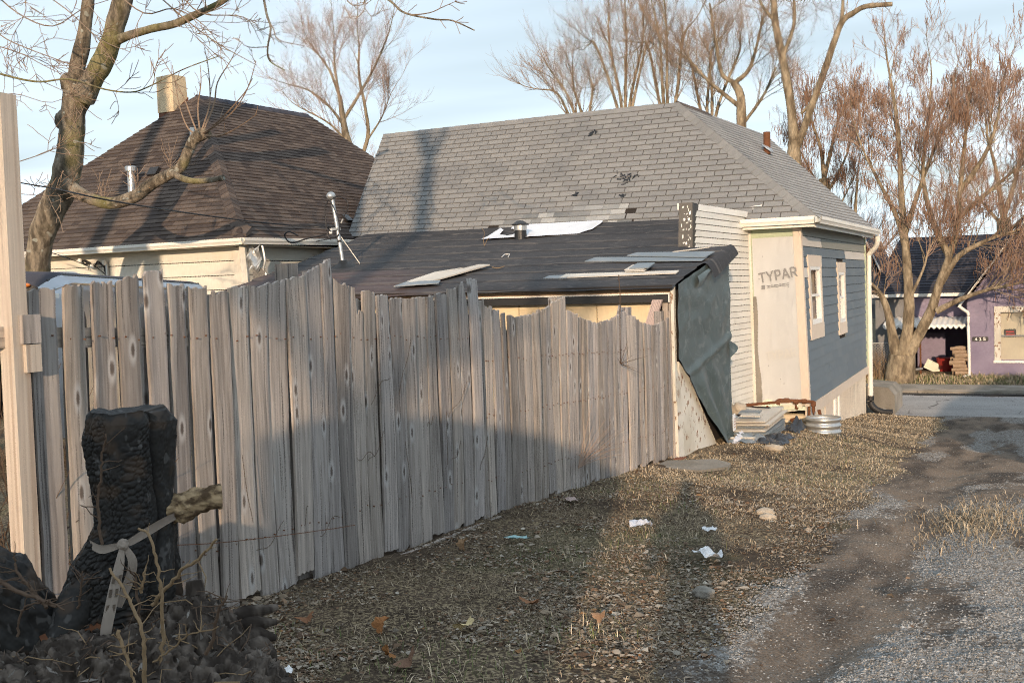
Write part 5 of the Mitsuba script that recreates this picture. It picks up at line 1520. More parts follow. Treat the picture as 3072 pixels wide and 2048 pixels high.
# nail heads where the boards cross the rails
nl = []
rng = np.random.default_rng(64)
for i, (y0, y1, zl, zr_, zb) in enumerate(BO):
    ym = (y0 + y1) / 2
    for zc in ((-.16 - .0565 * (ym - 3.4), -1.42 - .039 * (ym - 3.4)) if ym < 8 else (-.62 - .043 * (ym - 8), -1.1 - .043 * (ym - 8), -1.66 - .043 * (ym - 8))):
        for e in (-.045, .045):
            o = V3(FX + .006, ym + e + rng.normal(0, .006), zc + rng.normal(0, .012))
            nl.append(lathe([(.0036, -.01), (.0040, .003), (.0, .0045)], o, 7, axis=(1, 0, 0)))
part(fence, 'nail_heads', join(nl), 'rust', kind='stuff')
# ---------------------------------------------------------------- charred stump, its root mass and strap
st_ = thing('charred_stump', 'tall charred black tree stump with cracked burnt surface standing before the fence', 'tree stump')
VD = V3(-.714, .70, 0)          # away from the alley
RT = V3(.70, .714, 0)
SC = V3(-3.27, 3.20, 0)
KP = 4.31 / 2500
rows_ = [(936, 208, 368), (944, 200, 374), (965, 193, 389), (1000, 190, 389), (1040, 194, 386), (1080, 200, 383), (1120, 207, 383), (1160, 213, 386), (1200, 212, 389), (1235, 196, 391), (1270, 176, 392), (1310, 158, 393), (1350, 148, 395), (1400, 140, 398), (1470, 120, 420), (1560, 90, 450)]
rz = np.array([-.448 - (r[0] - 940) * KP for r in rows_])
rl = np.array([(r[1] - 290 - .05 * (r[0] - 1100)) * KP for r in rows_])
rr_ = np.array([(r[2] - 290 - .05 * (r[0] - 1100)) * KP for r in rows_])
nt_, ns_ = 230, 260
zz = np.linspace(rz[0], rz[-1], nt_)
zz[:4] = rz[0] - np.array([0, .002, .004, .008])
L_, R_ = np.interp(-zz, -rz, rl), np.interp(-zz, -rz, rr_)
th_ = np.arange(ns_) / ns_ * 2 * np.pi
cxs, hw = (L_ + R_) / 2, (R_ - L_) / 2
hd = np.clip(hw * .62, .09, .17)
sx = np.sign(np.cos(th_)) * np.abs(np.cos(th_)) ** .72
sy = np.sign(np.sin(th_)) * np.abs(np.sin(th_)) ** .72
U_, Zm = np.meshgrid(th_, zz, indexing='xy')
flat = np.stack([(U_ * .20).ravel(), Zm.ravel()], 1)
rng = np.random.default_rng(77)
jit = lambda sx_, sy_: np.stack(np.meshgrid(np.arange(-.1, 1.4, sx_), np.arange(-1.6, -.4, sy_)), -1).reshape(-1, 2)
seeds = jit(.027, .023)
seeds = seeds + np.stack([.0135 * (np.round((seeds[:, 1] + 1.6) / .023) % 2), 0 * seeds[:, 0]], 1) + rng.normal(0, .0075, seeds.shape)
d12, _ = cKDTree(seeds * [1, 1.12]).query(flat * [1, 1.12], k=2)
blockh = np.clip((d12[:, 1] - d12[:, 0]) / .012, 0, 1).reshape(U_.shape)
side_scale = 0.35 + 0.65 * np.clip(np.sin(th_ + .35 + np.pi), 0, 1)[None]
mask_ = np.clip((meshkit.fbm(np.stack([U_ * 1.1, Zm * 2.6, 0 * U_], -1), 3, 3) - .22) * 5, 0, 1) * np.clip(.15 + 1.1 * np.cos(U_ - 2.0), .12, 1)
blockh = (np.clip(blockh * 1.6, 0, 1) - 1) * .013 * mask_
vert = .030 * (meshkit.fbm(np.stack([U_ * 1.9, Zm * 1.6, 0 * U_], -1), 4, 5) - .5) * 2 - .030 * np.exp(-((U_ - .90 - .12 * np.sin(Zm * 9)) / .10) ** 2) - .020 * np.exp(-((U_ - 2.75 - .1 * np.sin(Zm * 7)) / .06) ** 2)
disp = blockh + vert + .020 * (meshkit.fbm(np.stack([U_ * 4, Zm * 14, 0 * U_], -1), 4, 16) - .5) + .004 * (meshkit.fbm(np.stack([U_ * 9, Zm * 30, 0 * U_], -1), 3, 6) - .5)
rad = 1 + disp / .17
pos = SC + RT * (cxs[:, None] + hw[:, None] * sx * rad)[..., None] - VD * (hd[:, None] * sy * rad * -1)[..., None] * -1 + V3(0, 0, 1) * Zm[..., None]
pos[..., 2] += np.where(Zm > rz[0] - .05, .035 * (meshkit.fbm(np.stack([U_ * 1.5, 0 * U_, 0 * U_], -1), 3, 9) - .55) - .045 * np.exp(-((U_ - .55) / .30) ** 2), 0)
V = pos.reshape(-1, 3)
idx = np.arange(nt_ * ns_).reshape(nt_, ns_)
a, b = idx[:-1], np.roll(idx, -1, 1)[:-1]
c, d = np.roll(idx, -1, 1)[1:], idx[1:]
F = np.vstack([np.stack([a.ravel(), d.ravel(), c.ravel()], 1), np.stack([a.ravel(), c.ravel(), b.ravel()], 1)])
ctr = V[:ns_].mean(0) - V3(0, 0, .03)
V = np.vstack([V, ctr])
F = np.vstack([F, [[len(V) - 1, i, (i + 1) % ns_] for i in range(ns_)]])
vol = trimesh.Trimesh(V, F, process=False)
if vol.volume < 0:
    F = F[:, ::-1]
put(f'{st_}__trunk', (V, F), 'char', smooth=55)


def rough_tube(pts, r, sides, seed, amp=.25, per=10, freq=9):
    p = spline(np.column_stack([np.asarray(pts, float), np.asarray(r, float)]), per)
    v, f = tubes([(p[:, :3], p[:, 3])], sides)
    n = len(p)
    ring = v.reshape(n, sides, 3)
    cc = p[:, None, :3]
    k_ = 1 + amp * 2 * (meshkit.fbm(ring * freq + seed, 4, seed) - .5)
    return (cc + (ring - cc) * k_[..., None]).reshape(-1, 3), f


bp = SC + RT * ((470 - 290) * KP)
part(st_, 'broken_limb', rough_tube([SC + RT * .13 + V3(0, 0, -.865), SC + RT * .20 + V3(0, 0, -.85), SC + RT * .29 + V3(0, 0, -.825), SC + RT * .355 + V3(0, 0, -.825)], [.055, .056, .050, .047], 22, 3, .5, 12, 26), 'stub_wood', smooth=False, label='rotten broken limb sticking out to the right')
part(st_, 'root_flare', rough_tube([SC + RT * -.13 - VD * .05 + V3(0, 0, -1.05), SC + RT * -.22 - VD * .07 + V3(0, 0, -1.2), SC + RT * -.30 - VD * .10 + V3(0, 0, -1.45)], [.05, .08, .10], 18, 8, .3, 8), 'char', smooth=60)
# root mass under it: lumps of rotten wood
rng = np.random.default_rng(15)
rt = thing('root_mass', 'grey rotten root mass and bark heap at the foot of the charred stump', 'roots')
LUMP_V = []
lumps = [(SC + RT * -.22 - VD * .25 + V3(0, 0, -1.45), (.20, .18, .17)), (SC + RT * .02 - VD * .28 + V3(0, 0, -1.48), (.24, .2, .2)), (SC + RT * -.48 - VD * .28 + V3(0, 0, -1.52), (.26, .2, .2)),
         (SC + RT * .20 - VD * .18 + V3(0, 0, -1.46), (.17, .2, .24)), (SC + RT * -.02 - VD * .62 + V3(0, 0, -1.66), (.42, .3, .26)), (SC + RT * -.55 - VD * .60 + V3(0, 0, -1.66), (.36, .3, .24)), (SC + RT * .30 - VD * .42 + V3(0, 0, -1.62), (.22, .26, .24)), (SC + RT * -.75 - VD * .1 + V3(0, 0, -1.5), (.3, .3, .2))]
for i, (cc, sz) in enumerate(lumps):
    t = trimesh.creation.icosphere(subdivisions=5)
    v = np.array(t.vertices)
    q = v * V3(1, 1, .35) * 3.2 + i * 4.7
    ridge = 1 - np.abs(2 * meshkit.fbm(q * 1.5, 4, i) - 1)
    grain = 1 - np.abs(2 * meshkit.fbm(v * V3(7, 7, 1.6) + i * 3, 3, 40 + i) - 1)
    fib = 1 - np.abs(2 * meshkit.fbm(v * V3(11, 11, 1.3) + i * 5, 4, 90 + i) - 1)
    k_ = .50 + .36 * ridge + .24 * grain + .12 * fib + .10 * meshkit.fbm(v * 22 + i, 2, 60 + i)
    LUMP_V.append(v * k_[:, None] * V3(*sz) + cc)
    part(rt, 'root_lump', (LUMP_V[-1], np.array(t.faces)), 'rotten', smooth=True)
fv, ff, n0 = [], [], 0
allv = np.vstack([np.asarray(scene_pts) for scene_pts in LUMP_V])
pick = allv[rng.integers(0, len(allv), 2600)]
for q in pick:
    u = rng.normal(0, 1, 3)
    u /= np.linalg.norm(u)
    w = np.cross(u, rng.normal(0, 1, 3))
    w /= np.linalg.norm(w)
    L0, w0 = rng.uniform(.006, .035), rng.uniform(.002, .010)
    fv += [q - u * L0 - w * w0, q - u * L0 * .2 + w * w0, q + u * L0, q + u * L0 * .3 - w * w0 * 1.4]
    ff += [(n0, n0 + 1, n0 + 2), (n0, n0 + 2, n0 + 3)]
    n0 += 4
cols = np.array([(.15, .135, .12), (.22, .20, .18), (.08, .07, .06), (.16, .12, .095)])[rng.integers(0, 4, len(pick))]
part(rt, 'bark_flakes', (np.array(fv), np.array(ff), None, np.repeat(cols, 4, 0)), 'vertex', kind='stuff')
part(rt, 'upright_root', rough_tube([SC + RT * .225 - VD * .15 + V3(0, 0, -1.12), SC + RT * .235 - VD * .18 + V3(0, 0, -1.3), SC + RT * .26 - VD * .22 + V3(0, 0, -1.65)], [.030, .05, .075], 18, 4, .3, 10, 14), 'rotten', smooth=50)
for i in range(5):
    a0 = SC + RT * (.30 + .02 * i) + VD * (.05 - .03 * i) + V3(0, 0, -1.36 - .035 * i)
    part(rt, 'bark_slab', rough_tube([a0, a0 + RT * .12 + V3(0, 0, .02), a0 + RT * (.27 - .03 * i) + V3(0, 0, .035 - .02 * i)], [.022, .035, .012], 10, i, .4, 8, 20), 'rotten', smooth=50)
part(rt, 'red_root', rough_tube([SC + RT * -.33 - VD * .12 + V3(0, 0, -1.33), SC + RT * -.23 - VD * .1 + V3(0, 0, -1.30), SC + RT * -.12 - VD * .1 + V3(0, 0, -1.27)], [.06, .055, .04], 16, 6, .2, 6), 'rust', smooth=50)
# second charred piece at the left edge
lg = thing('charred_log', 'second charred lump of wood at the left edge, left of the tall stump', 'tree stump')
t = trimesh.creation.icosphere(subdivisions=5)
v = np.array(t.vertices)
q = np.sign(v) * np.abs(v) ** .8
k_ = 1 + .22 * (meshkit.fbm(v * 3 + 2, 4, 3) - .5) * 2 + .06 * (meshkit.fbm(v * 14, 3, 5) - .5)
lean = q * V3(1, 1, 1) * k_[:, None]
put(f'{lg}__lump', (SC + RT[None] * (lean[:, :1] * .17 - .43 + .10 * -lean[:, 2:3] - .02) + VD[None] * lean[:, 1:2] * .13 + V3(0, 0, 1) * (lean[:, 2:3] * .27 - 1.22), np.array(t.faces)), 'char', smooth=50)

# strap knotted round the stump
sp_ = thing('webbing_strap', 'pale printed webbing strap knotted around the charred stump', 'strap')


def ribbon(pts, w, up, twist=None, n=8, thick=.003):
    p = spline(np.asarray(pts, float), n)
    d = np.gradient(p, axis=0)
    d /= np.linalg.norm(d, axis=1, keepdims=True)
    s = np.broadcast_to(np.asarray(up, float), p.shape) - d * (d @ np.asarray(up, float))[:, None]
    s /= np.linalg.norm(s, axis=1, keepdims=True)
    ww = np.interp(np.linspace(0, 1, len(p)), np.linspace(0, 1, len(w)), w)[:, None] if not np.isscalar(w) else w
    nrm = np.cross(d, s)
    cup = .004
    rows = [p - s * ww / 2, p + nrm * cup, p + s * ww / 2]
    v = np.stack(rows, 1).reshape(-1, 3)
    f = []
    for i in range(len(p) - 1):
        for j in range(2):
            a = i * 3 + j
            f += [(a, a + 1, a + 4), (a, a + 4, a + 3)]
    return v, np.array(f)


S = lambda px, z, out: SC + RT * ((px - 290) * KP) - VD * out + V3(0, 0, z)
zpx = lambda y: -.448 - (y - 940) * KP
put(f'{sp_}__knot', rock(S(272, zpx(1226), .185), (.022, .02, .024), 3, 3, .3), 'webbing', smooth=True)
part(sp_, 'band', ribbon([S(390, zpx(1188), .05), S(360, zpx(1190), .14), S(320, zpx(1207), .17), S(290, zpx(1222), .178), S(272, zpx(1228), .18)], [.030, .034, .034, .028, .018], (0, 0, 1)), 'webbing', smooth=True)
part(sp_, 'band', ribbon([S(272, zpx(1226), .18), S(250, zpx(1231), .175), S(225, zpx(1236), .15), S(200, zpx(1233), .06)], [.018, .028, .034, .034], (0, 0, 1)), 'webbing', smooth=True)
part(sp_, 'hanging_end', ribbon([S(270, zpx(1230), .19), S(262, zpx(1270), .205), S(247, zpx(1330), .215), S(230, zpx(1400), .225), S(227, zpx(1418), .226)], [.018, .036, .042, .042, .038], RT), 'webbing', smooth=True)
part(sp_, 'hanging_end', ribbon([S(275, zpx(1230), .185), S(290, zpx(1265), .195), S(280, zpx(1310), .185), S(255, zpx(1365), .175)], [.02, .034, .036, .03], RT), 'webbing', smooth=True)
for y, x in ((1288, 258), (1318, 250), (1352, 242), (1390, 233)):
    for k_ in (-.013, .009):
        o = S(x, zpx(y), .222) + RT * (k_ - .004)
        part(sp_, 'printed_mark', slab(o, RT * .010, V3(-.006 * .7, -.006 * .7, -.030), VD * .002), 'webbing_ink')


# ---------------------------------------------------------------- dry stalks round the stump
G_ = 'dry weed stalks around the charred stump'
weeds = [
    ('thick pale stalk arching over the knotted strap', .0075, 'stalk', [(-2.978,2.950,-0.847),(-2.922,2.950,-0.872),(-2.896,2.950,-0.963),(-2.881,2.950,-1.058),(-2.883,2.950,-1.187),(-2.892,2.950,-1.301),(-2.904,2.950,-1.432)]),
    ('pale stalk leaning left across the middle of the root mass', .0075, 'stalk', [(-2.923,2.750,-0.938),(-2.860,2.750,-1.003),(-2.824,2.750,-1.068),(-2.784,2.750,-1.140),(-2.775,2.750,-1.222),(-2.786,2.750,-1.330)]),
    ('orange brown woody stem reaching up to the right over the fence foot', .0085, 'stalk', [(-3.027,3.050,-1.165),(-2.957,3.050,-1.092),(-2.867,3.050,-1.009),(-2.792,3.050,-0.970),(-2.699,3.050,-0.886)]),
    ('forked dry stem standing between strap and orange stem', .007, 'dark_stalk', [(-2.949,2.900,-1.179),(-2.945,2.900,-1.115),(-2.953,2.900,-1.035),(-2.954,2.900,-0.988)]),
    ('short stalk with bare tip beside the forked stem', .006, 'stalk', [(-2.934,2.900,-1.066),(-2.914,2.900,-1.016),(-2.907,2.900,-0.975)]),
    ('low pair of pale stems at the bottom centre of the roots', .007, 'stalk', [(-2.685,2.550,-1.068),(-2.661,2.550,-1.130),(-2.642,2.550,-1.184),(-2.621,2.550,-1.246)]),
    ('thin stem leaning right from the roots to the leaf litter', .007, 'dark_stalk', [(-2.543,2.800,-1.210),(-2.511,2.800,-1.139),(-2.478,2.800,-1.054),(-2.448,2.800,-1.006)]),
    ('slender stem against the left boards behind the strap', .005, 'dark_stalk', [(-3.304,2.950,-1.174),(-3.280,2.950,-1.096),(-3.271,2.950,-1.028)]),
    ('dark curved sucker at the left edge beside the charred lump', .009, 'dark_stalk', [(-3.458,2.700,-0.998),(-3.325,2.700,-1.043),(-3.216,2.700,-1.063),(-3.131,2.700,-1.085)]),
    ('forked twig rising left of the charred lump', .008, 'dark_stalk', [(-3.233,2.750,-1.110),(-3.317,2.750,-1.046),(-3.381,2.750,-0.988),(-3.394,2.750,-0.924)]),
    ('looping thin root at the lower left of the heap', .005, 'dark_stalk', [(-3.337,2.700,-1.211),(-3.321,2.700,-1.137),(-3.273,2.700,-1.092),(-3.172,2.700,-1.066),(-3.088,2.700,-1.089)]),
    ('thin pale twig crossing the right flank of the heap', .004, 'stalk', [(-2.791,2.800,-1.271),(-2.688,2.800,-1.205),(-2.607,2.800,-1.150),(-2.491,2.800,-1.114)]),
    ('creeping brown vine clinging to the left of the burnt trunk', .0065, 'dark_stalk', [(-3.195,2.980,-0.929),(-3.205,2.980,-0.846),(-3.205,2.980,-0.747),(-3.183,2.980,-0.646),(-3.172,2.980,-0.580),(-3.145,2.980,-0.513)]),
]
rng = np.random.default_rng(31)
for i, (lb, r, m, pts) in enumerate(weeds):
    pts = np.array(pts)
    p = spline(np.column_stack([pts, np.linspace(r, r * .55, len(pts)) if i not in (0, 1) else np.linspace(r * .6, r * 1.1, len(pts))]), 5)
    p[:, :3] += rng.normal(0, .0025, p[:, :3].shape)
    lines = [(p[:, :3], p[:, 3])]
    key = thing('dry_stalk', lb, 'weed', G_)
    put(f'{key}__stem', tubes(lines, 6), m, smooth=60)
    side = []
    for _ in range(9):
        j = rng.integers(2, len(p) - 1)
        dd = rng.normal(0, 1, 3)
        dd[2] = abs(dd[2]) * .6
        dd /= np.linalg.norm(dd)
        ln = rng.uniform(.03, .11)
        q = p[j, :3] + dd * np.linspace(0, ln, 4)[:, None] + rng.normal(0, .004, (4, 3)) * np.array([0, .5, 1, 1])[:, None]
        side.append((q, np.linspace(.0026, .001, 4)))
    part(key, 'side_twigs', tubes(side, 4), m, kind='stuff')
single('loose_wire', 'thin rusty wire strung along the foot of the fence boards', 'wire', tube([(-4.240,4.388,-1.336),(-4.240,4.797,-1.415),(-4.240,5.348,-1.497),(-4.240,5.895,-1.571),(-4.240,6.174,-1.604)], .0022, 4), 'rust')
# vine tangles and the red shrub near the fence
for i, (lb, pts, n_, m) in enumerate((('spray of thin reddish twigs growing at the foot of the fence', [(-4.200,10.091,-1.855),(-4.200,10.293,-1.821)], 16, 'twig_red'), ('tangle of dry vine hanging on the right part of the fence', [(-4.250,11.529,-0.908),(-4.250,11.527,-0.736)], 7, 'dark_stalk'))):
    o = V3(*pts[0])
    key = thing('fence_shrub', lb, 'shrub')
    ln = []
    for j in range(n_):
        if i == 0:
            dd = V3(rng.uniform(.02, .12), rng.uniform(.1, 1.0), rng.uniform(.05, .55))
        else:
            dd = V3(rng.uniform(.02, .1), rng.uniform(-.25, .25), rng.uniform(-.1, .12))
        L0 = rng.uniform(.4, 1.5) if i == 0 else rng.uniform(.15, .35)
        dd = dd / np.linalg.norm(dd) * L0
        s = np.linspace(0, 1, 6)[:, None]
        ln.append((o + dd * s + V3(0, 0, -.12) * s * s * (i == 0), np.linspace(.004, .0015, 6)))
    if i == 1:
        ln.append((np.array([o, o + V3(.01, -.02, .25), o + V3(.01, .0, .55), o + V3(.01, .02, .8), o + V3(0, .02, .95), o + V3(0, .02, 1.0)]), np.full(6, .005)))
    put(f'{key}__twigs', tubes(ln, 4), m)
vines = []
for _ in range(14):
    y = rng.uniform(4.8, 8.2)
    z = rng.uniform(-1.7, -.7)
    s = np.linspace(0, 1, 9)
    vines.append((np.stack([FX + .03 + .02 * rng.random() + 0 * s, y + s * rng.uniform(-.1, .35), z + s * rng.uniform(-.1, .5) + .03 * np.sin(6 * s + rng.random() * 6)], -1), np.full(9, .0022)))
single('dry_vine', 'thin dry vines trailing over the shaded fence boards', 'vine', tubes(vines, 4), 'dark_stalk')

# ---------------------------------------------------------------- gas meter, tub, debris by the house
gm = thing('gas_meter', 'rusty gas pipes with round pale regulator on the base of the wrapped wall', 'gas meter')
Yp = 18.80
RA = lambda x, z: V3(x, Yp, z)
put(f'{gm}__pipe', tube([RA(-4.07, -2.30), RA(-4.07, -2.13), RA(-4.05, -2.10), RA(-3.95, -2.10), RA(-3.6, -2.11), RA(-3.50, -2.12), RA(-3.47, -2.15), RA(-3.47, -2.6)], .028, 10, 3), 'rust', smooth=50)
for x, z, r in ((-3.92, -2.10, .042), (-3.76, -2.12, .045), (-3.62, -2.11, .042), (-4.07, -2.14, .04), (-3.47, -2.15, .045)):
    part(gm, 'fitting', lathe([(r * .7, -.045), (r, -.035), (r, .035), (r * .7, .045)], RA(x, z), 12, axis=(1, 0, 0) if x not in (-4.07, -3.47) else (0, 0, 1)), 'rust')
part(gm, 'valve_drop', tube([RA(-3.76, -2.12), RA(-3.76, -2.23), RA(-3.73, -2.24)], .025, 8, 1), 'rust')
part(gm, 'regulator', lathe([(.0, .06), (.05, .06), (.06, .02), (.125, .015), (.128, -.01), (.06, -.03), (.05, -.07)], RA(-4.235, -2.21), 24, axis=(0, -1, .1)), 'meter_green', smooth=40)
part(gm, 'regulator_hub', rock(RA(-4.235, -2.21) + V3(0, -.07, 0), (.024, .02, .024), 2, 2, 0), 'rust')
part(gm, 'meter_body', rock(RA(-4.10, -2.23), (.075, .06, .08), 8, 3, .15), 'meter_green', smooth=True)
part(gm, 'side_pipe', box(RA(-4.03, -2.27) + V3(0, .02, 0), RA(-3.60, -2.20) + V3(0, .05, 0)), 'meter_green')
part(gm, 'riser', tube([RA(-3.36, -2.75), RA(-3.36, -2.32), RA(-3.38, -2.25)], .03, 8, 1), 'rust')
part(gm, 'riser', tube([RA(-3.54, -2.75), RA(-3.54, -2.2)], .022, 8, 1), 'rust')
tb = thing('corrugated_ring', 'corrugated galvanized steel window well ring standing in the grass by the house corner', 'window well')
c0 = V3(-3.22, 18.3, -2.78)
prof = []
for i in range(29):
    z = .47 * i / 28
    prof.append((.275 + .014 * np.sin(z / .47 * 2 * np.pi * 4.5), z))
pin = [(r - .006, z) for r, z in prof[::-1]]
v, f = lathe(prof + [(.285, .475)] + pin, c0, 40)
put(f'{tb}__wall', (v, f[:-80] if False else f), 'galv', smooth=50)
part(tb, 'soil_fill', lathe([(.265, .37), (.0, .375)], c0, 30), 'house_concrete')

rng = np.random.default_rng(9)
gz = lambda x, y: float(zg(x, y))
dx, dy = -3.93, 16.75
gd = gz(dx, dy) + .02
names = ['lowest pale siding board of the debris stack', 'second siding board of the debris stack', 'third siding board of the debris stack', 'fourth siding board of the debris stack', 'fifth siding board of the debris stack, slightly turned', 'top pale siding board of the debris stack']
for i in range(6):
    a_ = -.10 + rng.normal(0, .05)
    o = V3(dx + rng.normal(0, .02), dy + rng.normal(0, .05), gd + .05 + i * .042)
    u, w = V3(np.cos(a_) * .52, np.sin(a_) * .52, .02), V3(-np.sin(a_) * .0 + .06, 1.05, .10)
    single('debris_board', names[i], 'board', slab(o - u / 2 - w / 2, u, w, V3(0, 0, -.022)), ('pale_scrap', 'grey_scrap')[i % 2] if i < 5 else 'pale_scrap')
single('debris_board', 'short grey offcut lying across the top of the debris stack', 'board', slab(V3(dx - .2, dy - .45, gd + .335), V3(.3, .05, .0), V3(0, .22, .02), V3(0, 0, -.02)), 'grey_scrap')
single('debris_board', 'pale offcut at the near end on top of the debris stack', 'board', slab(V3(dx - .12, dy - .65, gd + .322), V3(.3, .0, .0), V3(0, .16, .01), V3(0, 0, -.02)), 'pale_scrap')
single('debris_board', 'dark timber edge along the far side of the debris stack', 'board', beam(V3(dx - .35, dy + .62, gd + .33), V3(dx + .35, dy + .72, gd + .40), .06, .04), 'rust')
single('debris_board', 'pale bundle of short strips in front of the debris stack, near the tarp foot', 'board', join([slab(V3(-4.08, 15.62, gz(-4.0, 15.6) + .02 + .03 * q), V3(.33, .08, 0), V3(0, .08, 0), V3(0, 0, .022)) for q in range(2)]), 'pale_scrap')
single('debris_board', 'thin dark strip reaching from the stack towards the house wall', 'board', beam(V3(dx - .65, dy + .95, gd + .28), V3(dx + .1, dy + .35, gd + .33), .03, .02), 'roof_under')
for i, (lb, p, sz) in enumerate((('tan stone on top of the debris stack at its left side', (dx - .33, dy + .1, gd + .33), (.13, .11, .10)), ('flat pale stone at the left foot of the debris stack', (dx - .42, dy - .5, gd + .14), (.21, .14, .09)), ('pale stone in the grass in front of the debris stack', (-3.32, 15.05, gz(-3.32, 15.05) + .03), (.13, .08, .055)))):
    single('stone', lb, 'stone', rock(p, sz, 60 + i, 3, .35), 'stone', smooth=40)


def crumple(lb, x0, x1, y0, y1, h, seed, m):
    def fn(s, t):
        x, y = x0 + (x1 - x0) * s + .25 * (y1 - y0) * 0, y0 + (y1 - y0) * t
        p = np.stack([x, y, 0 * x], -1)
        e = np.minimum(np.minimum(s, 1 - s), np.minimum(t, 1 - t))
        x = x + .10 * (meshkit.fbm(p * 5, 3, seed + 2) - .5)
        y = y + .14 * (meshkit.fbm(p * 5 + 9, 3, seed + 4) - .5)
        return np.stack([x, y, zg(x, y) + .012 + h * np.abs(meshkit.fbm(p * V3(4.5, 4.5, 1), 4, seed) - .4) * 2 * (np.clip(e * 6, 0, 1) * .7 + .3)], -1)
    single('black_plastic', lb, 'plastic sheet', grid(fn, 34, 34), m, smooth=30)


crumple('crumpled black plastic sheet spilling from the near side of the debris stack', -3.75, -3.30, 15.5, 16.5, .16, 5, 'black_sheet')
crumple('black plastic sheet between debris stack and corrugated ring', -3.72, -3.42, 17.25, 17.9, .34, 8, 'black_sheet')
crumple('ragged dark plastic trailing from the tarp foot to the debris stack', -4.10, -3.62, 15.45, 16.2, .17, 11, 'grey_scrap')
single('debris_side', 'dark stacked edges of wet boards under the debris stack', 'debris', join([slab(V3(dx - .24, dy - .5, gd - .05 + .035 * q), V3(.52, -.03, 0), V3(.03, 1.0, .06), V3(0, 0, -.02)) for q in range(4)]), 'grey_scrap')
slabp = [(-4.20, 12.98), (-3.66, 13.25), (-3.40, 13.0), (-3.36, 12.72), (-3.62, 12.40), (-4.0, 12.45), (-4.22, 12.6)]
zs = gz(-3.8, 12.8) + .035
single('concrete_slab', 'cracked flat concrete slab in the grass at the right end of the fence', 'slab', plate(slabp, (0, 0, zs), (1, 0, 0), (0, 1, 0), -.10), 'concrete')
single('red_brick', 'broken red brick under the last fence boards', 'brick', slab((-4.27, 13.45, -2.36), (.12, .02, 0), (0, 0, .07), (0, .2, 0)), 'brick_red')

# ---------------------------------------------------------------- litter on the ground
def paper(lb, cat, x, y, w, h, m, seed, lift=.02, crump=.03):
    rng = np.random.default_rng(seed)
    ang = rng.uniform(0, 6.28)
    def fn(s, t):
        r_ = .78 + .3 * meshkit.noise(np.stack([s * 3 + seed, t * 3, 0 * s], -1), seed)
        a_, b_ = (s - .5) * w * r_, (t - .5) * h * r_
        xx, yy = x + a_ * np.cos(ang) - b_ * np.sin(ang), y + a_ * np.sin(ang) + b_ * np.cos(ang)
        return np.stack([xx, yy, zg(xx, yy) + lift + crump * meshkit.fbm(np.stack([s * 4, t * 4, 0 * s + seed], -1), 3, seed)], -1)
    single('litter_scrap', lb, cat, grid(fn, 14, 14), m, smooth=35)


paper('torn white paper scrap lying at the bottom edge of the leaf litter', 'paper', -3.16, 3.98, .085, .11, 'white_paper', 3, .025, .03)
paper('crumpled clear plastic bag in the leaves right of the fence', 'plastic bag', -2.90, 8.25, .17, .18, 'bag', 5, .03, .10)
paper('flat teal wrapper in the leaves before the fence', 'wrapper', -3.62, 7.45, .20, .09, 'teal_film', 7, .03, .03)
paper('crumpled white wrapper at the edge of the alley', 'wrapper', -2.06, 7.25, .27, .12, 'white_paper', 9, .03, .07)
paper('small white scrap beyond the crumpled wrapper', 'paper', -2.38, 8.4, .12, .09, 'white_paper', 11, .03, .05)
paper('pinkish flat wrapper close to the fence boards', 'wrapper', -3.95, 9.3, .25, .10, 'mauve_metal', 13, .03, .03)
for i, (lb, x, y, sz) in enumerate((('larger white limestone lump beside the alley', -2.24, 9.75, (.085, .065, .045)), ('smaller white limestone lump touching the larger one', -2.18, 9.58, (.08, .05, .035)), ('grey stone half sunk at the alley edge', -1.80, 6.2, (.07, .06, .04)))):
    single('stone', lb, 'stone', rock((x, y, gz(x, y) + sz[2] * .5), sz, 80 + i, 3, .3), 'concrete' if i == 2 else 'stone', smooth=40)


def leaf_big(lb, x, y, size, col, seed, tilt=.35):
    rng = np.random.default_rng(seed)
    n = 36
    a_ = np.linspace(0, 2 * np.pi, n, endpoint=False)
    r_ = (.55 + .28 * np.abs(np.sin(a_ * 3.5 + .4)) ** .6 + .25 * (np.cos(a_) > .6) + .06 * rng.random(n)) * size
    q = np.stack([r_ * np.cos(a_), r_ * np.sin(a_) * .72, .35 * (r_ ** 2) * np.sin(a_ * 2 + seed) / size + .10 * size * rng.random(n)], -1)
    rot = rng.uniform(0, 6.28)
    cr, sr = np.cos(rot), np.sin(rot)
    ct, st__ = np.cos(tilt), np.sin(tilt)
    q = np.stack([q[:, 0], q[:, 1] * ct - q[:, 2] * st__, q[:, 1] * st__ + q[:, 2] * ct], -1)
    q = np.stack([q[:, 0] * cr - q[:, 1] * sr, q[:, 0] * sr + q[:, 1] * cr, q[:, 2]], -1)
    v = np.vstack([q, [[0, 0, .02 * size]]]) + V3(x, y, gz(x, y) + .03 + .2 * size)
    f = np.array([(i, (i + 1) % n, n) for i in range(n)])
    cc = np.tile(np.array(col), (n + 1, 1)) * rng.uniform(.8, 1.15, (n + 1, 1))
    single('fallen_leaf', lb, 'leaf', (v, f, None, cc), 'vertex', group='large fallen leaves')


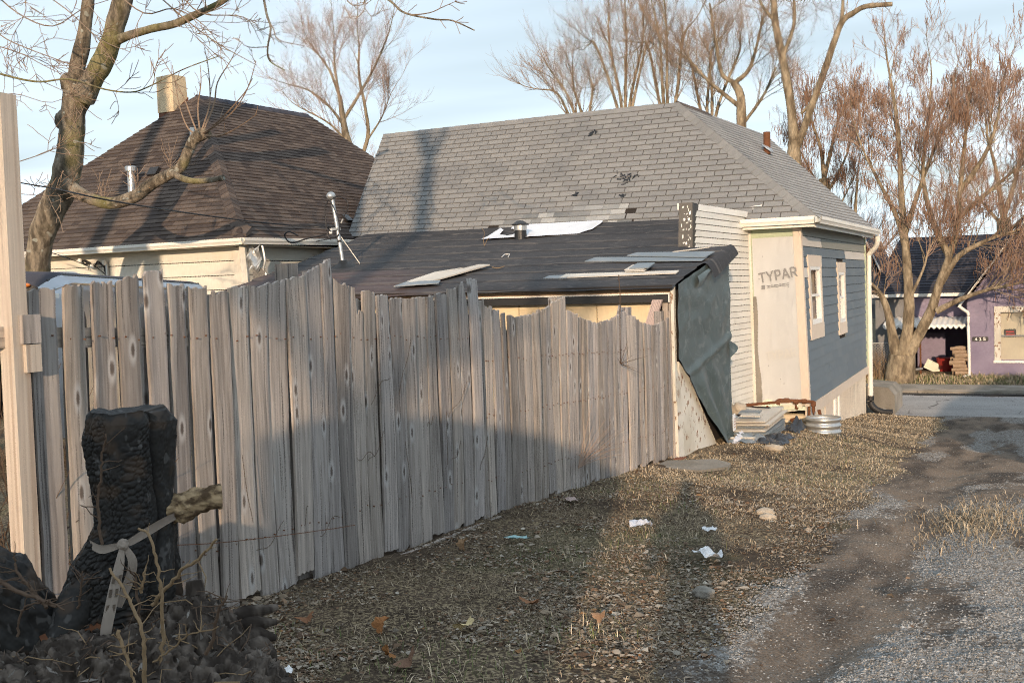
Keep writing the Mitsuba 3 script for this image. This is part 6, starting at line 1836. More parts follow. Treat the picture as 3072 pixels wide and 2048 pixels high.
leaf_big('orange brown lobed oak leaf standing on edge in the foreground', -3.15, 4.80, .085, (.33, .15, .06), 1, .8)
leaf_big('pale yellow leaf lying flat in the foreground', -2.74, 4.98, .075, (.50, .40, .22), 2, .5)
leaf_big('brown leaf near the foot of the fence left of the oak leaf', -3.60, 4.75, .07, (.22, .11, .06), 3)
leaf_big('curled brown leaf at the bottom edge left of centre', -2.70, 4.33, .085, (.20, .12, .08), 4, .7)
leaf_big('rust coloured leaf beside the curled brown one', -2.85, 4.40, .06, (.28, .13, .05), 5, 1.0)
leaf_big('tan leaf at the far right of the leaf litter', -2.15, 5.4, .06, (.32, .19, .11), 6)
leaf_big('dry tan leaf in front of the fence foot board', -3.85, 7.0, .09, (.33, .21, .12), 7, .9)
leaf_big('reddish leaf lying on the shaded litter at mid distance', -2.65, 5.6, .065, (.26, .13, .07), 8)

rng = np.random.default_rng(52)
ln = []
for _ in range(420):
    b_ = V3(rng.uniform(-7.2, -4.75), rng.uniform(3.1, 4.6), -1.9)
    h = rng.uniform(.4, 1.5)
    q = b_ + np.outer(np.linspace(0, 1, 5), V3(rng.normal(0, .3), rng.normal(0, .3), h)) + rng.normal(0, .03, (5, 3))
    ln.append((q, np.linspace(.006, .002, 5)))
single('bramble', 'dark tangle of dead stems left of the new post', 'bramble', tubes(ln, 4), 'dark_stalk')

# fine dead stems and twigs lying over the root mass
rng = np.random.default_rng(58)
ln, lp = [], []
for q in allv[rng.integers(0, len(allv), 520)]:
    d = rng.normal(0, 1, 3) * V3(1, 1, .45)
    d /= np.linalg.norm(d)
    L0 = rng.uniform(.05, .24)
    w = rng.normal(0, .012, (5, 3))
    t = q + V3(0, 0, .012) + d * np.linspace(-.5, .5, 5)[:, None] * L0 + w
    (ln if rng.random() < .6 else lp).append((t, np.linspace(.0028, .0010, 5)))
part(rt, 'dead_stems', tubes(ln, 4), 'dark_stalk', kind='stuff')
part(rt, 'pale_stems', tubes(lp, 4), 'stalk', kind='stuff')
# ---------------------------------------------------------------- outside the frame: what casts the shade on the fence, the verge and the alley mouth
nb = thing('added_shade_van', 'added unseen van behind the viewpoint, its arched outline shaped to shade the fence', 'van')
dS, dC = V3(-.292, .956, 0), V3(.956, .292, 0)      # along and across the sunlight
vo = dS * -6.6


def van_pt(c, s, z):
    return dC * c + dS * s + V3(0, 0, z)


arch = [(-2.59, -1.0), (-2.59, .86), (-2.4, 1.02), (-1.9, 1.14), (-1.35, 1.06), (-.95, .88), (-.66, .62), (-.60, -1.0)]  # added van's outline, shaped so its shade meets the fence at this edge
put(f'{nb}__body', plate(arch, dS * -3.0, dC, (0, 0, 1), 4.6), 'vinyl')
part(nb, 'cab', plate([(-2.5, -1.0), (-2.5, .2), (-2.3, .5), (-.9, .5), (-.7, .2), (-.7, -1.0)], dS * -7.62, dC, (0, 0, 1), 1.7), 'vinyl')
for c in (-2.4, -.78):
    for s in (-4.0, -8.3):
        w = part(nb, 'wheel', lathe([(.40, -.12), (.42, 0), (.40, .12)], van_pt(c, s, -1.28), 24, axis=tuple(dC)), 'rubber')
part(nb, 'bumper', plate([(-2.55, -1.1), (-.65, -1.1), (-.65, -.95), (-2.55, -.95)], dS * -2.9, dC, (0, 0, 1), .1), 'black_metal')
ga = thing('garage', 'low garage on the other side of the alley, right of the view', 'garage')
put(f'{ga}__wall', box((2.9, 7.0, -2.6), (8.5, 13.5, -0.2)), 'vinyl')
part(ga, 'roof', hexa([V3(2.6, 6.7, -.2), V3(5.7, 6.7, 1.2), V3(5.7, 13.8, 1.2), V3(2.6, 13.8, -.2), V3(2.6, 6.7, -.3), V3(5.7, 6.7, 1.1), V3(5.7, 13.8, 1.1), V3(2.6, 13.8, -.3)]), 'dark_shingle')
part(ga, 'roof', hexa([V3(5.7, 6.7, 1.2), V3(8.8, 6.7, -.2), V3(8.8, 13.8, -.2), V3(5.7, 13.8, 1.2), V3(5.7, 6.7, 1.1), V3(8.8, 6.7, -.3), V3(8.8, 13.8, -.3), V3(5.7, 13.8, 1.1)]), 'dark_shingle')

# the photographer, whose long thin shadow lies over the verge
import manifold3d as m3
man = thing('person', 'person in dark winter clothes standing at the viewpoint with a camera raised to the eye', 'person')


def limb_solid(joints):
    """joints: (point, radius) in a row; hulls of neighbouring balls, joined."""
    out = m3.Manifold()
    for (p, r), (q, s) in zip(joints[:-1], joints[1:]):
        balls = [m3.Manifold.sphere(w, 20).translate(list(map(float, c))) for c, w in ((p, r), (q, s))]
        out = out + m3.Manifold.batch_hull(balls)
    return out


bo = dS * -.27 + V3(0, 0, 0)
P_ = lambda c, s, z: bo + dC * c + dS * s + V3(0, 0, z)
gr0 = float(zg(bo[0], bo[1]))
body = limb_solid([(P_(0, 0, -.62), .145), (P_(0, .0, -.40), .15), (P_(0, -.02, -.18), .13)]) + limb_solid([(P_(-.16, 0, -.22), .075), (P_(.16, 0, -.22), .075)])
body = body + limb_solid([(P_(0, -.02, -.18), .06), (P_(0, 0, -.08), .058)])
for sg_ in (-1, 1):
    body = body + limb_solid([(P_(.09 * sg_, 0, -.72), .095), (P_(.10 * sg_, .02, gr0 + .50), .062), (P_(.11 * sg_, -.01, gr0 + .09), .045), (P_(.12 * sg_, .14, gr0 + .045), .042)])
    body = body + limb_solid([(P_(.19 * sg_, 0, -.22), .06), (P_(.24 * sg_, .05, -.47), .048), (P_(.09 * sg_, .19, -.16), .038), (P_(.05 * sg_, .22, -.085), .035)])
head = m3.Manifold.sphere(.098, 28).scale([.80, .98, 1.2]).translate(list(map(float, P_(0, .0, .035)))) + m3.Manifold.sphere(.022, 12).translate(list(map(float, P_(0, .10, .01))))
put(f'{man}__body', tm(trimesh.smoothing.filter_taubin(trimesh.Trimesh(*(lambda k_: (k_.vert_properties[:, :3], k_.tri_verts))((body + head).refine_to_length(.03).to_mesh())), iterations=6)), 'rubber', smooth=60)
# ---------------------------------------------------------------- trees


class Tree:
    def __init__(self, seed, wob=.10, up=.05, spread=.75, ratio=.70, tip=.004, segs=4, minr=.0035, rcap=.009):
        self.rcap = rcap
        self.rng = np.random.default_rng(seed)
        self.wob, self.up, self.spread, self.ratio, self.segs, self.minr = wob, up, spread, ratio, segs, minr
        self.limbs, self.twigs, self.tips = [], [], []

    def grow(self, p, d, L, r, lvl, kids, droop=0.0):
        g = self.rng
        n = self.segs + (1 if lvl > 1 else 0)
        pts, d = [np.array(p, float)], np.array(d, float) / np.linalg.norm(d)
        dirs = [d]
        for i in range(n):
            d = d + g.normal(0, self.wob, 3) + V3(0, 0, self.up - droop * (lvl == 0))
            d /= np.linalg.norm(d)
            pts.append(pts[-1] + d * L / n)
            dirs.append(d)
        rad = np.maximum(np.linspace(r, r * (.42 if lvl else .35), n + 1), self.minr)
        (self.limbs if r > .016 else self.twigs).append((np.array(pts), rad))
        if lvl == 0:
            self.tips.append((pts[-1], dirs[-1]))
            return
        self.sprout(np.array(pts), np.array(dirs), rad, L, lvl, kids)
        dd = dirs[-1] + g.normal(0, .15, 3)
        self.grow(pts[-1], dd, L * g.uniform(.5, .75), rad[-1], lvl - 1, kids)

    def sprout(self, pts, dirs, rad, L, lvl, kids, lo=.22):
        g = self.rng
        for _ in range(kids[lvl]):
            f = lo + (1 - lo) * g.random() ** .8
            x = f * (len(pts) - 1)
            i = min(int(x), len(pts) - 2)
            q = pts[i] + (pts[i + 1] - pts[i]) * (x - i)
            dq = dirs[i]
            s = g.normal(0, 1, 3)
            s -= dq * (s @ dq)
            s /= np.linalg.norm(s)
            a = self.spread * g.uniform(.6, 1.25)
            dd = dq * np.cos(a) + s * np.sin(a) + V3(0, 0, .12)
            self.grow(q, dd, L * self.ratio * g.uniform(.65, 1.2) * (1.15 - .45 * f), max(min(rad[i] * g.uniform(.40, .60), self.rcap * L), self.minr), lvl - 1, kids)

    def stem(self, pts, rads, per=5, knob=0.0):
        """A limb given by its points; returns the smooth line."""
        p = spline(np.column_stack([np.asarray(pts, float), np.asarray(rads, float)]), per)
        return p

    def clothe(self, p, L, lvl, kids, lo=.25):
        d = np.gradient(p[:, :3], axis=0)
        d /= np.linalg.norm(d, axis=1, keepdims=True)
        self.sprout(p[:, :3], d, p[:, 3], L, lvl, kids, lo)


def lumpy(lines, sides, seed, amp=.12, freq=5.0):
    ms = []
    for p in lines:
        v, f = tubes([(p[:, :3], p[:, 3])], sides)
        ring = v.reshape(len(p), sides, 3)
        c = p[:, None, :3]
        k = 1 + amp * 2 * (meshkit.fbm(ring * freq + seed, 3, seed) - .5)
        ms.append(((c + (ring - c) * k[..., None]).reshape(-1, 3), f))
    return join(ms)[:2]


def finish(key, tr, trunk, limbs_given, bark_m, limb_m, twig_m, sides=10):
    put(f'{key}__trunk', lumpy([trunk], sides, 3), bark_m, smooth=60)
    for p in limbs_given:
        part(key, 'limb', lumpy([p], max(6, sides - 2), 5), bark_m, smooth=60)
    if tr.limbs:
        part(key, 'branches', tubes(tr.limbs, 5, False), limb_m, smooth=True, kind='stuff')
    if tr.twigs:
        part(key, 'twigs', tubes(tr.twigs, 3, False), twig_m, kind='stuff')


# ---- the big maple by the brown house
key = thing('maple_tree', 'large bare mossy maple at the left whose trunk forks above a pollarded low limb', 'tree')
tr = Tree(41, wob=.14, up=.03, spread=.8, ratio=.6, minr=.0045)
mt0 = tr.stem([(-15.436,13.000,-0.513),(-15.232,13.000,-0.001),(-15.143,13.000,0.363),(-15.019,13.000,0.940),(-14.785,13.000,1.362),(-14.385,13.000,1.910),(-14.193,13.000,2.532),(-14.112,13.000,3.002),(-13.973,13.000,3.317)], [.24, .215, .205, .20, .215, .225, .205, .195, .24], 6)
mt0[0, 2] -= 1.0
mA = tr.stem([(-14.016,13.000,3.252),(-14.019,13.000,3.496),(-13.961,13.000,3.769),(-13.846,13.000,4.033),(-13.747,13.000,4.365),(-13.652,13.000,4.765),(-13.554,13.000,5.230)], [.17, .125, .125, .125, .100, .098, .09], 6)
mB = tr.stem([(-13.882,13.000,3.238),(-13.632,13.000,3.524),(-13.387,13.000,3.785),(-13.189,13.000,4.089),(-13.070,13.000,4.346),(-12.920,13.000,4.663),(-12.763,13.000,5.110)], [.19, .165, .165, .15, .15, .155, .14], 6)
mC = tr.stem([(-12.969,12.900,4.030),(-12.693,12.900,4.075),(-12.243,12.900,4.111),(-11.804,12.900,4.127),(-11.458,12.900,4.191),(-10.949,12.900,4.302),(-10.450,12.900,4.485)], [.075, .065, .060, .060, .055, .045, .035], 6)
mD = tr.stem([(-14.255,12.900,1.894),(-13.927,12.900,1.696),(-13.600,12.900,1.571),(-13.208,12.900,1.506),(-12.742,12.900,1.587),(-12.434,12.900,1.736),(-12.116,12.900,1.848),(-11.803,12.900,1.959),(-11.644,12.900,2.177),(-11.522,12.900,2.351),(-11.338,12.900,2.439)], [.12, .105, .095, .095, .100, .095, .085, .08, .075, .085, .095], 5)
mE = tr.stem([(-11.889,12.800,1.871),(-11.637,12.800,1.761),(-11.384,12.800,1.717),(-11.090,12.800,1.716),(-10.898,12.800,1.735)], [.05, .045, .042, .040, .045], 5)
for p, L, lo in ((mC, 1.1, .3),):
    tr.clothe(p, L, 2, (0, 4, 8), lo)
tr.clothe(mB, .9, 2, (0, 3, 3), .8)
# sprouts from the pollarded end
end = mD[-1, :3]
for pts in ([(-11.372,12.900,2.442),(-11.200,12.900,2.790),(-11.161,12.900,3.045),(-11.181,12.900,3.434),(-11.233,12.900,3.698)], [(-11.250,12.800,2.421),(-10.961,12.800,2.530),(-10.623,12.800,2.721),(-10.366,12.800,3.011),(-10.204,12.800,3.368)], [(-11.432,12.900,2.435),(-11.545,12.900,2.693),(-11.657,12.900,2.966),(-11.853,12.900,3.314),(-12.093,12.900,3.670)], [(-11.319,12.900,2.477),(-11.097,12.900,2.845),(-11.013,12.900,3.158),(-10.749,12.900,3.449),(-10.617,12.900,3.624)], [(-11.262,12.850,2.414),(-10.916,12.850,2.628),(-10.491,12.850,2.937),(-10.320,12.850,3.139)], [(-11.475,12.900,2.425),(-11.638,12.900,2.571),(-11.773,12.900,2.912),(-11.876,12.900,3.514)], [(-11.219,12.800,2.379),(-10.888,12.800,2.363),(-10.556,12.800,2.461),(-10.228,12.800,2.607)], [(-11.431,12.950,2.492),(-11.454,12.950,2.822),(-11.373,12.950,3.205),(-11.375,12.950,3.465)]):
    q = tr.stem(pts, np.linspace(.017, .006, len(pts)), 4)
    tr.twigs.append((q[:, :3], q[:, 3]))
    tr.clothe(q, .45, 1, (0, 5), .25)
for c in (end, end + V3(.08, 0, -.03), end + V3(-.12, 0, -.05)):
    tr.limbs.append((np.array([c + V3(0, 0, -.05), c + V3(.03, 0, .02), c + V3(.05, -.02, .07)]), np.array([.05, .055, .02])))
for base in (mD[20, :3], mD[32, :3], mD[12, :3]):
    for _ in range(5):
        tr.grow(base, tr.rng.normal(0, .5, 3) + V3(0, 0, .7), .35, .006, 1, (0, 3))
# hanging boughs from the upper crown, out of the frame above
for pts, r in (([(-8.638,11.000,3.838),(-8.577,11.000,3.458),(-8.520,11.000,3.264),(-8.579,11.000,3.033),(-8.554,11.000,2.870),(-8.328,11.000,2.727)], .017), ([(-8.580,11.000,3.405),(-8.481,11.000,3.244),(-8.408,11.000,3.107),(-8.021,11.000,2.986)], .011), ([(-8.579,11.000,3.043),(-8.882,11.000,3.080),(-9.047,11.000,3.208)], .008), ([(-7.054,11.000,3.555),(-6.763,11.000,3.338),(-6.592,11.000,3.190),(-6.191,11.000,3.063),(-5.966,11.000,3.019),(-5.692,11.000,2.876)], .016), ([(-6.763,11.000,3.338),(-6.563,11.000,3.177),(-6.274,11.000,3.148),(-6.072,11.000,3.194),(-5.902,11.000,3.233)], .010), ([(-7.484,11.000,3.566),(-7.307,11.000,3.378),(-7.093,11.000,3.369)], .010), ([(-7.175,11.000,3.573),(-7.138,11.000,3.315),(-7.314,11.000,3.211),(-7.429,11.000,3.405)], .010), ([(-7.138,11.000,3.315),(-7.039,11.000,3.210),(-6.886,11.000,3.260)], .007)):
    q = tr.stem(pts, np.linspace(r, r * .45, len(pts)), 4)
    (tr.limbs if r > .012 else tr.twigs).append((q[:, :3], q[:, 3]))
    tr.clothe(q, .32, 1, (0, 6), .4)
# fine boughs across the upper left
for pts, r in (([(-13.234,10.500,3.267),(-12.562,10.500,3.045),(-11.990,10.500,2.907),(-11.429,10.500,2.881),(-10.822,10.500,2.687),(-10.377,10.500,2.602),(-10.081,10.500,2.636),(-9.502,10.500,2.788),(-8.946,10.500,2.882)], .016), ([(-13.173,10.500,4.030),(-12.687,10.500,3.614),(-12.202,10.500,3.380),(-11.570,10.500,3.134),(-11.112,10.500,2.941)], .012), ([(-14.208,11.500,4.770),(-13.506,11.500,4.226),(-12.810,11.500,3.946),(-12.194,11.500,4.110),(-11.689,11.500,4.161)], .014), ([(-13.651,10.800,2.874),(-12.853,10.800,2.884),(-12.104,10.800,2.689),(-11.439,10.800,2.882)], .008), ([(-12.947,11.200,4.515),(-12.207,11.200,4.048),(-11.579,11.200,3.550),(-11.035,11.200,3.308)], .011), ([(-12.600,10.600,1.901),(-12.091,10.600,1.979),(-11.595,10.600,2.095),(-11.153,10.600,2.199)], .008), ([(-12.590,10.600,1.467),(-11.969,10.600,1.398),(-11.561,10.600,1.430)], .006), ([(-11.576,11.400,4.302),(-10.962,11.400,3.862),(-10.420,11.400,3.847),(-9.911,11.400,3.551),(-9.568,11.400,3.112)], .013), ([(-10.937,11.400,4.268),(-10.276,11.400,3.713),(-9.704,11.400,3.298),(-9.077,11.400,2.943)], .013), ([(-10.403,11.400,4.132),(-9.974,11.400,3.729),(-9.255,11.400,3.577),(-8.992,11.400,3.210)], .012), ([(-13.709,10.900,3.758),(-12.842,10.900,3.470),(-12.346,10.900,3.233),(-11.864,10.900,3.002)], .010), ([(-12.883,11.000,4.519),(-12.743,11.000,4.078),(-13.029,11.000,3.753)], .01)):
    q = tr.stem(pts, np.linspace(r, r * .4, len(pts)), 4)
    (tr.limbs if r > .015 else tr.twigs).append((q[:, :3], q[:, 3]))
    tr.clothe(q, .85, 2, (0, 4, 7), .15)
finish(key, tr, mt0, [mA, mB, mC, mD, mE], 'bark', 'bark', 'twig', 20)
part(key, 'burr', rock(mA[3, :3] + V3(-.08, -.05, .12), (.15, .15, .16), 4, 3, .3), 'bark', smooth=True)
part(key, 'burr', rock(mt0[40, :3] + V3(-.13, -.10, .05), (.11, .1, .16), 6, 3, .4), 'bark', smooth=True)

# ---- bare tree behind the brown roof
key = thing('bare_tree', 'bare rounded tree with reddish twigs rising behind the brown roof', 'tree')
tr = Tree(7, wob=.10, up=.07, spread=.60, ratio=.70, minr=.0032)
t0 = tr.stem([(-22.2, 34, -2.5), (-22.3, 34, 2), (-22.6, 34, 4.6), (-22.95, 34, 5.3), (-23.15, 34, 6.1), (-23.3, 34, 7.2)], [.34, .27, .20, .16, .12, .08], 5)
lims = []
for pts, r in (([(-22.6, 34, 4.6), (-22.0, 33.8, 5.6), (-22.0, 33.7, 6.6), (-22.15, 33.6, 7.8), (-22.1, 33.6, 8.9)], .085), ([(-23.15, 34, 6.1), (-23.8, 34, 6.9), (-24.8, 34.2, 7.6), (-25.8, 34.3, 7.95)], .06), ([(-23.2, 34, 6.3), (-22.6, 34.3, 7.3), (-22.0, 34.5, 8.3), (-21.5, 34.6, 9.3)], .065), ([(-23.3, 34, 7.2), (-23.6, 33.8, 8.2), (-24.2, 33.6, 9.1)], .06), ([(-23.3, 34, 7.1), (-23.2, 33.6, 8.3), (-23.1, 33.5, 9.4)], .055), ([(-22.95, 34, 5.4), (-23.6, 33.7, 6.2), (-24.8, 33.5, 6.9)], .05), ([(-22.0, 33.8, 5.5), (-21.4, 33.8, 6.2), (-20.9, 33.7, 7.0)], .04)):
    p = tr.stem(pts, np.linspace(r, r * .35, len(pts)), 5)
    lims.append(p)
    tr.clothe(p, 1.75, 3, (0, 5, 6, 13), .25)
    tr.grow(p[-1, :3], p[-1, :3] - p[-3, :3], 1.3, p[-1, 3], 2, (0, 5, 6))
lims.append(tr.stem([(-22.0, 33.2, 3.6), (-21.7, 33.2, 4.2), (-21.45, 33.2, 4.75)], [.11, .10, .10], 4))
finish(key, tr, t0, lims, 'far_bark', 'far_bark', 'twig_red')

# ---- row of bare trees behind the grey roof
def fan_tree(label, x, y, z, h, stems, seed, spread=.5, L=2.2, kids=(0, 5, 6, 13), bark_m='far_bark', twig_m='twig', r=.075, lean=0.0, base=-3.2, minr=.0032):
    key = thing('bare_tree', label, 'tree')
    tr = Tree(seed, wob=.10, up=.09, spread=.52, ratio=.70, minr=minr)
    g = tr.rng
    trunk = tr.stem([(x, y, base), (x + .1, y, (base + z) / 2), (x + lean * .2, y, z)], [r * 1.9, r * 1.5, r * 1.25], 5)
    lims = []
    for i in range(stems):
        a = (i - (stems - 1) / 2) / max(stems - 1, 1) * 2
        dx_, dy_ = a * spread * h + lean, g.normal(0, .12) * h
        pts = [trunk[-1, :3], V3(x + dx_ * .32, y + dy_ * .3, z + h * .33), V3(x + dx_ * .66 + g.normal(0, .15), y + dy_ * .6, z + h * .66), V3(x + dx_ * .95, y + dy_, z + h * g.uniform(.85, 1.05) * (1 - .25 * abs(a)))]
        p = tr.stem(pts, np.linspace(r, r * .3, 4), 5)
        lims.append(p)
        tr.clothe(p, L, 3, kids, .15)
        tr.grow(p[-1, :3], p[-1, :3] - p[-3, :3], L * .7, p[-1, 3], 2, kids[:3])
    finish(key, tr, trunk, lims, bark_m, bark_m, twig_m, 8)
    return key


fan_tree('low spreading bare tree at the left of the row behind the grey roof', -15.9, 40, 5.6, 3.0, 4, 21, .42, 2.0, (0, 5, 6, 13), lean=-1.0)
fan_tree('tall bare tree with several upright stems behind the left half of the grey roof', -14.3, 40, 5.4, 5.6, 5, 22, .20, 2.1, (0, 5, 6, 13))
fan_tree('bare tree with two slim trunks right of the tallest one behind the ridge', -12.6, 40, 5.2, 5.8, 4, 23, .22, 2.0, (0, 5, 6, 13))
fan_tree('dense bare tree directly behind the peak of the grey roof', -11.3, 41, 5.0, 5.2, 4, 24, .25, 1.9, (0, 5, 6, 13))
key = thing('bare_tree', 'bare tree with a crooked pale trunk just right of the roof peak', 'tree')
tr = Tree(61, wob=.11, up=.06, spread=.6, ratio=.70, minr=.0032)
t0 = tr.stem([(-9.7, 40, -3.0), (-9.75, 40, 3), (-9.8, 40, 5.6), (-9.82, 40, 6.7), (-10.05, 40, 7.2)], [.34, .26, .19, .16, .13], 5)
lims = []
for pts, r in (([(-10.05, 40, 7.2), (-10.5, 40, 7.6), (-10.7, 40, 8.8), (-10.9, 40, 10.2)], .10), ([(-10.0, 40, 7.2), (-9.5, 40, 7.6), (-9.2, 40, 8.4), (-8.9, 40, 9.6)], .09), ([(-9.85, 40, 6.3), (-10.9, 39.6, 7.3), (-11.6, 39.4, 8.2)], .09), ([(-9.8, 40, 5.6), (-9.0, 40, 6.6), (-8.5, 40, 7.6)], .07)):
    p = tr.stem(pts, np.linspace(r, r * .35, len(pts)), 5)
    lims.append(p)
    tr.clothe(p, 2.1, 3, (0, 5, 6, 13), .2)
finish(key, tr, t0, lims, 'far_bark', 'far_bark', 'twig', 8)
# sunlit forked tree
key = thing('bare_tree', 'tall sunlit tree whose pale trunk forks into a wide V behind the right slope', 'tree')
tr = Tree(62, wob=.12, up=.02, spread=.7, ratio=.66, minr=.0032)
t0 = tr.stem([(-7.0, 36, -3.2), (-7.1, 36, 1.0), (-7.12, 36, 3.3), (-7.13, 36, 4.0), (-7.12, 36, 4.4)], [.34, .29, .24, .22, .20], 5)
lims = []
for pts, r in (([(-7.152,36.000,4.118),(-7.142,36.000,4.747),(-7.223,36.000,5.732),(-7.374,36.000,6.654),(-7.475,36.000,7.293),(-7.642,36.000,8.149),(-7.698,36.000,8.991),(-7.781,36.000,9.837)], .165), ([(-7.098,36.000,4.044),(-6.823,36.000,4.719),(-6.579,36.000,5.390),(-6.111,36.000,6.582),(-5.830,36.000,7.369),(-5.554,36.000,8.014),(-5.219,36.000,8.241),(-4.823,36.000,8.389),(-4.048,36.000,8.349)], .13), ([(-7.436,36.000,7.149),(-7.233,36.000,7.611),(-7.072,36.000,8.075),(-7.036,36.000,8.623),(-7.063,36.000,9.454)], .07), ([(-5.622,36.000,7.861),(-5.535,36.000,8.419),(-5.536,36.000,9.231)], .07), ([(-7.695,36.000,8.365),(-8.012,36.000,8.756),(-8.216,36.000,9.204)], .06), ([(-6.884,36.000,5.253),(-6.465,36.000,5.656),(-6.258,36.000,5.841)], .05), ([(-6.539,36.000,9.651),(-6.518,36.000,9.238),(-6.484,36.000,8.822)], .04)):
    p = tr.stem(pts, np.linspace(r, r * .55, len(pts)), 5)
    lims.append(p)
    tr.clothe(p, 1.6, 3, (0, 4, 5, 7), .2)
finish(key, tr, t0, lims, 'far_bark', 'far_bark', 'twig', 10)


def with_pods(key, tr, seed, share, m='pod'):
    g = np.random.default_rng(seed)
    ln = []
    for q, d in tr.tips:
        if g.random() < share:
            L = g.uniform(.18, .36)
            o = q + g.normal(0, .03, 3)
            ln.append((np.array([o, o + V3(g.normal(0, .02), 0, -L / 2), o + V3(g.normal(0, .04), g.normal(0, .03), -L)]), np.array([.006, .011, .006])))
    if ln:
        part(key, 'seed_pods', tubes(ln, 3, False), m, kind='stuff')


def pod_tree(label, trunk_pts, trunk_r, limbs, L, kids, seed, share, minr=.0032):
    key = thing('catalpa_tree', label, 'tree')
    tr = Tree(seed, wob=.10, up=.04, spread=.72, ratio=.70, minr=minr)
    t0 = tr.stem(trunk_pts, trunk_r, 6)
    lims = []
    for pts, r in limbs:
        p = tr.stem(pts, r * .74 * np.linspace(1, .38, len(pts)) ** 1.7, 5)
        lims.append(p)
        tr.clothe(p, L, 3, kids, .30)
        tr.grow(p[-1, :3], p[-1, :3] - p[-3, :3], L * .7, p[-1, 3], 2, kids[:3])
    finish(key, tr, t0, lims, 'far_bark', 'far_bark', 'twig_red', 14)
    with_pods(key, tr, seed + 1, share)
    return key


pod_tree('big multi-stemmed catalpa with brown pods across the street at the right', [(-3.712,33.800,-3.530),(-3.709,33.800,-3.207),(-3.679,33.800,-2.755),(-3.651,33.800,-2.369)], [.52, .46, .40, .36], [
    ([(-3.798,33.800,-2.498),(-3.912,33.800,-1.789),(-4.027,33.800,-1.143),(-4.205,33.800,-0.625),(-4.534,33.800,-0.229),(-4.818,33.800,-0.091)], .24),
    ([(-3.651,33.800,-2.369),(-3.485,33.800,-1.664),(-3.440,33.800,-0.770),(-3.478,33.800,0.123),(-3.539,33.800,1.143),(-3.621,33.800,2.416),(-3.666,33.800,3.809),(-3.774,33.800,4.953),(-3.885,33.800,5.720)], .26),
    ([(-3.493,33.800,-2.369),(-3.186,33.800,-1.794),(-2.821,33.800,-1.036),(-2.637,33.800,-0.408),(-2.336,33.800,0.461),(-2.096,33.800,1.324),(-2.030,33.800,2.313),(-1.905,33.800,3.539),(-1.781,33.800,4.756)], .25),
    ([(-2.577,33.800,-0.284),(-2.104,33.800,0.452),(-1.526,33.800,0.801),(-0.959,33.800,1.021),(-0.182,33.800,1.227)], .15),
    ([(-2.695,33.700,-1.098),(-2.108,33.700,-0.796),(-1.418,33.700,-0.538),(-0.742,33.700,-0.396),(0.030,33.700,-0.236)], .13),
    ([(-3.463,33.800,0.377),(-3.751,33.800,1.662),(-4.226,33.800,2.710),(-4.645,33.800,3.635),(-4.943,33.800,4.557)], .12),
    ([(-2.336,33.800,0.461),(-2.795,33.800,1.610),(-3.019,33.800,2.879),(-2.888,33.800,4.119),(-2.756,33.800,5.597)], .14),
    ([(-2.036,33.900,2.320),(-1.399,33.900,3.262),(-1.053,33.900,4.211),(-0.935,33.900,5.171)], .12),
    ([(-2.100,33.900,1.577),(-1.407,33.900,2.156),(-0.727,33.900,2.723),(-0.172,33.900,3.166)], .12),
    ([(-3.539,33.800,1.143),(-3.143,33.800,2.385),(-2.657,33.800,3.725),(-2.297,33.800,4.931)], .12),
    ([(-3.429,33.700,-0.768),(-3.038,33.700,0.109),(-2.854,33.700,0.731),(-2.557,33.700,1.094)], .07),
], 1.85, (0, 6, 7, 15), 71, .32, .005)
pod_tree('smaller catalpa behind the right slope of the grey roof', [(-6.773,38.000,-0.062),(-6.529,38.000,1.700),(-6.512,38.000,2.873),(-6.534,38.000,3.314)], [.26, .22, .18, .17], [
    ([(-6.534,38.000,3.314),(-6.633,38.000,4.346),(-6.908,38.000,5.247),(-7.113,38.000,5.999)], .11), ([(-6.534,38.000,3.314),(-6.276,38.000,4.317),(-6.050,38.000,5.169),(-5.830,38.000,5.726)], .11), ([(-6.584,38.000,2.878),(-6.935,38.000,3.490),(-7.217,38.000,4.099),(-7.429,38.000,4.559)], .08), ([(-6.514,38.000,2.727),(-6.075,38.000,3.428),(-5.710,38.000,4.271),(-5.629,38.000,4.986)], .09), ([(-6.529,38.000,1.700),(-6.018,38.000,2.404),(-5.511,38.000,3.388)], .08), ([(-6.549,38.000,2.289),(-7.022,38.000,2.611),(-7.306,38.000,3.073)], .06)], 1.35, (0, 5, 6, 13), 73, .55)
pod_tree('catalpa at the right edge behind the purple house', [(-1.272,44.000,-2.195),(-1.109,44.000,0.366),(-1.172,44.000,1.963)], [.35, .3, .24], [
    ([(-1.172,44.000,1.963),(-1.380,44.000,3.566),(-1.664,44.000,4.858),(-1.774,44.000,5.821)], .14), ([(-1.172,44.000,1.963),(-0.801,44.000,3.208),(-0.507,44.000,4.446),(-0.217,44.000,5.360)], .14), ([(-1.132,44.000,1.324),(-0.521,44.000,1.927),(0.053,44.000,2.681)], .12), ([(-1.174,44.000,1.644),(-1.828,44.000,2.479),(-2.267,44.000,3.308)], .1)], 1.8, (0, 5, 6, 13), 75, .5)
fan_tree('thicket of bare saplings left of the big catalpa', -6.0, 41, -2.0, 4.0, 5, 81, .25, 1.6, (0, 5, 6, 13), twig_m='twig_red', r=.08)
fan_tree('distant bare tree over the left shoulder of the brown roof', -33, 48, 3.5, 4.0, 4, 83, .35, 2.2, (0, 5, 6, 13), twig_m='twig_red')
# tall shrub stems beside the grey house
key = thing('roadside_trunk', 'slim bare trunk standing close behind the grey house corner', 'tree')
put(f'{key}__trunk', lumpy([spline([(-4.92, 34.8, -3.2, .12), (-4.9, 34.8, -2, .10), (-4.98, 34.8, -.5, .09), (-5.1, 34.9, 1.5, .06), (-5.0, 34.9, 3.0, .03)], 5)], 8, 2), 'far_bark', smooth=60)
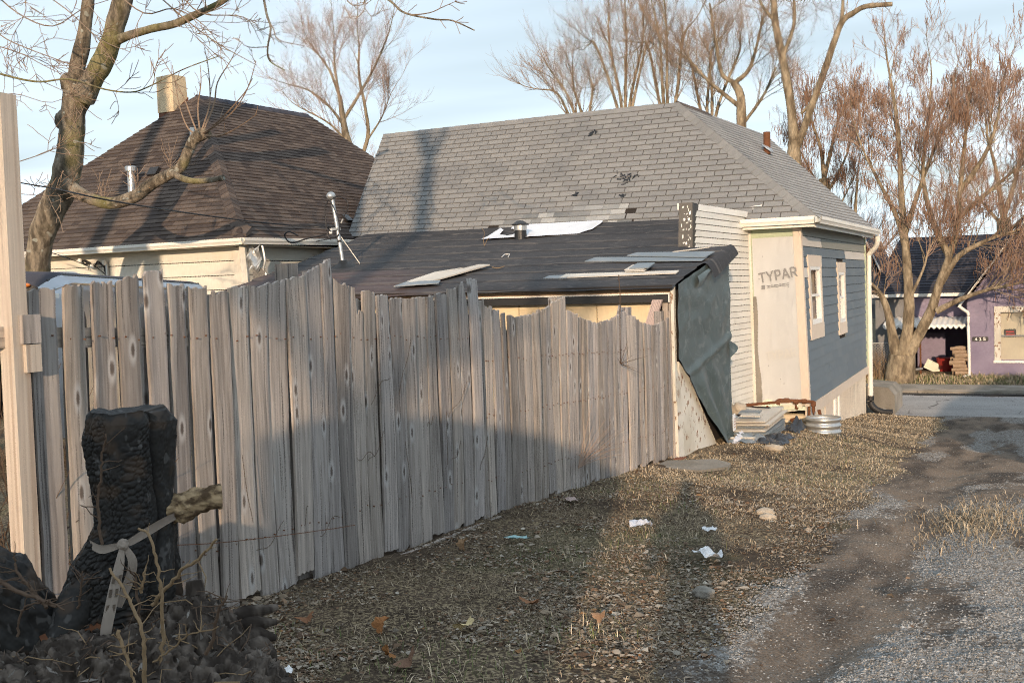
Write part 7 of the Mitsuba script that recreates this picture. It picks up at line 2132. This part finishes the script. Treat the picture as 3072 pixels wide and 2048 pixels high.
# brown weeds along the chain link and verge
rng = np.random.default_rng(3)
ln = []
for _ in range(260):
    x, y = rng.uniform(-5.3, -3.9), rng.uniform(33.9, 34.9)
    b_ = V3(x, y, -3.2)
    h = rng.uniform(.3, 1.1)
    ln.append((b_ + np.outer(np.linspace(0, 1, 4), V3(rng.normal(0, .2), rng.normal(0, .2), h)) + rng.normal(0, .02, (4, 3)), np.linspace(.008, .003, 4)))
put('dry_brush', tubes(ln, 3), 'stalk', kind='stuff')
labels['dry_brush'].update(label='dry brown brush at the foot of the chain link fence', category='brush')
# conifer at the left edge
key = thing('pine_tree', 'dark green pine showing between the new post and the maple trunk', 'tree')
tr = Tree(5, wob=.06, up=.02, minr=.01)
px0 = V3(*[(-28.484,24.000,2.849)][0])
t0 = tr.stem([px0 + V3(-1.2, 0, -5.5), px0 + V3(-1.2, 0, 0), px0 + V3(-1.2, 0, 3.2)], [.25, .15, .03], 5)
nl = []
rng = np.random.default_rng(17)
for i in range(34):
    z = rng.uniform(-1.6, 3.0)
    a_ = rng.uniform(0, 6.28)
    Lb = 1.5 * (1 - (z + 1.6) / 5.2)
    o = px0 + V3(-1.2, 0, z)
    e = o + V3(np.cos(a_) * Lb, np.sin(a_) * Lb, .15 * Lb)
    tr.limbs.append((np.array([o, (o + e) / 2 + V3(0, 0, .05), e]), np.array([.025, .018, .008])))
    for f_ in np.linspace(.3, 1, 12):
        q = o + (e - o) * f_
        for _ in range(14):
            dd = rng.normal(0, 1, 3) + (e - o) / Lb
            dd /= np.linalg.norm(dd)
            nl.append((np.array([q, q + dd * rng.uniform(.08, .16)]), np.array([.006, .003])))
put(f'{key}__trunk', lumpy([t0], 8, 2), 'far_bark', smooth=60)
part(key, 'branches', tubes(tr.limbs, 4), 'far_bark', kind='stuff')
part(key, 'needles', tubes(nl, 3, False), 'needle', kind='stuff')

# ---- bare trees behind the viewpoint, whose shadows fall on the roofs and the ground
def shade_tree(label, x, y, h, seed, r=.22, kids=(0, 4, 6), minr=.008):
    key = thing('shade_tree', label, 'tree')
    tr = Tree(seed, wob=.12, up=.05, spread=.7, ratio=.62, minr=minr)
    g = tr.rng
    trunk = tr.stem([(x, y, -1.9), (x + .08, y, -1.6 + h * .35), (x - .05, y + .1, -1.6 + h * .66)], [r * 1.3, r, r * .85], 5)
    lims = []
    for i in range(5):
        a_ = i * 1.26 + g.random()
        pts = [trunk[-1, :3], trunk[-1, :3] + V3(np.cos(a_) * h * .08, np.sin(a_) * h * .08, h * .2), trunk[-1, :3] + V3(np.cos(a_) * h * .2, np.sin(a_) * h * .2, h * .42)]
        p = tr.stem(pts, [r * .45, r * .3, r * .12], 5)
        lims.append(p)
        tr.clothe(p, h * .16, 2, kids, .2)
    finish(key, tr, trunk, lims, 'bark', 'bark', 'twig', 10)


shade_tree('bare tree behind the viewpoint, left of the added van', -3.6, -6.0, 14, 101, .20)
shade_tree('bare tree in the left yard, outside the left edge of the view', -12.4, 2.2, 14, 103, .20)
shade_tree('second bare tree in the left yard beside the first', -11.1, 2.0, 14, 104, .24)
shade_tree('small dense tree added unseen behind the van to dim the fence', .5, -9.2, 5.4, 106, .13, (0, 9, 14), .015)  # added out of view, twigs thickened to soften the sun on the fence
shade_tree('bare tree in the yard behind the left end of the fence', -7.4, 0.8, 14, 105, .22)
# ---------------------------------------------------------------- ground cover: leaf litter, dead grass, gravel
rng = np.random.default_rng(99)


def near_samples(n, x0, x1, y0, y1, power=1.6):
    """Random points, denser near the viewpoint (spacing grows with distance)."""
    u = rng.random(n)
    a_, b_ = y0 ** (1 - power), y1 ** (1 - power)
    y = (a_ + (b_ - a_) * u) ** (1 / (1 - power))
    return rng.uniform(x0, x1, n), y


def keep_verge(x, y):
    e = alley_edge(y)
    soft = (e - x + 0.12 * rng.normal(size=len(x))) > -0.05
    ok = soft & (x > -4.26 + 0.0 * y)
    ok &= ~((y > 12.4) & (y < 13.2) & (x > -4.2) & (x < -3.4))
    ok &= ~((y > 13.4) & (x < -4.15)) & ~((y > 18.4) & (x < -3.55))
    ok &= y < 26.2
    return ok


# dead leaves
n = 230000
x, y = near_samples(n, -4.26, 1.2, 2.2, 24, 1.5)
ok = keep_verge(x, y) | ((rng.random(n) < .02) & (x < 1.0))
clump = meshkit.fbm(np.stack([x * 1.2, y * 1.2, 0 * x], -1), 3, 12)
dens = np.clip((clump - .36) * 4.5, .03, 1) * np.clip((15.5 - y) / 5, .15, 1)
ok &= rng.random(n) < dens
x, y = x[ok], y[ok]
n = len(x)
z = zg(x, y)
size = rng.uniform(.0045, .0155, n) * np.where(rng.random(n) < .05, 2.2, 1)
base = np.array([(-1, 0, .0), (-.35, .55, .22), (.4, .45, .16), (1, 0, .05), (.35, -.5, .2), (-.4, -.5, .10)])
tri = np.array([(0, 4, 5), (0, 1, 4), (1, 2, 4), (2, 3, 4)])
tri = np.array([(0, 5, 1), (1, 5, 4), (1, 4, 2), (2, 4, 3)])
P = np.repeat(base[None], n, 0) * (1 + rng.normal(0, .18, (n, 6, 3)))
P[..., 2] *= rng.uniform(.3, 2.6, (n, 1)) * np.where(rng.random((n, 1)) < .5, 1, -1)
P *= size[:, None, None]
th = rng.normal(0, .33, n)
ct, s_ = np.cos(th)[:, None], np.sin(th)[:, None]
P = np.stack([P[..., 0], P[..., 1] * ct - P[..., 2] * s_, P[..., 1] * s_ + P[..., 2] * ct], -1)
ps = rng.uniform(0, 6.28, n)
c_, s_ = np.cos(ps)[:, None], np.sin(ps)[:, None]
P = np.stack([P[..., 0] * c_ - P[..., 1] * s_, P[..., 0] * s_ + P[..., 1] * c_, P[..., 2]], -1)
P += np.stack([x, y, z + .006 + size * .35], -1)[:, None]
pal = np.array([(.42, .345, .265), (.50, .44, .36), (.30, .20, .13), (.24, .145, .09), (.36, .28, .20), (.17, .115, .08), (.46, .39, .31), (.34, .18, .08)])
col = pal[rng.choice(8, n, p=[.2, .14, .13, .13, .16, .10, .11, .03])] * rng.uniform(.45, 1.25, (n, 1)) * 0.74
F = (tri[None] + np.arange(n)[:, None, None] * 6).reshape(-1, 3)
put('leaf_litter', (P.reshape(-1, 3), F, None, np.repeat(col, 6, 0)), 'vertex', kind='stuff')
labels['leaf_litter'].update(label='dry curled leaves scattered over the verge before the fence', category='leaf litter')

# dead grass and thatch
def blades(n, x, y, lo, hi, width, cols, lean=.8, upright=.5, pick=None):
    z = zg(x, y)
    h = rng.uniform(lo, hi, n)
    a_ = rng.uniform(0, 6.28, n)
    d = np.stack([np.cos(a_), np.sin(a_), 0 * a_], -1)
    s = np.stack([-np.sin(a_), np.cos(a_), 0 * a_], -1) * width * rng.uniform(.7, 1.3, n)[:, None]
    o = np.stack([x, y, z - .004], -1)
    ln = rng.uniform(.25, 1, n)[:, None] * lean
    up = V3(0, 0, 1) * (h * upright * rng.uniform(.25, 1.3, n))[:, None]
    m = o + d * h[:, None] * ln * .45 + up * .8
    e = o + d * h[:, None] * ln + up * rng.uniform(.5, 1.15, n)[:, None]
    v = np.stack([o - s, o + s, m - s * .8, m + s * .8, e], 1).reshape(-1, 3)
    t = np.array([(0, 1, 3), (0, 3, 2), (2, 3, 4)])
    f = (t[None] + np.arange(n)[:, None, None] * 5).reshape(-1, 3)
    c = cols[rng.integers(0, len(cols), n) if pick is None else pick] * rng.uniform(.7, 1.2, (n, 1))
    return v, f, None, np.repeat(c, 5, 0)


straw = np.array([(.56, .45, .31), (.64, .53, .38), (.46, .36, .24), (.52, .40, .26), (.36, .28, .185)])
green = np.array([(.10, .125, .045), (.15, .165, .07), (.20, .20, .09), (.12, .15, .06)])
n = 230000
x, y = near_samples(n, -4.26, .5, 2.2, 26, 1.2)
ok = keep_verge(x, y)
cl = meshkit.fbm(np.stack([x * 1.5, y * 1.5, 0 * x + 7], -1), 3, 22)
ok &= rng.random(n) < np.clip((cl - .30) * 3.2 + np.where(y > 11, .5, 0), .1, 1) * np.where(y < 8, .6, 1.0)
x, y = x[ok], y[ok]
w = .0011 + .00013 * y
dark_straw = np.array([(.20, .155, .105), (.26, .205, .14), (.14, .105, .072), (.31, .25, .17), (.10, .08, .055)])
pick = rng.integers(0, 5, len(x)) + 5 * (rng.random(len(x)) < np.clip((y - 8.0) / 5.0 + .6 * (meshkit.fbm(np.stack([x * 1.1, y * 1.1, 0 * x], -1), 3, 55) - .5), .08, .95))  # bank straw bleached, near straw darkened: colour also carries sun and shade
put('dead_grass', blades(len(x), x, y, .03, .10, (.0014 + .00017 * y)[:, None], np.vstack([dark_straw, straw]), 1.0, .35, pick), 'vertex', kind='stuff')
labels['dead_grass'].update(label='matted straw coloured dead grass on the verge and bank', category='grass')
pts = [(-3.4, 4.4, .35), (-2.6, 4.55, .5), (-2.15, 5.1, .35), (-2.4, 4.3, .4), (-3.75, 10.2, .6), (-3.0, 9.6, .5), (-2.7, 8.0, .4), (-2.9, 16.2, .9), (-3.0, 17.9, .5), (-2.4, 14.5, .8), (-3.1, 6.9, .4), (-2.3, 12.5, .7), (-3.0, 12.2, .6)]
gx_, gy_ = [], []
for cx_, cy_, r_ in pts:
    m = int(150 * r_ / .4)
    gx_.append(rng.normal(cx_, r_ * .5, m)), gy_.append(rng.normal(cy_, r_ * .6, m))
x, y = np.concatenate(gx_), np.concatenate(gy_)
ok = keep_verge(x, y)
x, y = x[ok], y[ok]
put('green_grass', blades(len(x), x, y, .05, .13, .0022, np.vstack([green, straw[:2]]), .8, .55), 'vertex', kind='stuff')
labels['green_grass'].update(label='sparse green grass tufts among the dead grass', category='grass')
# tall dry tuft between the wheel tracks
m = 3000
x, y = rng.normal(-.50, .24, m), rng.normal(10.3, .8, m)
put('dry_tuft', blades(m, x, y, .05, .19, .003, np.vstack([dark_straw, straw]), 1.0, .5), 'vertex', kind='stuff')
labels['dry_tuft'].update(label='tall dry grass tuft between the wheel tracks of the alley', category='grass')
# verge across the street
m = 9000
x, y = rng.uniform(-7, 3, m), rng.uniform(33.3, 35, m)
put('verge_grass', blades(m, x, y, .06, .22, .008, np.vstack([green, straw]), .7, .7), 'vertex', kind='stuff')
labels['verge_grass'].update(label='rough grass verge in front of the purple house', category='grass')

# gravel stones
oct_v = np.array([(1, 0, 0), (0, 1, 0), (-1, 0, 0), (0, -1, 0), (0, 0, 1), (0, 0, -1.0)])
oct_f = np.array([(0, 1, 4), (1, 2, 4), (2, 3, 4), (3, 0, 4), (1, 0, 5), (2, 1, 5), (3, 2, 5), (0, 3, 5)])
n = 260000
x, y = near_samples(n, -1.9, 1.2, 2.4, 22, 1.5)
e = alley_edge(y)
mud = np.empty(n)
for q0 in range(0, n, 100000):
    mud[q0:q0 + 100000] = np.array(alley_mud(mi.Float(x[q0:q0 + 100000]), mi.Float(y[q0:q0 + 100000])))
dens = (1.0 - .93 * mud) * np.clip((x - e + .1) / .5, 0, 1)
ok = rng.random(n) < dens
x, y = x[ok], y[ok]
n = len(x)
size = rng.uniform(.0024, .0075, n) * np.where(rng.random(n) < .08, 1.6, 1)
P = np.repeat(oct_v[None], n, 0) * (1 + rng.normal(0, .25, (n, 6, 1)))
P = P * np.stack([rng.uniform(.8, 1.5, n), rng.uniform(.7, 1.1, n), rng.uniform(.45, .9, n)], -1)[:, None] * size[:, None, None]
ps = rng.uniform(0, 6.28, n)
c_, s_ = np.cos(ps)[:, None], np.sin(ps)[:, None]
P = np.stack([P[..., 0] * c_ - P[..., 1] * s_, P[..., 0] * s_ + P[..., 1] * c_, P[..., 2]], -1)
P += np.stack([x, y, zg(x, y) + .012 + size * .1], -1)[:, None]
pal = np.array([(.31, .30, .285), (.23, .22, .205), (.40, .395, .38), (.18, .165, .15), (.25, .21, .165)])
col = pal[rng.choice(5, n, p=[.3, .25, .15, .2, .1])] * rng.uniform(.75, 1.15, (n, 1))
F = (oct_f[None] + np.arange(n)[:, None, None] * 6).reshape(-1, 3)
put('gravel', (P.reshape(-1, 3), F, None, np.repeat(col, 6, 0)), 'vertex', kind='stuff')
labels['gravel'].update(label='loose pale crushed stone on the alley', category='gravel')
